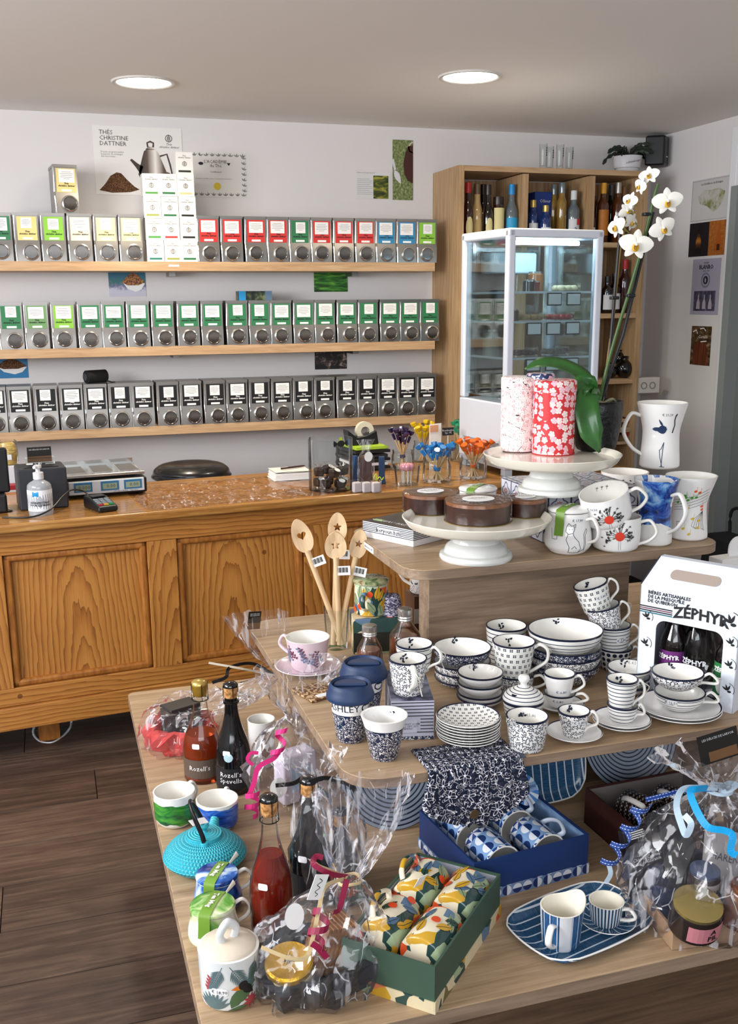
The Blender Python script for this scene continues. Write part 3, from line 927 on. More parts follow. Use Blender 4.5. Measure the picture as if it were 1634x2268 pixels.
def bottle(name, label, loc, r, h, gl, cap, lab=None, group=None, neck=0.0145, sh=0.62, lz=(0.18, 0.5), cat='bottle', capz=0.82, seg=24, oval=False, cork=None):
    t = thing(name, label, cat, loc, 0, group)
    hs = h*sh
    prof = [(0, 0.0), (r*0.9, 0.0), (r, r*0.12), (r, hs)]+[(neck+(r-neck)*(0.5+0.5*math.cos(PI*i/6)), hs+(h*capz-hs)*0.75*i/6) for i in range(1, 7)]+[(neck, h*capz), (neck, h*0.985)]
    MB().lathe(prof, seg).build('glass', gl, t, sharp=60)
    MB().lathe([(neck+0.0008, h*capz), (neck+0.0012, h*(capz+0.01)), (neck+0.0008, h*0.995), (neck*0.8, h), (0, h)], seg).build('cap', cap, t, sharp=60)
    if lab:
        z0, z1 = h*lz[0], h*lz[1]
        fnc = lambda x, y, off: ((r+off)*math.sin(x/r), -(r+off)*math.cos(x/r), y)
        b = MB()
        if oval:
            b.fan(disc(r*0.75, 20, 0, (z0+z1)/2, (z1-z0)/2), fnc)
        else:
            n = 10
            for i in range(n):
                a0, a1 = -1.2+2.4*i/n, -1.2+2.4*(i+1)/n
                b.quad([fnc(a0*r, z0, 0.0006), fnc(a1*r, z0, 0.0006), fnc(a1*r, z1, 0.0006), fnc(a0*r, z1, 0.0006)])
        b.build('label', lab, t, sharp=180)
    return t
def bglass(name, col, rough=0.06):
    return mat(name, col, rough, coat=0.6, spec=0.6)
BK = bglass('dark_bottle', '120b0a')
BR = bglass('red_brown_bottle', '32100c')
BC = bglass('cream_liqueur', 'c3a06c')
BBL = bglass('blue_bottle', '12306a')
BGO = bglass('golden_bottle', '8a6a2a')
BCL = bglass('clear_spirit', '5f6a70')
BAM = bglass('amber_bottle', '4a2209')
LCR = mat('cream_label', 'dccf96', 0.6)
def cb(px, pyt, z, y, r, gl, cap, label, **kw):
    p = ony(px, 480, y)
    tz = ony(px, pyt, y).z
    return bottle('spirit_bottle', label, (p.x, y, z+0.0002), r, tz-z, gl, cap, **kw)
Z1 = 1.885
redc = mat('red_cap', 'b3262a', 0.4)
cb(1036, 404, Z1, 4.83, 0.0255, BR, redc, 'dark bottle with red cap and oval cream label', lab=LCR, oval=True, lz=(0.05, 0.42), group='bottles in the cabinet', sh=0.45)
cb(1056, 407, Z1, 4.87, 0.027, BC, mat('tan_foil', '6a5138', 0.4), 'beige liqueur bottle with oval cream label', lab=mat('buff_label', 'c9ab72', 0.6), oval=True, lz=(0.05, 0.42), group='bottles in the cabinet', sh=0.5, neck=0.016)
cb(1080, 409, Z1, 4.83, 0.026, BK, mat('dark_foil', '2a1c16', 0.3), 'black-capped dark bottle with oval cream label', lab=LCR, oval=True, lz=(0.05, 0.42), group='bottles in the cabinet', sh=0.45)
cb(1069, 408, Z1, 5.0, 0.026, BK, MATS['dark_foil'], 'dark bottle half hidden behind the beige liqueur bottle', group='bottles in the cabinet', sh=0.45)
t = cb(1103, 436, Z1, 4.83, 0.029, BR, MATS['dark_foil'], 'squat dark bottle with broad pale yellow label', lab=LCR, lz=(0.05, 0.75), group='bottles in the cabinet', neck=0.025, sh=0.72)
cb(1132, 408, Z1, 4.83, 0.032, BCL, mat('blue_cap', '1b87c9', 0.4), 'whisky bottle with bright blue cap and blue label', lab=mat('blue_label', '2b9ccc', 0.5), lz=(0.03, 0.42), group='bottles in the cabinet', sh=0.5)
gold = mat('gold_cap', 'c0a25a', 0.3, 0.6)
wl = mat('white_label', 'd7d8dc', 0.6)
cb(1180, 443, Z1, 4.83, 0.026, BBL, gold, 'blue gin bottle with gold cap, left in the middle bay', lab=wl, lz=(0.02, 0.45), group='bottles in the cabinet', sh=0.62)
cb(1208, 455, Z1, 4.81, 0.029, BBL, gold, 'blue gin bottle with gold cap, in front of the blue carton', lab=wl, lz=(0.02, 0.4), group='bottles in the cabinet', sh=0.62)
p = ony(1194, 450, 4.93)
t = thing('gift_carton', 'blue gift carton standing behind the gin bottles', 'carton', (p.x, 4.93, Z1))
bx('carton', (0, 0, 0.125), (0.095, 0.09, 0.25), mat('royal_blue_card', '1b3a86', 0.45), t, bev=0.002)
text(t, 'Oliver', 0.024, wl, (0.01, -0.0462, 0.205))
cb(1225, 408, Z1, 4.9, 0.023, BGO, BCL, 'slim golden bottle standing behind another golden bottle', group='bottles in the cabinet', sh=0.66)
cb(1243, 404, Z1, 4.83, 0.025, BGO, BCL, 'slim golden bottle with clear stopper, foremost in the middle bay', group='bottles in the cabinet', sh=0.66)
t = cb(1269, 422, Z1, 4.83, 0.032, BCL, wl, 'clear square-shouldered bottle with red and white label', lab=wl, lz=(0.03, 0.45), group='bottles in the cabinet', sh=0.6)
text(t, '2', 0.035, NAVY, (0.0, -0.0338, 0.06))
bx('label_patch', (0.012, -0.0335, 0.1), (0.014, 0.001, 0.03), redc, t)
cb(1315, 410, Z1, 4.95, 0.03, BAM, mat('tan_cap', '8a5a2a', 0.4), 'amber bottle with tan cap behind the yellow-capped bottle', group='bottles in the cabinet', sh=0.6)
cb(1308, 454, Z1, 4.82, 0.024, BK, wl, 'small dark bottle with white label beside the divider', lab=wl, lz=(0.15, 0.4), group='bottles in the cabinet')
cb(1334, 405, Z1, 4.83, 0.031, BAM, mat('yellow_cap', 'd99a1c', 0.4), 'dark bottle with yellow cap and orange label', lab=mat('orange_label', 'b06a1c', 0.5), lz=(0.12, 0.55), group='bottles in the cabinet')
cb(1352, 409, Z1, 4.95, 0.028, BK, mat('smoke_cap', '54504e', 0.4), 'dark bottle with smoky cap at the back of the right bay', group='bottles in the cabinet')
cb(1367, 404, Z1, 4.84, 0.03, BAM, mat('silver_cap', '9a948e', 0.3, 0.5), 'amber bottle with silver cap, right bay of the cabinet', group='bottles in the cabinet')
cb(1380, 413, Z1, 4.95, 0.028, BK, MATS['tan_cap'], 'dark bottle with tan cap beside the orchid flowers', group='bottles in the cabinet')
for px, pyt, z, y, lb, nm in ((1352, 612, 1.53, 4.82, wl, 'dark bottle with oval white label on the lower right shelf'), (1368, 606, 1.53, 4.84, wl, 'dark bottle with white label beside the red bottle'), (1390, 575, 1.53, 4.84, None, 'tall red bottle with looped tie on the lower right shelf')):
    cb(px, pyt, z, y, 0.03, BR if lb is None else BK, redc if lb is None else BLACKP, nm, lab=lb, lz=(0.1, 0.5), group='bottles in the cabinet')
for i, (px, py_, y) in enumerate(((1382, 818, 4.83), (1352, 822, 4.84), (1372, 790, 4.9))):
    p = ony(px, py_, y)
    t = thing('wrapped_pudding', ('large', 'small', 'upper')[i]+' black parcel in shiny film on the lower cabinet shelf', 'parcel', (p.x, y, 1.1903 if i < 2 else 1.255), 0, 'shiny black parcels in the cabinet')
    r_ = (0.05, 0.036, 0.035)[i]
    MB().lathe([(0, 0)]+[(r_*math.sin(a), r_*(1-math.cos(a))*0.95) for a in [PI*j/10 for j in range(1, 9)]]+[(r_*0.2, r_*2.0), (r_*0.4, r_*2.3)], 20).build('film', BLACKG, t, sharp=180)
    MB().lathe([(0.006, r_*1.9), (0.009, r_*1.96), (0.006, r_*2.02)], 10).build('tie', wl, t)
for i, (px, py_) in enumerate(((1386, 930), (1382, 958))):
    p = ony(px, py_, 4.82)
    t = thing('lying_bottle', ('upper', 'lower')[i]+' dark red bottle lying neck forward in the cabinet pigeonholes', 'bottle', (p.x, 4.86, p.z), 0, 'lying bottles in the cabinet')
    MB().lathe([(0, -0.07), (0.014, -0.07), (0.014, -0.02), (0.034, 0.04), (0.034, 0.16), (0, 0.16)], 20).build('glass', BR, t, rot=(-PI/2, 0, 0))
    MB().lathe([(0.0, -0.074), (0.0145, -0.073), (0.0145, -0.045)], 16).build('cap', redc, t, rot=(-PI/2, 0, 0))
bx('pigeonhole_board', (2.84-CX0, 0.14, 0.975-0.01), (0.27, 0.24, 0.016), OAKS, cab)
bx('pigeonhole_board', (2.84-CX0, 0.14, 0.975-0.13), (0.27, 0.24, 0.016), OAKS, cab)
p = ony(1385, 375, 4.95)
# glasses and plant on the cabinet
for i, px in enumerate((1202, 1217, 1239, 1260)):
    y = 4.93 if i % 2 else 4.86
    p = ony(px, 370, y)
    t = thing('shot_glass', 'tall shot glass, %s from the left on top of the cabinet' % ORD[i], 'glass', (p.x, y, CZT), 0, 'shot glasses on the cabinet')
    MB().lathe([(0, 0), (0.015, 0), (0.016, 0.004), (0.02, 0.125), (0.0185, 0.125), (0.0145, 0.022), (0, 0.02)], 20).build('glass', GLASS, t)
    for j_ in range(4):
        bx('print_mark', (0.009, -0.0186, 0.07+j_*0.011), (0.005, 0.001, 0.007), DK, t)
p = ony(1388, 378, 4.93)
t = thing('potted_cactus', 'white pot with a dark trailing christmas cactus on the cabinet', 'potted plant', (p.x, 4.93, CZT))
MB().lathe([(0, 0), (0.05, 0), (0.053, 0.004), (0.058, 0.03), (0.066, 0.032), (0.074, 0.085), (0.076, 0.09), (0.07, 0.09), (0.055, 0.07), (0, 0.07)], 36).build('pot', mat('pot_white', 'd2d2d6', 0.3), t)
fc = lambda x, y, off: ((0.0705+0.09*(y-0.06)+off)*math.sin(x/0.07), -(0.0705+0.09*(y-0.06)+off)*math.cos(x/0.07), y)
link(bpy.data.objects.new('lettering', textmesh('schlumbergera', 0.015, DK, fn=lambda x, y, o_: fc(x, y+0.06+x*0.2, o_))), t)
CAC = mat('cactus_green', '1d2a1c', 0.5)
rnd = random.Random(5)
for i in range(20):
    a = rnd.uniform(0, 2*PI)
    L = rnd.uniform(0.11, 0.16)
    up = rnd.uniform(0.7, 1.2)
    b = MB()
    x, z, sl = 0.01, 0.075, up*1.2
    if i == 0:
        a, L, up, sl = PI, 0.16, 0.5, 0.55
    for s_ in range(4):
        x2, z2 = x+L/4*math.cos(sl), z+L/4*math.sin(sl)
        b.tube([((x)*math.cos(a), x*math.sin(a), z), ((x+x2)/2*math.cos(a), (x+x2)/2*math.sin(a), (z+z2)/2), (x2*math.cos(a), x2*math.sin(a), z2)], [0.003, 0.011, 0.005], 6, flat=0.35)
        x, z = x2, z2
        sl -= 0.5
    b.build('stem', CAC, t)
t = thing('wall_speaker', 'black wedge loudspeaker mounted high in the corner', 'speaker', (3.13, 4.99, 2.36), rz=0.75)
MB().extr([(-0.07, 0.0), (0.07, 0.0), (0.045, -0.10), (-0.045, -0.10)], -0.075, 0.075).build('cabinet', BLACKP, t, bev=0.012)
MB().box((0, 0.03, 0), (0.03, 0.08, 0.03)).build('bracket', BLACKP, t)
bx('badge', (0.0, -0.101, -0.03), (0.02, 0.002, 0.006), wl, t)
p = ony(1430, 855, 4.76)
t = thing('double_socket', 'white double power socket box on the cabinet corner', 'socket', (3.075, 4.80, 1.15))
bx('housing', (0, 0, 0), (0.135, 0.05, 0.085), mat('socket_white', 'cfc9c2', 0.4), t, bev=0.006)
for s_ in (-0.032, 0.02):
    MB().lathe([(0.019, 0.0), (0.019, 0.002), (0.014, 0.002), (0.013, -0.006), (0, -0.006)], 20).build('outlet', mat('socket_grey', '8a857f', 0.5), t, (s_, -0.0255, 0), (PI/2, 0, 0))

# ------------------------------------------------------------------ shop counter
CA = math.radians(6)
ZT = 0.875
ctr = thing('shop_counter', 'long varnished pine counter with framed panels along the front', 'counter', (0, 3.63, 0), CA)
CU = Vector((math.cos(CA), math.sin(CA), 0))
CV = Vector((-math.sin(CA), math.cos(CA), 0))
XL, XH = -0.9, 2.42
bx('carcass', ((XL+XH)/2, 0.30, 0.48), (XH-XL-0.02, 0.52, 0.72), PINEH, ctr)
bx('worktop', ((XL+XH)/2, 0.27, ZT-0.016), (XH-XL+0.04, 0.64, 0.032), PINET, ctr, bev=0.008)
bx('top_rail', ((XL+XH)/2, 0.015, 0.806), (XH-XL, 0.03, 0.1), PINEH, ctr, bev=0.003)
bx('bottom_rail', ((XL+XH)/2, 0.015, 0.238), (XH-XL, 0.03, 0.066), PINEH, ctr, bev=0.003)
bx('plinth_board', ((XL+XH)/2, 0.006, 0.160), (XH-XL+0.01, 0.036, 0.088), PINEH, ctr, bev=0.006)
pans = [(-0.8, -0.305), (-0.195, 0.302), (0.411, 0.907), (1.016, 1.512), (1.621, 2.117)]
edges = [XL]+[v_ for p_ in pans for v_ in p_]+[XH]
for a, b_ in zip(edges[0::2], edges[1::2]):
    bx('stile', (0, 0, 0), (b_-a, 0.03, 0.486), PINEV, ctr, bev=0.003, loc=((a+b_)/2, 0.015, 0.513))
for a, b_ in pans:
    bx('panel', (0, 0, 0), (b_-a-0.04, 0.02, 0.45), PINEV, ctr, loc=((a+b_)/2, 0.034, 0.513))
    for c_, d_ in (((a+0.014, 0.513), (0.028, 0.486)), ((b_-0.014, 0.513), (0.028, 0.486)), (((a+b_)/2, 0.742), (b_-a, 0.028)), (((a+b_)/2, 0.284), (b_-a, 0.028))):
        bx('moulding', (c_[0], 0.019, c_[1]), (d_[0], 0.026, d_[1]), PINED, ctr, bev=0.011)
for x_ in (-0.08, 1.2, 2.2):
    bx('foot', (x_, 0.15, 0.059), (0.075, 0.08, 0.118), PINED, ctr)
cb_ = thing('white_cable', 'white cable looped on the floor around the counter foot', 'cable', (0, 0, 0))
pts = [onz(x, y, z) for x, y, z in ((90, 1600, 0.1), (75, 1612, 0.05), (75, 1628, 0.012), (90, 1643, 0.006), (115, 1645, 0.006), (138, 1632, 0.006), (155, 1612, 0.02), (158, 1598, 0.08))]
MB().tube(smooth(pts), 0.0045, 8).build('cord', WPLAST, cb_)

def onc(px, py):
    return onz(px, py, ZT)
def cth(name, label, cat, px, py, rz=CA, group=None, z=ZT, dy=0.0):
    p = onz(px, py, z)
    p = p+CV*dy
    return thing(name, label, cat, (p.x, p.y, z+0.0003), rz, group), p
# clear cover lying on the worktop
t = thing('clear_table_cover', 'wrinkled clear plastic cover lying on the counter top', 'cover', (0, 3.63, ZT+0.0012), CA)
b = MB()
nx, ny = 60, 14
rnd = random.Random(2)
H_ = [[max(0.0, 0.0025*math.sin(i*0.9+j*0.6)+0.002*rnd.uniform(-1, 1.3)) for j in range(ny+1)] for i in range(nx+1)]
for i in range(nx):
    for j in range(ny):
        P = [(0.30+1.0*ii/nx, -0.035+0.52*jj/ny, 0.0008+H_[ii][jj]) for ii, jj in ((i, j), (i+1, j), (i+1, j+1), (i, j+1))]
        b.quad(P)
b.build('sheet', SHEETP, t, sharp=0)

# hand sanitiser
c, r, h, rt = stand(92, 1143, ZT, 54, 1066, 40)
t = thing('hand_sanitiser', 'clear pump bottle of hand sanitiser with white label', 'bottle', (c.x, c.y, ZT))
r = met(53, c)/2
MB().lathe(smooth([(0, 0), (r*0.85, 0), (r, 0.008), (r, h*0.78), (r*0.85, h*0.95), (r*0.42, h*1.05), (0.013, h*1.1)], 4), 28).build('bottle', mat('sanitiser_clear', 'cfd4da', 0.08, trans=0.5, coat=0.3), t, sharp=70)
def cyl(r):
    return lambda x, y, off: ((r+off)*math.sin(x/r), -(r+off)*math.cos(x/r), y)
b = MB()
for i in range(14):
    b.quad([cyl(r)(r*(-1.4+2.8*k_/14), z_, 0.0006) for k_, z_ in ((i, 0.016), (i+1, 0.016), (i+1, h*0.78), (i, h*0.78))])
lb = b.build('label', mat('sanitiser_label', 'e3e6ec', 0.5), t, sharp=180)
link(bpy.data.objects.new('lettering', textmesh('DÉSINFECTANT\nPOUR LES MAINS', 0.0098, DK, fn=lambda x, y, o_: cyl(r)(x, y+h*0.36, 0.0012), bold=0.0003)), lb)
b = MB().fan([(-0.026, h*0.58), (-0.004, h*0.58), (-0.004, h*0.74), (-0.026, h*0.74)], cyl(r), off=0.0012)
b.build('logo', MATS['bright_blue'], lb)
MB().lathe([(0, h*1.08), (0.018, h*1.08), (0.018, h*1.28), (0.008, h*1.3), (0.008, h*1.42), (0.013, h*1.42), (0.013, h*1.5), (0, h*1.51)], 20).build('pump', wl, t)
MB().tube([(0, 0, h*1.46), (-0.012, -0.02, h*1.46)], 0.006).build('nozzle', wl, t)

# till printer, terminal, scale
t, p = cth('receipt_printer', 'black box printer behind the hand sanitiser', 'printer', 100, 1128)
bx('housing', (0.0, 0.075, 0.075), (0.17, 0.15, 0.15), DARKP, t, bev=0.006)
bx('paper_slot', (0.0, 0.03, 0.1512), (0.12, 0.02, 0.003), BLACKP, t)
PRZ = ZT+0.1506
q_ = p+CV*0.10
t = thing('business_card_holder', 'clear holder of black business cards on the printer', 'card holder', (q_.x+0.005, q_.y, PRZ+0.003), CA)
bx('holder', (0, 0, 0.012), (0.1, 0.04, 0.024), GLASS, t)
bx('card', (0, 0.006, 0.033), (0.085, 0.012, 0.055), mat('card_black', '15130f', 0.4), t, rot=None)
text(t, 'LES DÉLICES DE LARVOR', 0.0066, wl, (0, -0.0008, 0.052))
bx('card_picture', (0, -0.0004, 0.017), (0.085, 0.001, 0.02), mat('card_picture', '6a4a2c', 0.5), t)
t, p = cth('till_monitor', 'black till monitor seen at the left edge of the counter', 'monitor', -2, 1136)
bx('screen', (0, 0.02, 0.15), (0.09, 0.035, 0.16), BLACKP, t, bev=0.008)
bx('stand', (0, 0.03, 0.035), (0.06, 0.1, 0.07), BLACKP, t, bev=0.01)
t, p = cth('credit_card', 'black and white printed card lying at the left counter edge', 'card', 8, 1133, 0.5)
bx('card', (0, 0, 0.002), (0.05, 0.04, 0.003), BLACKP, t)
text(t, '7/2', 0.014, wl, (0, 0, 0.0042), rot=(-PI/2, 0, 0))
t, p = cth('red_folder', 'slim red folder lying behind the sanitiser bottle', 'folder', 30, 1085)
bx('cover', (0, 0.02, 0.01), (0.08, 0.06, 0.018), mat('folder_red', '9a1f28', 0.5), t)
t, p = cth('string_holder', 'white block under the yellow string spool', 'block', 25, 1075)
bx('block', (0, 0.04, 0.04), (0.09, 0.07, 0.08), wl, t, bev=0.005)
s_ = thing('string_spool', 'yellow raffia string spool wrapped in clear film', 'spool', (p.x-0.004, p.y+0.043, ZT+0.081))
YARN = mat('raffia_string', rough=0.8, fn=lambda k: k.ramp(k.noise(k.co('Object', (30, 30, 160), (0.5, 0, 0)), 1.5, 2.0), [(0.3, '9c7f2e'), (0.7, 'd6bf74')]))
MB().lathe(smooth([(0, 0), (0.028, 0.0), (0.034, 0.02), (0.036, 0.045), (0.032, 0.075), (0.025, 0.09), (0, 0.09)], 4), 28).build('string', YARN, s_, sharp=60)
MB().lathe([(0.04, 0.002), (0.041, 0.09), (0.035, 0.1)], 20).build('wrapper', SHRINK, s_, sharp=180)
bx('sticker', (0.0, -0.0415, 0.035), (0.03, 0.001, 0.022), wl, s_)
t, p = cth('shop_scale', 'grey shop scale with steel plate and three small displays', 'scale', 238, 1100)
bx('body', (0, 0.14, 0.037), (0.31, 0.28, 0.062), BLACKP, t, bev=0.008)
bx('front_panel', (0.0, -0.004, 0.041), (0.285, 0.012, 0.05), mat('scale_grey', 'c6ccd2', 0.4), t, bev=0.003)
for i, x_ in enumerate((-0.09, 0.01, 0.098)):
    d_ = bx('display', (x_, -0.011, 0.044), (0.068, 0.003, 0.036), mat('display_blue', '2f6d96', 0.3), t)
    bx('screen', (x_, -0.013, 0.043), (0.054, 0.002, 0.022), mat('lcd', '8a9a86', 0.3), d_)
    text(d_, ('0.000', '0.00', '0.00')[i], 0.02, mat('lcd_ink', '30382f', 0.5), (x_+0.004, -0.0146, 0.043))
text(t, 'S.M. Barry Bralley    Type ACS', 0.0075, DK, (0.07, -0.0112, 0.021))
bx('plate', (0, 0.14, 0.083), (0.30, 0.26, 0.012), STEELL, t, bev=0.003)
bx('plate_rim', (0, 0.265, 0.096), (0.30, 0.006, 0.02), STEELL, t)
for i in range(3):
    bx('tray_mark', (-0.1+i*0.1, 0.14, 0.0895), (0.07, 0.16, 0.002), STEEL, t)
for x_ in (-0.12, 0.12):
    MB().lathe([(0, 0), (0.015, 0), (0.012, 0.012), (0, 0.012)], 12).build('foot', BLACKP, t, (x_, 0.05, 0))
t, p = cth('card_terminal', 'black card payment terminal with coloured keys', 'terminal', 240, 1134, CA+0.25)
MB().extr([(-0.065, 0.0), (-0.065, 0.02), (0.03, 0.045), (0.075, 0.045), (0.075, 0.0)], -0.038, 0.038, fn=lambda x, y, z: (z, x+0.06, y)).build('body', BLACKP, t, bev=0.008)
for i in range(4):
    for j in range(3):
        f_ = (-0.05+i*0.013)
        c_ = mat('key_%d' % (j if i == 0 else 3), ('b3242c', 'd3a51f', '1f8a4c', '8f959c')[j if i == 0 else 3], 0.4)
        bx('key', (-0.02+j*0.02, 0.015+i*0.015, 0.0255+i*0.004), (0.015, 0.011, 0.005), c_, t, rot=None)
bx('screen', (0, 0.092, 0.046), (0.05, 0.035, 0.003), DARKP, t)
t = thing('black_cable', 'black cable curving from the sanitiser to the scale', 'cable', (0, 0, 0))
MB().tube(smooth([onz(x, y, z) for x, y, z in ((5, 1146, ZT+0.004), (70, 1145, ZT+0.004), (112, 1128, ZT+0.02), (140, 1098, ZT+0.05), (160, 1085, ZT+0.06), (185, 1088, ZT+0.05), (198, 1100, ZT+0.03))]), 0.003).build('cord', BLACKP, t)

# stool behind the counter
c = ony(424, 1046, 4.52)
t = thing('bar_stool', 'round black padded stool with chrome band behind the counter', 'stool', (c.x, 4.52, 0))
R_ = met(168, c)/2
MB().lathe(smooth([(0, 0.045), (R_*0.7, 0.04), (R_*0.95, 0.02), (R_, 0.0), (R_*0.97, -0.02), (0, -0.02)], 4), 48).build('seat', mat('black_leather', '0d0d10', 0.3, coat=0.2), t, (0, 0, c.z))
MB().lathe([(R_*0.9, -0.02), (R_*0.99, -0.022), (R_*0.985, -0.03), (R_*0.975, -0.034), (R_*0.985, -0.045), (R_*0.9, -0.05)], 48).build('chrome_band', CHROME, t, (0, 0, c.z))
MB().lathe([(0.024, -0.05), (0.024, -c.z+0.03)], 16).build('column', CHROME, t, (0, 0, c.z))
MB().lathe([(0, 0.001), (0.17, 0.001), (0.17, 0.008), (0.05, 0.03), (0.024, 0.05)], 36).build('base', CHROME, t)
MB().tube([(0.15*math.cos(a), 0.15*math.sin(a), 0.28) for a in [2*PI*i/24 for i in range(24)]], 0.008, closed=True).build('foot_ring', CHROME, t)

# papers and pen
t, p = cth('paper_stack', 'stack of loose white papers in a folded cover', 'papers', 650, 1066, CA-0.1)
for i in range(9):
    bx('sheet', (random.uniform(-0.004, 0.004), 0.08+random.uniform(-0.004, 0.004), 0.002+i*0.0036), (0.15, 0.14, 0.003), PAPER, t)
MB().tube([(-0.075, 0.012, 0.036), (-0.02, 0.005, 0.039), (0.07, 0.005, 0.038)], 0.001).build('cover_edge', DK, t)
MB().quad([(-0.07, 0.01, 0.036), (0.078, 0.0, 0.037), (0.08, 0.15, 0.038), (-0.075, 0.155, 0.036)]).build('cover', mat('cover_cream', 'e2ddd6', 0.6), t, sharp=0)
g = thing('ballpoint_pen', 'dark ballpoint pen lying on the paper stack', 'pen', (p.x+0.02, p.y+0.09, ZT+0.0445), CA+0.25)
MB().tube([(-0.06, 0, 0), (0.04, 0, 0), (0.055, 0, 0), (0.062, 0, 0)], [0.0042, 0.0042, 0.0035, 0.001]).build('barrel', mat('pen_brown', '3a2418', 0.3), g)
MB().box((-0.045, 0, 0.005), (0.03, 0.002, 0.002)).build('clip', CHROME, g)

# acrylic jar with wrapped chocolates
c, r, h, rt = stand(733, 1092, ZT, 98, 970, 100)
t = thing('acrylic_jar', 'large clear acrylic jar holding small wrapped chocolates', 'jar', (c.x, c.y, ZT))
MB().lathe([(0, 0.0005), (r, 0.0005), (r, h), (r-0.003, h), (r-0.003, 0.006), (0, 0.006)], 48).build('jar', GLASS, t)
b = MB()
f_ = cyl(r+0.0012)
b.fan(disc(0.016, 14, 0.02, h-0.012, 0.013), f_).fan([(0.032, h-0.012), (0.05, h), (0.052, h-0.012), (0.05, h-0.026)], f_).fan([(0.008, h-0.012), (-0.01, h), (-0.012, h-0.012), (-0.01, h-0.026)], f_)
b.build('candy_sticker', BLACKP, t)
MB().fan([(0.012, h-0.002), (0.024, h-0.002), (0.024, h+0.012), (0.012, h+0.012)], f_).build('sticker_tab', mat('neon_yellow', 'b8cf2a', 0.5), t)
CHOC = mat('chocolate', '2c1712', 0.35, coat=0.2)
rnd = random.Random(8)
k_ = 0
for zz, n_ in ((0.008, 5), (0.052, 4)):
    for i in range(n_):
        a = 2*PI*i/n_+zz*30
        g = thing('wrapped_chocolate', 'dark wrapped chocolate with white label inside the clear jar', 'chocolate', (c.x+0.048*math.cos(a), c.y+0.048*math.sin(a), ZT+zz), rnd.uniform(0, 3), 'wrapped chocolates in the jar')
        MB().box((0, 0, 0.02), (0.04, 0.036, 0.036)).build('chocolate', CHOC, g, bev=0.01)
        MB().lathe([(0.002, 0.036), (0.017, 0.05), (0.0, 0.052)], 8).build('wrapper', SHRINK, g, sharp=0)
        MB().poly(disc(0.013, 12), 0, top, 0.0385).build('label', PAPER, g, rot=(0.5, 0, 0))
# chocolate bag, blue cartons, small packs
t, p = cth('chocolate_bag', 'clear bag of brown chocolate with round white label', 'bag', 815, 1080)
MB().box((0, 0.02, 0.075), (0.055, 0.03, 0.11), taper=0.8).build('chocolate', mat('milk_chocolate', '4a2a1e', 0.4), t, bev=0.01)
b = MB()
rnd = random.Random(4)
rows = [(0.036, 0.024, 0.0), (0.038, 0.026, 0.05), (0.034, 0.022, 0.12), (0.014, 0.01, 0.15), (0.04, 0.012, 0.19)]
for (a1, d1, z1), (a2, d2, z2) in zip(rows, rows[1:]):
    for i in range(14):
        t0, t1 = 2*PI*i/14, 2*PI*(i+1)/14
        b.quad([(a1*math.cos(t0), 0.02+d1*math.sin(t0), z1), (a1*math.cos(t1), 0.02+d1*math.sin(t1), z1), (a2*math.cos(t1), 0.02+d2*math.sin(t1), z2), (a2*math.cos(t0), 0.02+d2*math.sin(t0), z2)])
b.build('wrapper', CELLO, t, sharp=0)
MB().poly(disc(0.018, 18, 0, 0.125, 0.02), 0, flat, 0.006).build('label', PAPER, t, sharp=0)
for i, (px, py_, lab) in enumerate(((795, 1070, 'blue folded paper cone left of the chocolate bag'), (852, 1072, 'blue folded paper cone right of the chocolate bag'))):
    g, p = cth('paper_cone', lab, 'paper cone', px, py_, 0.3+i, 'blue paper cones', dy=0.03)
    MB().extr([(-0.03, 0), (0.03, 0), (0.004, 0.11), (-0.012, 0.11)], -0.012, 0.012, fn=lambda x, y, z: (x, z, y)).build('paper', mat('denim_paper', '26456e', 0.6), g, bev=0.003)
    bx('base_fold', (0, 0, 0.006), (0.062, 0.03, 0.011), MATS['denim_paper'], g)
for i, px in enumerate((793, 814, 835)):
    g, p = cth('mint_pack', ('leftmost', 'middle', 'rightmost')[i]+' small white pack at the counter edge', 'pack', px, 1092, CA, 'three small white packs')
    bx('pack', (0, 0.014, 0.021), (0.034, 0.026, 0.041), mat('pack_white', 'd8d2d2', 0.5), g, bev=0.006)
    bx('wrapper', (0, 0.014, 0.025), (0.037, 0.029, 0.049), SHRINK, g)
    if i == 2:
        MB().tube(smooth([(0, 0, 0.05), (-0.012, 0, 0.06), (-0.004, 0, 0.075), (0, 0, 0.055), (0.012, 0, 0.062), (0.02, 0, 0.05), (0.028, 0, 0.06)]), 0.002).build('ribbon', MATS['neon_yellow'], g)

# letter trays with tape dispenser
t, p = cth('letter_tray', 'dark letter trays with a lime green folder edge', 'letter tray', 843, 1050, CA, dy=0.1)
for i in range(3):
    bx('tray', (0, 0.1, 0.014+i*0.036), (0.165, 0.24, 0.012), BLACKP, t)
    bx('papers', (0, 0.1, 0.029+i*0.036), (0.15, 0.22, 0.012), (PAPER, DARKP, mat('lime_folder', 'a4c636', 0.5))[i], t)
for x_ in (-0.078, 0.078):
    bx('post', (x_, 0.2, 0.05), (0.01, 0.02, 0.1), BLACKP, t)
q_ = p+CV*0.08
g = thing('tape_dispenser', 'black desk tape dispenser on the letter trays', 'tape dispenser', (q_.x-0.01, q_.y, ZT+0.1085), CA)
MB().extr([(-0.07, 0.0), (-0.08, 0.07), (-0.06, 0.055), (-0.035, 0.035), (0.01, 0.04), (0.06, 0.06), (0.07, 0.0)], -0.03, 0.03, fn=lambda x, y, z: (x, z, y)).build('base', mat('dispenser_black', '16181d', 0.3), g, bev=0.004)
MB().lathe([(0.02, -0.011), (0.042, -0.011), (0.042, 0.011), (0.02, 0.011)], 30).build('tape_roll', mat('tape_cream', 'd6cfb8', 0.4), g, (0.012, 0, 0.058), (PI/2, 0, 0))

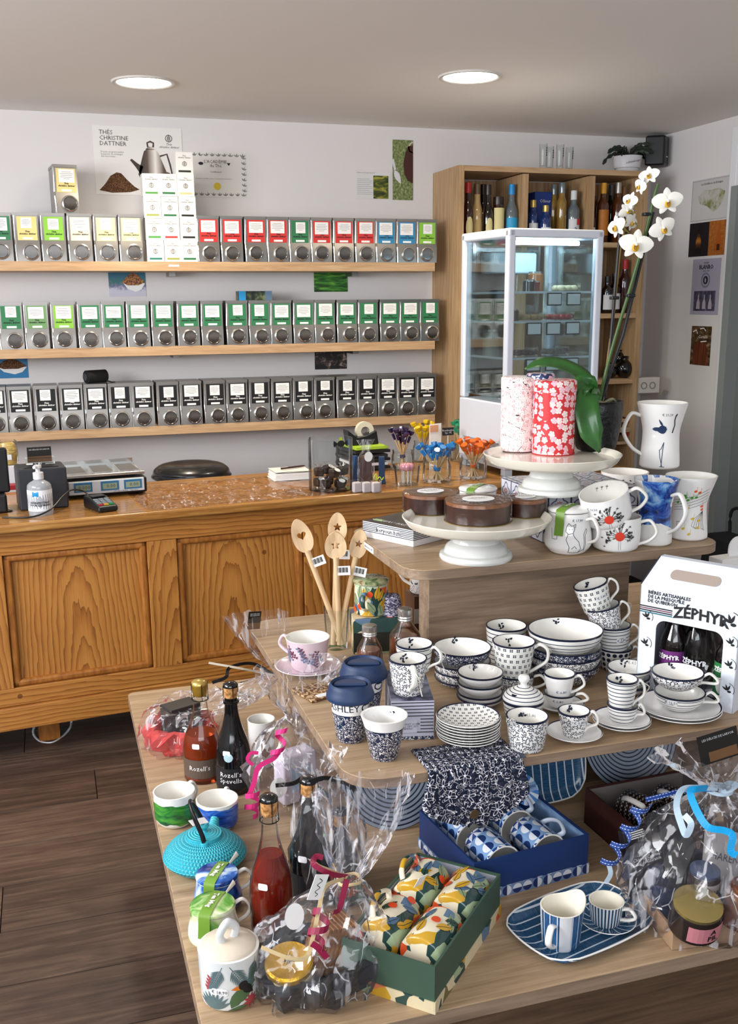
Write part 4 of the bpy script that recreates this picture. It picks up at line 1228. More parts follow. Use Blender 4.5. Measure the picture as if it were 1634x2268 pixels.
# jars of candy sticks
def sticks(px, py, wpx, pyt, n, col, cname, lab, glab, tall=0.15, jar=True, spread=0.5, seed=1, dy=0.0, z=ZT):
    c, r, h, rt = stand(px, py, z, wpx, pyt, wpx)
    c = c+CV*dy
    if jar:
        t = thing('candy_jar', lab, 'jar', (c.x, c.y, z), 0, 'glass jars of candy sticks')
        MB().lathe(smooth([(0, 0.001), (r*0.8, 0.001), (r, 0.012), (r, h*0.7), (r*0.9, h*0.85), (r*0.92, h)], 3)+[(r*0.87, h), (r*0.94, h*0.6), (r*0.9, 0.014), (0, 0.006)], 32).build('jar', GLASS, t, sharp=60)
    rnd = random.Random(seed)
    cm = mat('wrapper_'+cname, col, 0.2, coat=0.5)
    sm = mat('candy_stick', 'c7a97e', 0.5)
    for i in range(n):
        a = 2*PI*i/n+rnd.uniform(-.3, .3)
        q = spread*rnd.uniform(0.25, 1.0)
        bx_, by_ = -r*0.5*math.cos(a)*q, -r*0.5*math.sin(a)*q
        tx, ty = r*1.25*math.cos(a)*q, r*1.25*math.sin(a)*q
        L = tall*rnd.uniform(0.88, 1.05)
        g = thing('candy_stick', glab, 'candy stick', (c.x+bx_, c.y+by_, z+0.008), 0, cname+' candy sticks')
        MB().tube([(0, 0, 0), (tx-bx_, ty-by_, L)], 0.004, 6).build('stick', sm, g)
        d = Vector((tx-bx_, ty-by_, L)).normalized()
        e = Vector((tx-bx_, ty-by_, L))
        MB().tube([e-d*0.04, e-d*0.015, e-d*0.008, e, e+d*0.014], [0.0052, 0.007, 0.003, 0.011, 0.014], 7).build('twist_wrapper', cm, g, sharp=0)
        MB().tube([d*0.045, d*0.055, d*0.065], [0.004, 0.011, 0.004], 6).build('bow', cm, g, sharp=0)
    return c, r, h
sticks(967, 1072, 62, 1010, 17, '1c74b8', 'blue', 'glass jar of candy sticks in blue wrappers', 'candy stick with a twisted blue wrapper in the jar', 0.135, seed=2, spread=1.1)
sticks(1047, 1064, 60, 1010, 17, 'd8641c', 'orange', 'glass jar of candy sticks in orange wrappers', 'candy stick with a twisted orange wrapper in the jar', 0.14, seed=3, spread=1.1)
sticks(902, 1048, 50, 1000, 12, '2b1a44', 'purple', 'glass jar of candy sticks in dark purple wrappers', 'candy stick with a twisted purple wrapper in the jar', 0.16, seed=4, spread=0.9, dy=0.05)
sticks(950, 1030, 46, 980, 11, 'd8b51c', 'yellow', 'glass jar of candy sticks in yellow wrappers', 'candy stick with a twisted yellow wrapper in the jar', 0.16, seed=5, spread=0.9, dy=0.06)
sticks(1033, 1028, 46, 980, 11, '1d8a64', 'green', 'glass jar of candy sticks in green wrappers', 'candy stick with a twisted green wrapper in the jar', 0.165, seed=6, spread=1.0, dy=0.06)
c, r, h, rt = stand(901, 1078, ZT, 50, 1030, 60)
t = thing('lollipop_glass', 'glass of pink lollipops at the counter edge', 'glass', (c.x, c.y, ZT))
MB().lathe([(0, 0.001), (r, 0.001), (rt, h), (rt-0.002, h), (r-0.002, 0.006), (0, 0.006)], 30).build('glass', GLASS, t)
PINKC = mat('pink_candy', 'c98a97', 0.25, coat=0.5)
for i in range(7):
    a = i*0.9
    g = thing('pink_lollipop', 'small pink lollipop standing in the glass', 'lollipop', (c.x+0.017*math.cos(a), c.y+0.017*math.sin(a), ZT+0.008), a, 'pink lollipops in the glass')
    MB().tube([(0, 0, 0), (0.004, 0, 0.06)], 0.002, 5).build('stick', wl, g)
    MB().lathe(smooth([(0, 0.05), (0.012, 0.055), (0.013, 0.068), (0.009, 0.078), (0, 0.08)], 3), 12).build('candy', PINKC, g, sharp=180)
t, p = cth('chalk_price_sign', 'tiny black chalkboard price sign beside the green candy sticks', 'sign', 998, 1040, CA, dy=0.03)
MB().tube([(0, 0, 0), (0, 0, 0.15)], 0.002).build('stick', wl, t)
bx('board', (0, 0, 0.165), (0.055, 0.004, 0.034), BLACKP, t)
text(t, 'Roudoudou\n1pc 1€', 0.012, wl, (0, -0.003, 0.165))
t, p = cth('leaflet', 'white and orange leaflet leaning behind the yellow candy sticks', 'leaflet', 968, 1040, CA+0.3, dy=0.02)
bx('paper', (0, 0, 0.1), (0.07, 0.003, 0.2), PAPER, t, rot=None)
bx('orange_band', (-0.01, -0.002, 0.18), (0.05, 0.002, 0.03), mat('peach', 'dca37c', 0.6), t)

# ------------------------------------------------------------------ glass display fridge on the counter
FW, FD, FZ0, FZ1 = 0.46, 0.40, 1.18, 1.882
fr = thing('display_fridge', 'white glass-sided display fridge standing on the counter', 'fridge', (1.80, 3.845, ZT+0.0005), CA)
FR = mat('fridge_white', 'd3d8e2', 0.35)
z0, z1 = FZ0-ZT, FZ1-ZT
bx('base', (FW/2, FD/2, (z0+0.05)/2), (FW, FD, z0-0.05), FR, fr, bev=0.006)
bx('lower_grille', (FW/2, FD/2, 0.045), (FW-0.004, FD-0.004, 0.03), mat('fridge_grey', 'b4bcc8', 0.4), fr, bev=0.003)
for i in range(6):
    bx('louvre', (FW/2, -0.002, 0.075+i*0.012), (FW-0.1, 0.005, 0.005), mat('louvre_grey', '8b94a0', 0.5), fr)
    bx('louvre', (-0.002, FD/2, 0.075+i*0.012), (0.005, FD-0.1, 0.005), MATS['louvre_grey'], fr)
for x_ in (0.03, FW-0.03):
    for y_ in (0.03, FD-0.03):
        bx('foot', (x_, y_, 0.015), (0.035, 0.035, 0.03), MATS['fridge_grey'], fr)
        bx('post', (0.018 if x_ < 0.2 else FW-0.018, 0.018 if y_ < 0.2 else FD-0.018, (z0+z1)/2), (0.036, 0.036, z1-z0), FR, fr, bev=0.01)
bx('top', (FW/2, FD/2, z1-0.018), (FW, FD, 0.036), FR, fr, bev=0.008)
for (c_, d_) in (((FW/2, 0.012, (z0+z1)/2), (FW-0.07, 0.005, z1-z0-0.04)), ((0.012, FD/2, (z0+z1)/2), (0.005, FD-0.07, z1-z0-0.04)), ((FW-0.012, FD/2, (z0+z1)/2), (0.005, FD-0.07, z1-z0-0.04)), ((FW/2, FD-0.012, (z0+z1)/2), (FW-0.07, 0.005, z1-z0-0.04))):
    bx('glass_pane', c_, d_, PANE, fr)
bx('cooling_unit', (FW/2-0.03, FD-0.07, z1-0.125), (0.24, 0.08, 0.09), mat('unit_white', 'cfe2ea', 0.4), fr, bev=0.01)
MB().tube([(0.06, 0.1, z1-0.05), (FW-0.06, 0.1, z1-0.05)], 0.009, 10).build('light_tube', mat('fridge_tube', 'ffffff', 0.4, emit=('dff2ff', 30.0)), fr)
for x_ in (0.045, FW-0.045):
    bx('shelf_rail', (x_, FD-0.035, (z0+z1)/2), (0.016, 0.01, z1-z0-0.06), STEELL, fr)
shz = [onv(1125, y, (1.8, 3.845, 0)).z-ZT for y in (648, 715, 797)]
for z in shz:
    sf = bx('glass_shelf', (FW/2, FD/2, z), (FW-0.05, FD-0.06, 0.006), GLASS, fr)
    bx('shelf_edge', (FW/2, 0.03, z), (FW-0.05, 0.006, 0.009), WPLAST, sf)
    bx('shelf_edge', (0.026, FD/2, z), (0.006, FD-0.06, 0.009), WPLAST, sf)
    for j in range(3):
        if z == shz[0] and j == 0:
            continue
        bx('card_frame', (0.14+j*0.095, 0.02, z-0.028), (0.07, 0.004, 0.052), BLACKP, sf)
        bx('price_card', (0.14+j*0.095, 0.017, z-0.028), (0.06, 0.003, 0.042), mat('card_white', 'f0f1f2', 0.6), sf)
def fpos(x, y, z):
    p = Vector((1.80, 3.845, ZT))+CU*x+CV*y
    return (p.x, p.y, ZT+z+0.0035)
AMB = mat('honey_glass', '8a5220', 0.1, coat=0.5)
for i, (x, y, si, r_, h_, m_, lab) in enumerate(((0.10, 0.15, 0, 0.03, 0.075, GLASS, 'clear clip-top jar on the fridge top shelf, leftmost'), (0.16, 0.1, 0, 0.026, 0.05, mat('jam_dark', '2a1a16', 0.2, coat=0.4), 'dark jam jar on the fridge top shelf'), (0.21, 0.14, 0, 0.027, 0.045, mat('jam_red', '6e2418', 0.2, coat=0.4), 'short red jam jar on the fridge top shelf'), (0.255, 0.2, 0, 0.032, 0.085, AMB, 'amber honey jar on the fridge top shelf'), (0.07, 0.25, 2, 0.035, 0.11, mat('cream_tub', 'b9b4a8', 0.4), 'cream tub on the lowest fridge shelf'), (0.08, 0.1, 1, 0.03, 0.05, mat('olive_tub', '5a4a3a', 0.4), 'round brown tub on the middle fridge shelf'))):
    t = thing('food_jar', lab, 'jar', fpos(x, y, shz[si]), 0, 'jars in the fridge')
    MB().lathe([(0, 0), (r_, 0), (r_, h_*0.85), (r_*0.85, h_*0.92)], 24).build('jar', m_, t)
    MB().lathe([(r_*0.9, h_*0.9), (r_*0.92, h_), (0, h_)], 24).build('lid', STEELL, t)
for x, y, si, m_, lab in ((0.35, 0.12, 0, mat('pale_cheese', 'd8cfa6', 0.6), 'plastic tray of pale cheese on the fridge top shelf'), (0.17, 0.1, 1, mat('gratin', '9a7a48', 0.7), 'clear tray of crumbly gratin on the middle shelf'), (0.31, 0.1, 1, mat('tomato_red', 'a32a22', 0.4), 'clear tray of red tomatoes on the middle shelf'), (0.16, 0.14, 2, mat('sausage', '4a211d', 0.5), 'wrapped dark sausages on the lowest fridge shelf'), (0.33, 0.16, 2, mat('pate_tray', '7a746c', 0.5), 'wrapped grey tray on the lowest fridge shelf')):
    t = thing('food_tray', lab, 'food tray', fpos(x, y, shz[si]), 0.1, 'trays in the fridge')
    rnd = random.Random(int(x*100)+si)
    b = MB()
    for i in range(9):
        px_, py_ = (i % 3-1)*0.03+rnd.uniform(-.004, .004), (i//3-1)*0.026
        b.lathe(smooth([(0, 0.004), (0.014, 0.006), (0.016, 0.016), (0.008, 0.026), (0, 0.027)], 2), 10, c=(px_, py_, 0))
    o = b.build('food', m_, t, sharp=180)
    o['kind'] = 'stuff'
    MB().extr(rrect(0.115, 0.095, 0.015), 0.0005, 0.036).build('tray', SHRINK, t)
t = thing('paper_tangle', 'crumpled white paper strips on the fridge floor', 'paper', fpos(0.1, 0.12, z0-0.004))
for i in range(5):
    MB().tube(smooth([(random.uniform(-.06, .06), random.uniform(-.05, .05), random.uniform(0.004, 0.05)) for _ in range(5)]), 0.004, 6, flat=0.3).build('strip', WPLAST, t)

# ------------------------------------------------------------------ crockery patterns
def uvk(k):
    x, y, _ = k.xyz(k.co('UV'))
    return x, y
def stripefn(per=0.011, duty=0.2, ink='2a3850', bg='e9e7e2'):
    return lambda k: k.mix((uvk(k)[1]/per).fr() < duty, bg, ink)
def petitfn(k, per=0.0135, bg='efeee8', ink='2a3346', src='UV'):
    u, v = k.xyz(k.co(src, rot=(0, 0, 0.3 if src == 'Object' else 0)))[:2]
    row = (v/per).fl()
    a = (u/per+row*0.5).fr()-0.5
    b = (v/per).fr()-0.5
    d = ((abs(a)-0.135).sq()+(abs(b)-0.135).sq()) < 0.0145
    return k.mix(d, bg, ink)
def ditsyfn(k, s=0.0068, bg='eceae8', ink='20283e'):
    u, v = uvk(k)
    d, a, r = k.voro(k.cmb(u, v), 1/s, 0.75)
    f = d < (0.55+0.45*(a*3.0+r*6.0).cos())*s*0.54
    return k.mix(f, bg, ink)
def vinefn(k, s=0.024, bg='1b2744', ink='e2e0e2'):
    u, v = uvk(k)
    c = k.cmb(u, v)
    d, a, r = k.voro(c, 1/s, 0.6)
    pet = (0.62+0.38*(a*5.0+r*9.0).cos())*s*0.36
    flower = (abs(d-pet) < s*0.036).mx(d < s*0.07)
    n1 = k.noise(c, 2.1/s, 1.0, 0.4, 1.0)
    vine = k.m('MULTIPLY', abs(n1-0.5) < 0.017, d > s*0.34)
    d2, a2, r2 = k.voro(c, 1/(s*0.42), 0.9)
    leaf = k.m('MULTIPLY', abs(d2-(0.5+0.5*(a2*2.0+r2*7.0).cos())*s*0.17) < s*0.016, d > s*0.3)
    return k.mix(flower.mx(vine).mx(leaf), bg, ink)
def dotsfn(k, per=0.0135, bg='e6e4de', ink='20283e'):
    u, v = uvk(k)
    a = (u/per).fr()-0.5
    b = (v/per).fr()-0.5
    return k.mix((a.sq()+b.sq()) < 0.13, bg, ink)
PETITP = mat('petit_four_plate_glaze', rough=0.12, coat=0.3, fn=lambda k: petitfn(k, 0.0125, src='Object'))
STRIPE = mat('navy_stripe_glaze', rough=0.12, coat=0.3, fn=stripefn())
STRIPEF = mat('fine_navy_stripe_glaze', rough=0.12, coat=0.3, fn=stripefn(0.0085, 0.22))
PETIT = mat('petit_four_glaze', rough=0.12, coat=0.3, fn=petitfn)
DITSY = mat('ditsy_navy_glaze', rough=0.12, coat=0.3, fn=ditsyfn)
VINE = mat('white_vine_on_navy', rough=0.15, coat=0.3, fn=vinefn)
VINEC = mat('white_vine_cloth', rough=0.85, fn=lambda k: vinefn(k, 0.036, '151d36', 'd9d7dc'))
DOTS = mat('navy_dot_glaze', rough=0.12, coat=0.3, fn=dotsfn)
def waterfn(stops, sc=9.0, seed=0.0):
    def f(k):
        c = k.co('Object', loc=(seed, seed*0.7, 0))
        n = k.noise(c, sc, 4.0, 0.55, 0.8)
        return k.ramp(n, stops)
    return f
def face(loc):
    return math.atan2(-loc[1], -loc[0])
def prof_r(prof):
    P = sorted(prof, key=lambda p: p[1])
    def f(z):
        for (r0, z0_), (r1, z1_) in zip(P, P[1:]):
            if z0_ <= z <= z1_:
                return r0+(r1-r0)*((z-z0_)/(z1_-z0_) if z1_ > z0_ else 0)
        return P[-1][0]
    return f
def surf(rf, a0):
    def f(x, y, off):
        r = rf(y)
        a = a0+x/max(r, 0.01)
        return ((r+off)*math.cos(a), (r+off)*math.sin(a), y)
    return f
def surfin(rf, a0):                       # inner wall: drawn as seen from inside
    def f(x, y, off):
        r = rf(y)-0.0035
        a = a0-x/max(r, 0.01)
        return ((r-off)*math.cos(a), (r-off)*math.sin(a), y)
    return f
def handle(t, rf, h, ang, z1, z2, out, thick=None, m=None, style=0):
    thick = thick or (0.0078 if h > 0.11 else 0.0062 if h > 0.075 else 0.0048)
    za, zb = z1*h, z2*h
    ra, rb_ = rf(za)-0.002, rf(zb)-0.002
    if style == 0:
        P = [(ra, za), (ra+out*0.6, za+0.004), (ra+out, (za*0.6+zb*0.4)), (rb_+out*0.65, zb+(za-zb)*0.2), (rb_, zb)]
    elif style == 1:                      # pinched ear with a little spur on top
        P = [(ra, za), (ra+out*0.45, za+0.008), (ra+out*0.95, za-0.004), (ra+out*0.9, (za+zb)/2), (rb_+out*0.45, zb+0.01), (rb_, zb)]
    else:
        P = [(ra, za), (ra+out*0.7, za+0.002), (ra+out, za-(za-zb)*0.25), (ra+out*0.85, zb+(za-zb)*0.25), (rb_+out*0.4, zb), (rb_, zb)]
    pts = [(p[0]*math.cos(ang), p[0]*math.sin(ang), p[1]) for p in smooth(P, 7)]
    up = (-math.sin(ang), math.cos(ang), 0)
    o = MB().tube(pts, thick, 10, flat=0.62, up=up).build('handle', m or WHITE, t, sharp=180)
    return o
def cup(name, label, cat, loc, rb, rt, h, m, hang=None, group=None, inner=None, rim=None, shape=None, hz=(0.86, 0.2), out=0.028, rot=None, th=0.0032, hm=None, style=0, price=None, pin=None, motif=False, string=False, seg=44, foot=0.88):
    t = thing(name, label, cat, loc, 0, group, rot)
    if shape:
        outer = [(rb*foot, 0.0)]+smooth([(rb+(rt-rb)*0 if False else rr, zz*h) for zz, rr in shape], 5)
    else:
        outer = [(rb*foot, 0.0), (rb, 0.004), (rb+(rt-rb)*0.5, h*0.5)]
        outer += [(rt, h)]
    outer = [p for p in outer if p[1] < h-0.004]+[(prof_r(outer)(h-0.0035), h-0.0035), (rt, h)]
    rf = prof_r(outer)
    prof = [(0, 0.0)]+outer+[(rt-th*0.5, h+0.0006), (rt-th, h)]+[(max(rf(z)-th, 0.004), max(z, 0.006)) for z in [h*q for q in (0.92, 0.7, 0.45, 0.25, 0.1)]]+[(0, 0.006)]
    no = len(outer)
    mis = [0]*no+[1]*(len(prof)-1-no)
    if rim is not None:
        for j in range(no-1, no+2):
            mis[j] = 2
    MB().lathe(prof, seg, mis, uref=(rb+rt)/2, a0=face(loc)+PI).build('body', [m, inner or WHITE, rim or WHITE], t, sharp=50)
    if hang is not None:
        handle(t, rf, h, hang, hz[0], hz[1], out, m=hm, style=style)
        if string:
            a = hang
            q = (rt+out*0.75)
            MB().tube(smooth([(q*math.cos(a), q*math.sin(a), h*0.9), ((q+0.01)*math.cos(a+0.1), (q+0.01)*math.sin(a+0.1), h*0.75), (q*math.cos(a+0.2), q*math.sin(a+0.2), h*0.45), ((q+0.004)*math.cos(a+0.25), (q+0.004)*math.sin(a+0.25), h*0.2)]), 0.0011, 5).build('tag_string', mat('cotton_string', 'd9d4c8', 0.8), t)
    f0 = face(loc)
    if price:
        s_, zf, da = price
        b = MB().fan(rrect(0.026, 0.011, 0.003, 3, 0, h*zf), surf(rf, f0+da), off=0.0005)
        b.build('price_sticker', TAGM, t, sharp=180)
        link(bpy.data.objects.new('lettering', textmesh(s_, 0.0085, INK, fn=lambda x, y, o_: surf(rf, f0+da)(x, y+h*zf, 0.0009))), t)
    if pin:
        s_, da = pin
        link(bpy.data.objects.new('lettering', textmesh(s_, 0.009, GREYINK, fn=lambda x, y, o_: surfin(rf, f0+PI+da)(x, y+h*0.78, 0.001))), t)
    if motif:
        b = MB()
        g = surfin(rf, f0+PI+0.25)
        for i in range(7):
            b.fan(leafpts(random.uniform(-0.006, 0.003), h*0.82+random.uniform(-0.007, 0.006), 0.007, 0.0042, random.uniform(0, 6)), g)
        b.build('inner_motif', NAVY, t, sharp=180)
    return t, rf
def rim_loc(px, pyb, z, wb, pyt, wt):
    return stand(px, pyb, z, wb, pyt, wt)

# ------------------------------------------------------------------ three-tier display stand
Z_1, Z_2, Z_3 = 0.46, 0.74, 1.02
ds = thing('display_stand', 'three-tier oak display stand crowded with crockery and gifts', 'display stand', (1.1, 2.1, 0))
def board(name, x0, x1, y0, y1, zt, th, r):
    o = MB().extr(rrect(x1-x0, y1-y0, r, 8), -th, 0).build(name, OAK, ds, ((x0+x1)/2-1.1, (y0+y1)/2-2.1, zt), bev=0.0015, seg=1)
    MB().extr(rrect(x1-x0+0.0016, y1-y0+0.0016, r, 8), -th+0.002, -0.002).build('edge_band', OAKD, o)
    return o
board('bottom_board', 0.16, 2.05, 1.352, 2.95, Z_1, 0.03, 0.02)
board('middle_board', 0.474, 1.80, 1.642, 2.66, Z_2, 0.022, 0.075)
board('top_board', 0.727, 1.545, 2.03, 2.50, Z_3, 0.024, 0.06)
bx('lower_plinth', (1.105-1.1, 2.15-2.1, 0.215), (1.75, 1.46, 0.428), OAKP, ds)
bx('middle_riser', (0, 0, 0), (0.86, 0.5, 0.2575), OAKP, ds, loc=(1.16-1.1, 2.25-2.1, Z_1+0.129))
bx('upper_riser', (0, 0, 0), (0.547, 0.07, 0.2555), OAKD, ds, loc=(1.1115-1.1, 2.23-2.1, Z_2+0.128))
p = onv(833, 1215, (0.727, 2.33, 0))
t = thing('edge_price_strip', 'white price strip stuck on the top tier edge', 'price strip', (0.7255, 2.32, 1.008))
bx('strip', (0, 0, 0), (0.0008, 0.075, 0.015), PAPER, t)
text(t, 'gâteau breton 8€', 0.009, INK, (-0.0008, 0, 0), rot=(0, 0, -PI/2))

# cake stands
def cakestand(label, px, pyb, z, wb, pxt, pyt, wt):
    c, r, h, rt = stand(px, pyb, z, wb, pyt, wt)
    t = thing('cake_stand', label, 'cake stand', (c.x, c.y, z+0.0003), 0, 'white ceramic cake stands')
    foot = smooth([(r*0.97, 0.0), (r, 0.006), (r*0.97, 0.014)], 3)+smooth([(r*0.88, 0.017), (r*0.82, 0.03), (r*0.72, 0.037)], 3)+smooth([(r*0.66, 0.04), (r*0.6, 0.055), (r*0.5, 0.066)], 3)+[(r*0.46, h-0.03), (r*0.6, h-0.022)]
    MB().lathe([(0, 0.0)]+foot, 56).build('foot', mat('stand_glaze_grey', 'd5d6d2', 0.15, coat=0.3), t, sharp=25)
    pl = [(0, h-0.026), (rt*0.88, h-0.024), (rt*0.93, h-0.018), (rt*0.985, h-0.004), (rt, h), (rt*0.985, h+0.0015), (rt*0.95, h-0.002), (rt*0.90, h-0.012), (0, h-0.012)]
    MB().lathe(pl, 72).build('plate', CREAM, t, sharp=40)
    return c, rt, z+h-0.0118
c1, r1, zc1 = cakestand('low white cake stand carrying three chocolate cakes', 1053, 1256, Z_3, 163, 1057, 1143, 330)
BXZ = 0.125
bxp = thing('tile_pattern_box', 'mosaic tile patterned box under the rear cake stand', 'box', (1.262, 2.30, Z_3+0.0003))
def tilefn(k):
    u, v = uvk(k)
    per = 0.062
    a = (u/per).fr()-0.5
    b = (v/per).fr()-0.5
    d = (a.sq()+b.sq()).rt()
    th = k.m('ARCTAN2', b, a)
    star = d < 0.10+0.05*(th*8.0).cos()
    ring = abs(d-(0.3+0.06*(th*4.0).cos())) < 0.035
    edge = (abs(a) > 0.46).mx(abs(b) > 0.46)
    col = k.mix(ring, 'c9c9d2', '5a6076')
    col = k.mix(edge, col, '3d4254')
    col = k.mix(star, col, 'b0342c')
    return k.mix(d < 0.05, col, 'e7dfd2')
bx('carton', (0, 0, BXZ/2), (0.27, 0.25, BXZ), mat('mosaic_card', rough=0.5, fn=tilefn), bxp, bev=0.002)
bx('lid_line', (0, 0, BXZ*0.62), (0.2712, 0.2512, 0.002), DK, bxp)
bx('plain_label', (0.03, -0.1256, 0.09), (0.11, 0.001, 0.05), mat('lavender_card', 'c4c4d4', 0.5), bxp)
c2, r2, zc2 = cakestand('tall white cake stand carrying patterned tea tins and an orchid', 1219, 1104, Z_3+BXZ+0.0008, 148, 1230, 1004, 304)

# cakes
CKS = mat('chocolate_side', rough=0.35, fn=lambda k: k.ramp(k.noise(k.co('Object', (40, 40, 8)), 2.0, 3.0), [(0.3, '2c1610'), (0.7, '45261c')]), coat=0.3)
CKT = mat('cake_top', rough=0.45, fn=lambda k: k.ramp(k.noise(k.co('Object'), 70, 3.0), [(0.3, '6b3d22'), (0.6, '8d5a34'), (0.8, 'a87a50')]), coat=0.25)
def cake(label, px, pyb, w_, pyt):
    c, r, h, rt = stand(px, pyb, zc1, w_, pyt, w_)
    t = thing('chocolate_cake', label, 'cake', (c.x, c.y, zc1+0.0004), 0, 'wrapped chocolate cakes')
    h = max(h, 0.03)*1.12
    MB().lathe([(0, 0.001), (r*0.93, 0.001), (r*0.95, h-0.006)], 44).build('sponge', CKS, t)
    MB().lathe([(r*0.955, h-0.008), (r*0.94, h-0.001), (0, h)], 44).build('top_crust', CKT, t)
    rnd = random.Random(int(px))
    MB().lathe([(r*0.95, 0.0005), (r*0.985, 0.003), (r*0.99, h*0.6), (r*0.985, h), (r*0.93, h+0.0025), (0, h+0.002)], 40, warp=lambda p, a: p*Vector((1+rnd.uniform(-.008, .012),)*2+(1,)) if False else Vector((p.x*(1+0.012*math.sin(a*17+p.z*200)), p.y*(1+0.012*math.sin(a*17+p.z*200)), p.z))).build('wrapper', SHRINK, t, sharp=20)
    l = MB().extr(disc(r*0.48, 30, 0, 0, r*0.42), h+0.0026, h+0.0034).build('label', PAPER, t)
    text(l, 'GÂTEAU', 0.013, MATS['dark_grey_ink'], (0, 0.004, h+0.004), rot=(-PI/2, 0, 0))
    text(l, 'breton', 0.01, GREYINK, (0, -0.009, h+0.004), rot=(-PI/2, 0, 0))
    MB().lathe([(r*0.97, 0.0), (r*1.0, 0.0008), (r*0.97, 0.0016)], 40).build('base_card', gold, t)
cake('chocolate cake at the left back of the low stand', 953, 1144, 126, 1094)
cake('largest chocolate cake, foremost on the low stand', 1058, 1169, 152, 1112)
cake('smallest chocolate cake, right on the low stand', 1162, 1150, 96, 1106)

# box of butter cake
p0, p1 = onz(803, 1188, Z_3), onz(915, 1212, Z_3)
L_ = (p1-p0).length
an = math.atan2(p1.y-p0.y, p1.x-p0.x)
t = thing('cake_carton', 'white striped cake carton with a dark photo lid', 'carton', (p0.x, p0.y, Z_3+0.0003), an)
hb = onv(915, 1176, p1).z-Z_3
bx('carton', (L_/2, 0.105, hb/2), (L_, 0.21, hb), mat('carton_white', 'ebebee', 0.5), t, bev=0.0008)
for i in range(6):
    z = hb*(0.93-i*0.105)
    for a, b_ in (((0, 0.30) if i in (2, 3, 4) else (0, 1), 0), (((0.74, 1) if i in (2, 3, 4) else (0, 0.01)), 0)):
        bx('stripe', (L_*(a[0]+a[1])/2, -0.0004, z), (L_*(a[1]-a[0]), 0.0008, 0.0016), NAVY, t)
    bx('stripe', (L_+0.0004, 0.105, z), (0.0008, 0.21, 0.0016), NAVY, t)
text(t, 'keryoun.bzh', 0.0165, NAVY, (L_*0.52, -0.0014, hb*0.62))
lidp = bx('lid_print', (L_/2, 0.105, hb+0.0005), (L_-0.004, 0.206, 0.0009), mat('dark_cake_photo', rough=0.4, fn=lambda k: k.ramp(k.noise(k.co('Object'), 30, 3.0), [(0.35, '1b1514'), (0.6, '3a2a22'), (0.8, '6b4c36')])), t)
text(lidp, 'GÂTEAU BRETON', 0.02, PAPER, (L_/2, 0.03, hb+0.0013), rot=(-PI/2, 0, 0))
bx('green_sticker', (0.03, 0.03, hb+0.0015), (0.03, 0.012, 0.001), mat('pale_green', 'a9c48e', 0.5), lidp)

# sugar bowl behind the cakes
GREENB = mat('olive_green_band', '6d9432', 0.4)
def lidded(name, label, px, pyb, z, wb, pyt, wt, m, lidm, shape=None, hang=None, bandm=None, out=0.03, hz=(0.85, 0.3), knob=False, price=None, loc=None, bandword='Tea Set', hh=None):
    c, r, h, rt = stand(px, pyb, z, wb, pyt, wt)
    h = hh or h
    if loc:
        c = Vector(loc)
    sh = [(f_, r*(1-q_)+0*q_+ (rt-r)*q_+r*q_ if False else s_*rt) for f_, s_ in shape] if shape else None
    t, rf = cup(name, label, 'mug', (c.x, c.y, z+0.0003), r, rt, h, m, hang, None, None, None, sh, hz, out, price=price)
    lid = MB().lathe([(0, h+0.001), (rt*0.9, h+0.001), (rt*1.03, h+0.0025), (rt*1.04, h+0.006), (rt*0.98, h+0.0095), (rt*0.55, h+0.0125), (0, h+0.0135)], 44).build('lid', lidm, t, sharp=45)
    if bandm:
        f0 = face(c)
        b = MB()
        w_ = 0.022
        d = Vector((math.cos(f0-0.4), math.sin(f0-0.4), 0))
        sd = Vector((-d.y, d.x, 0))
        P = [-d*rt*0.95+Vector((0, 0, h+0.0105)), -d*rt*0.5+Vector((0, 0, h+0.0140)), Vector((0, 0, h+0.0148)), d*rt*0.5+Vector((0, 0, h+0.0140)), d*rt*0.99+Vector((0, 0, h+0.0108)), d*rt*1.06+Vector((0, 0, h+0.004)), d*(rf(h*0.75)+0.003)+Vector((0, 0, h*0.75)), d*(rf(h*0.5)+0.003)+Vector((0, 0, h*0.5))]
        b.strip(P, w_, sd)
        bo = b.build('paper_band', bandm, t, sharp=180)
        a_ = math.atan2(d.y, d.x)
        o = text(bo, bandword, 0.013, PAPER, (0, 0, h+0.0158), bold=0.0004)
        o.rotation_euler = (-PI/2, 0, 0)
        o.rotation_euler = (Matrix.Rotation(a_, 4, 'Z') @ Matrix.Rotation(-PI/2, 4, 'X')).to_euler()
    return t, rf, c, r, h, rt
lidded('sugar_bowl', 'white lidded bowl with a green paper band behind the cakes', 1058, 1150, Z_3, 70, 1092, 78, BONE, BONE, bandm=GREENB, loc=(ony(1058, 1095, 2.40).x, 2.40, Z_3), hh=ony(1058, 1086, 2.40).z-Z_3)
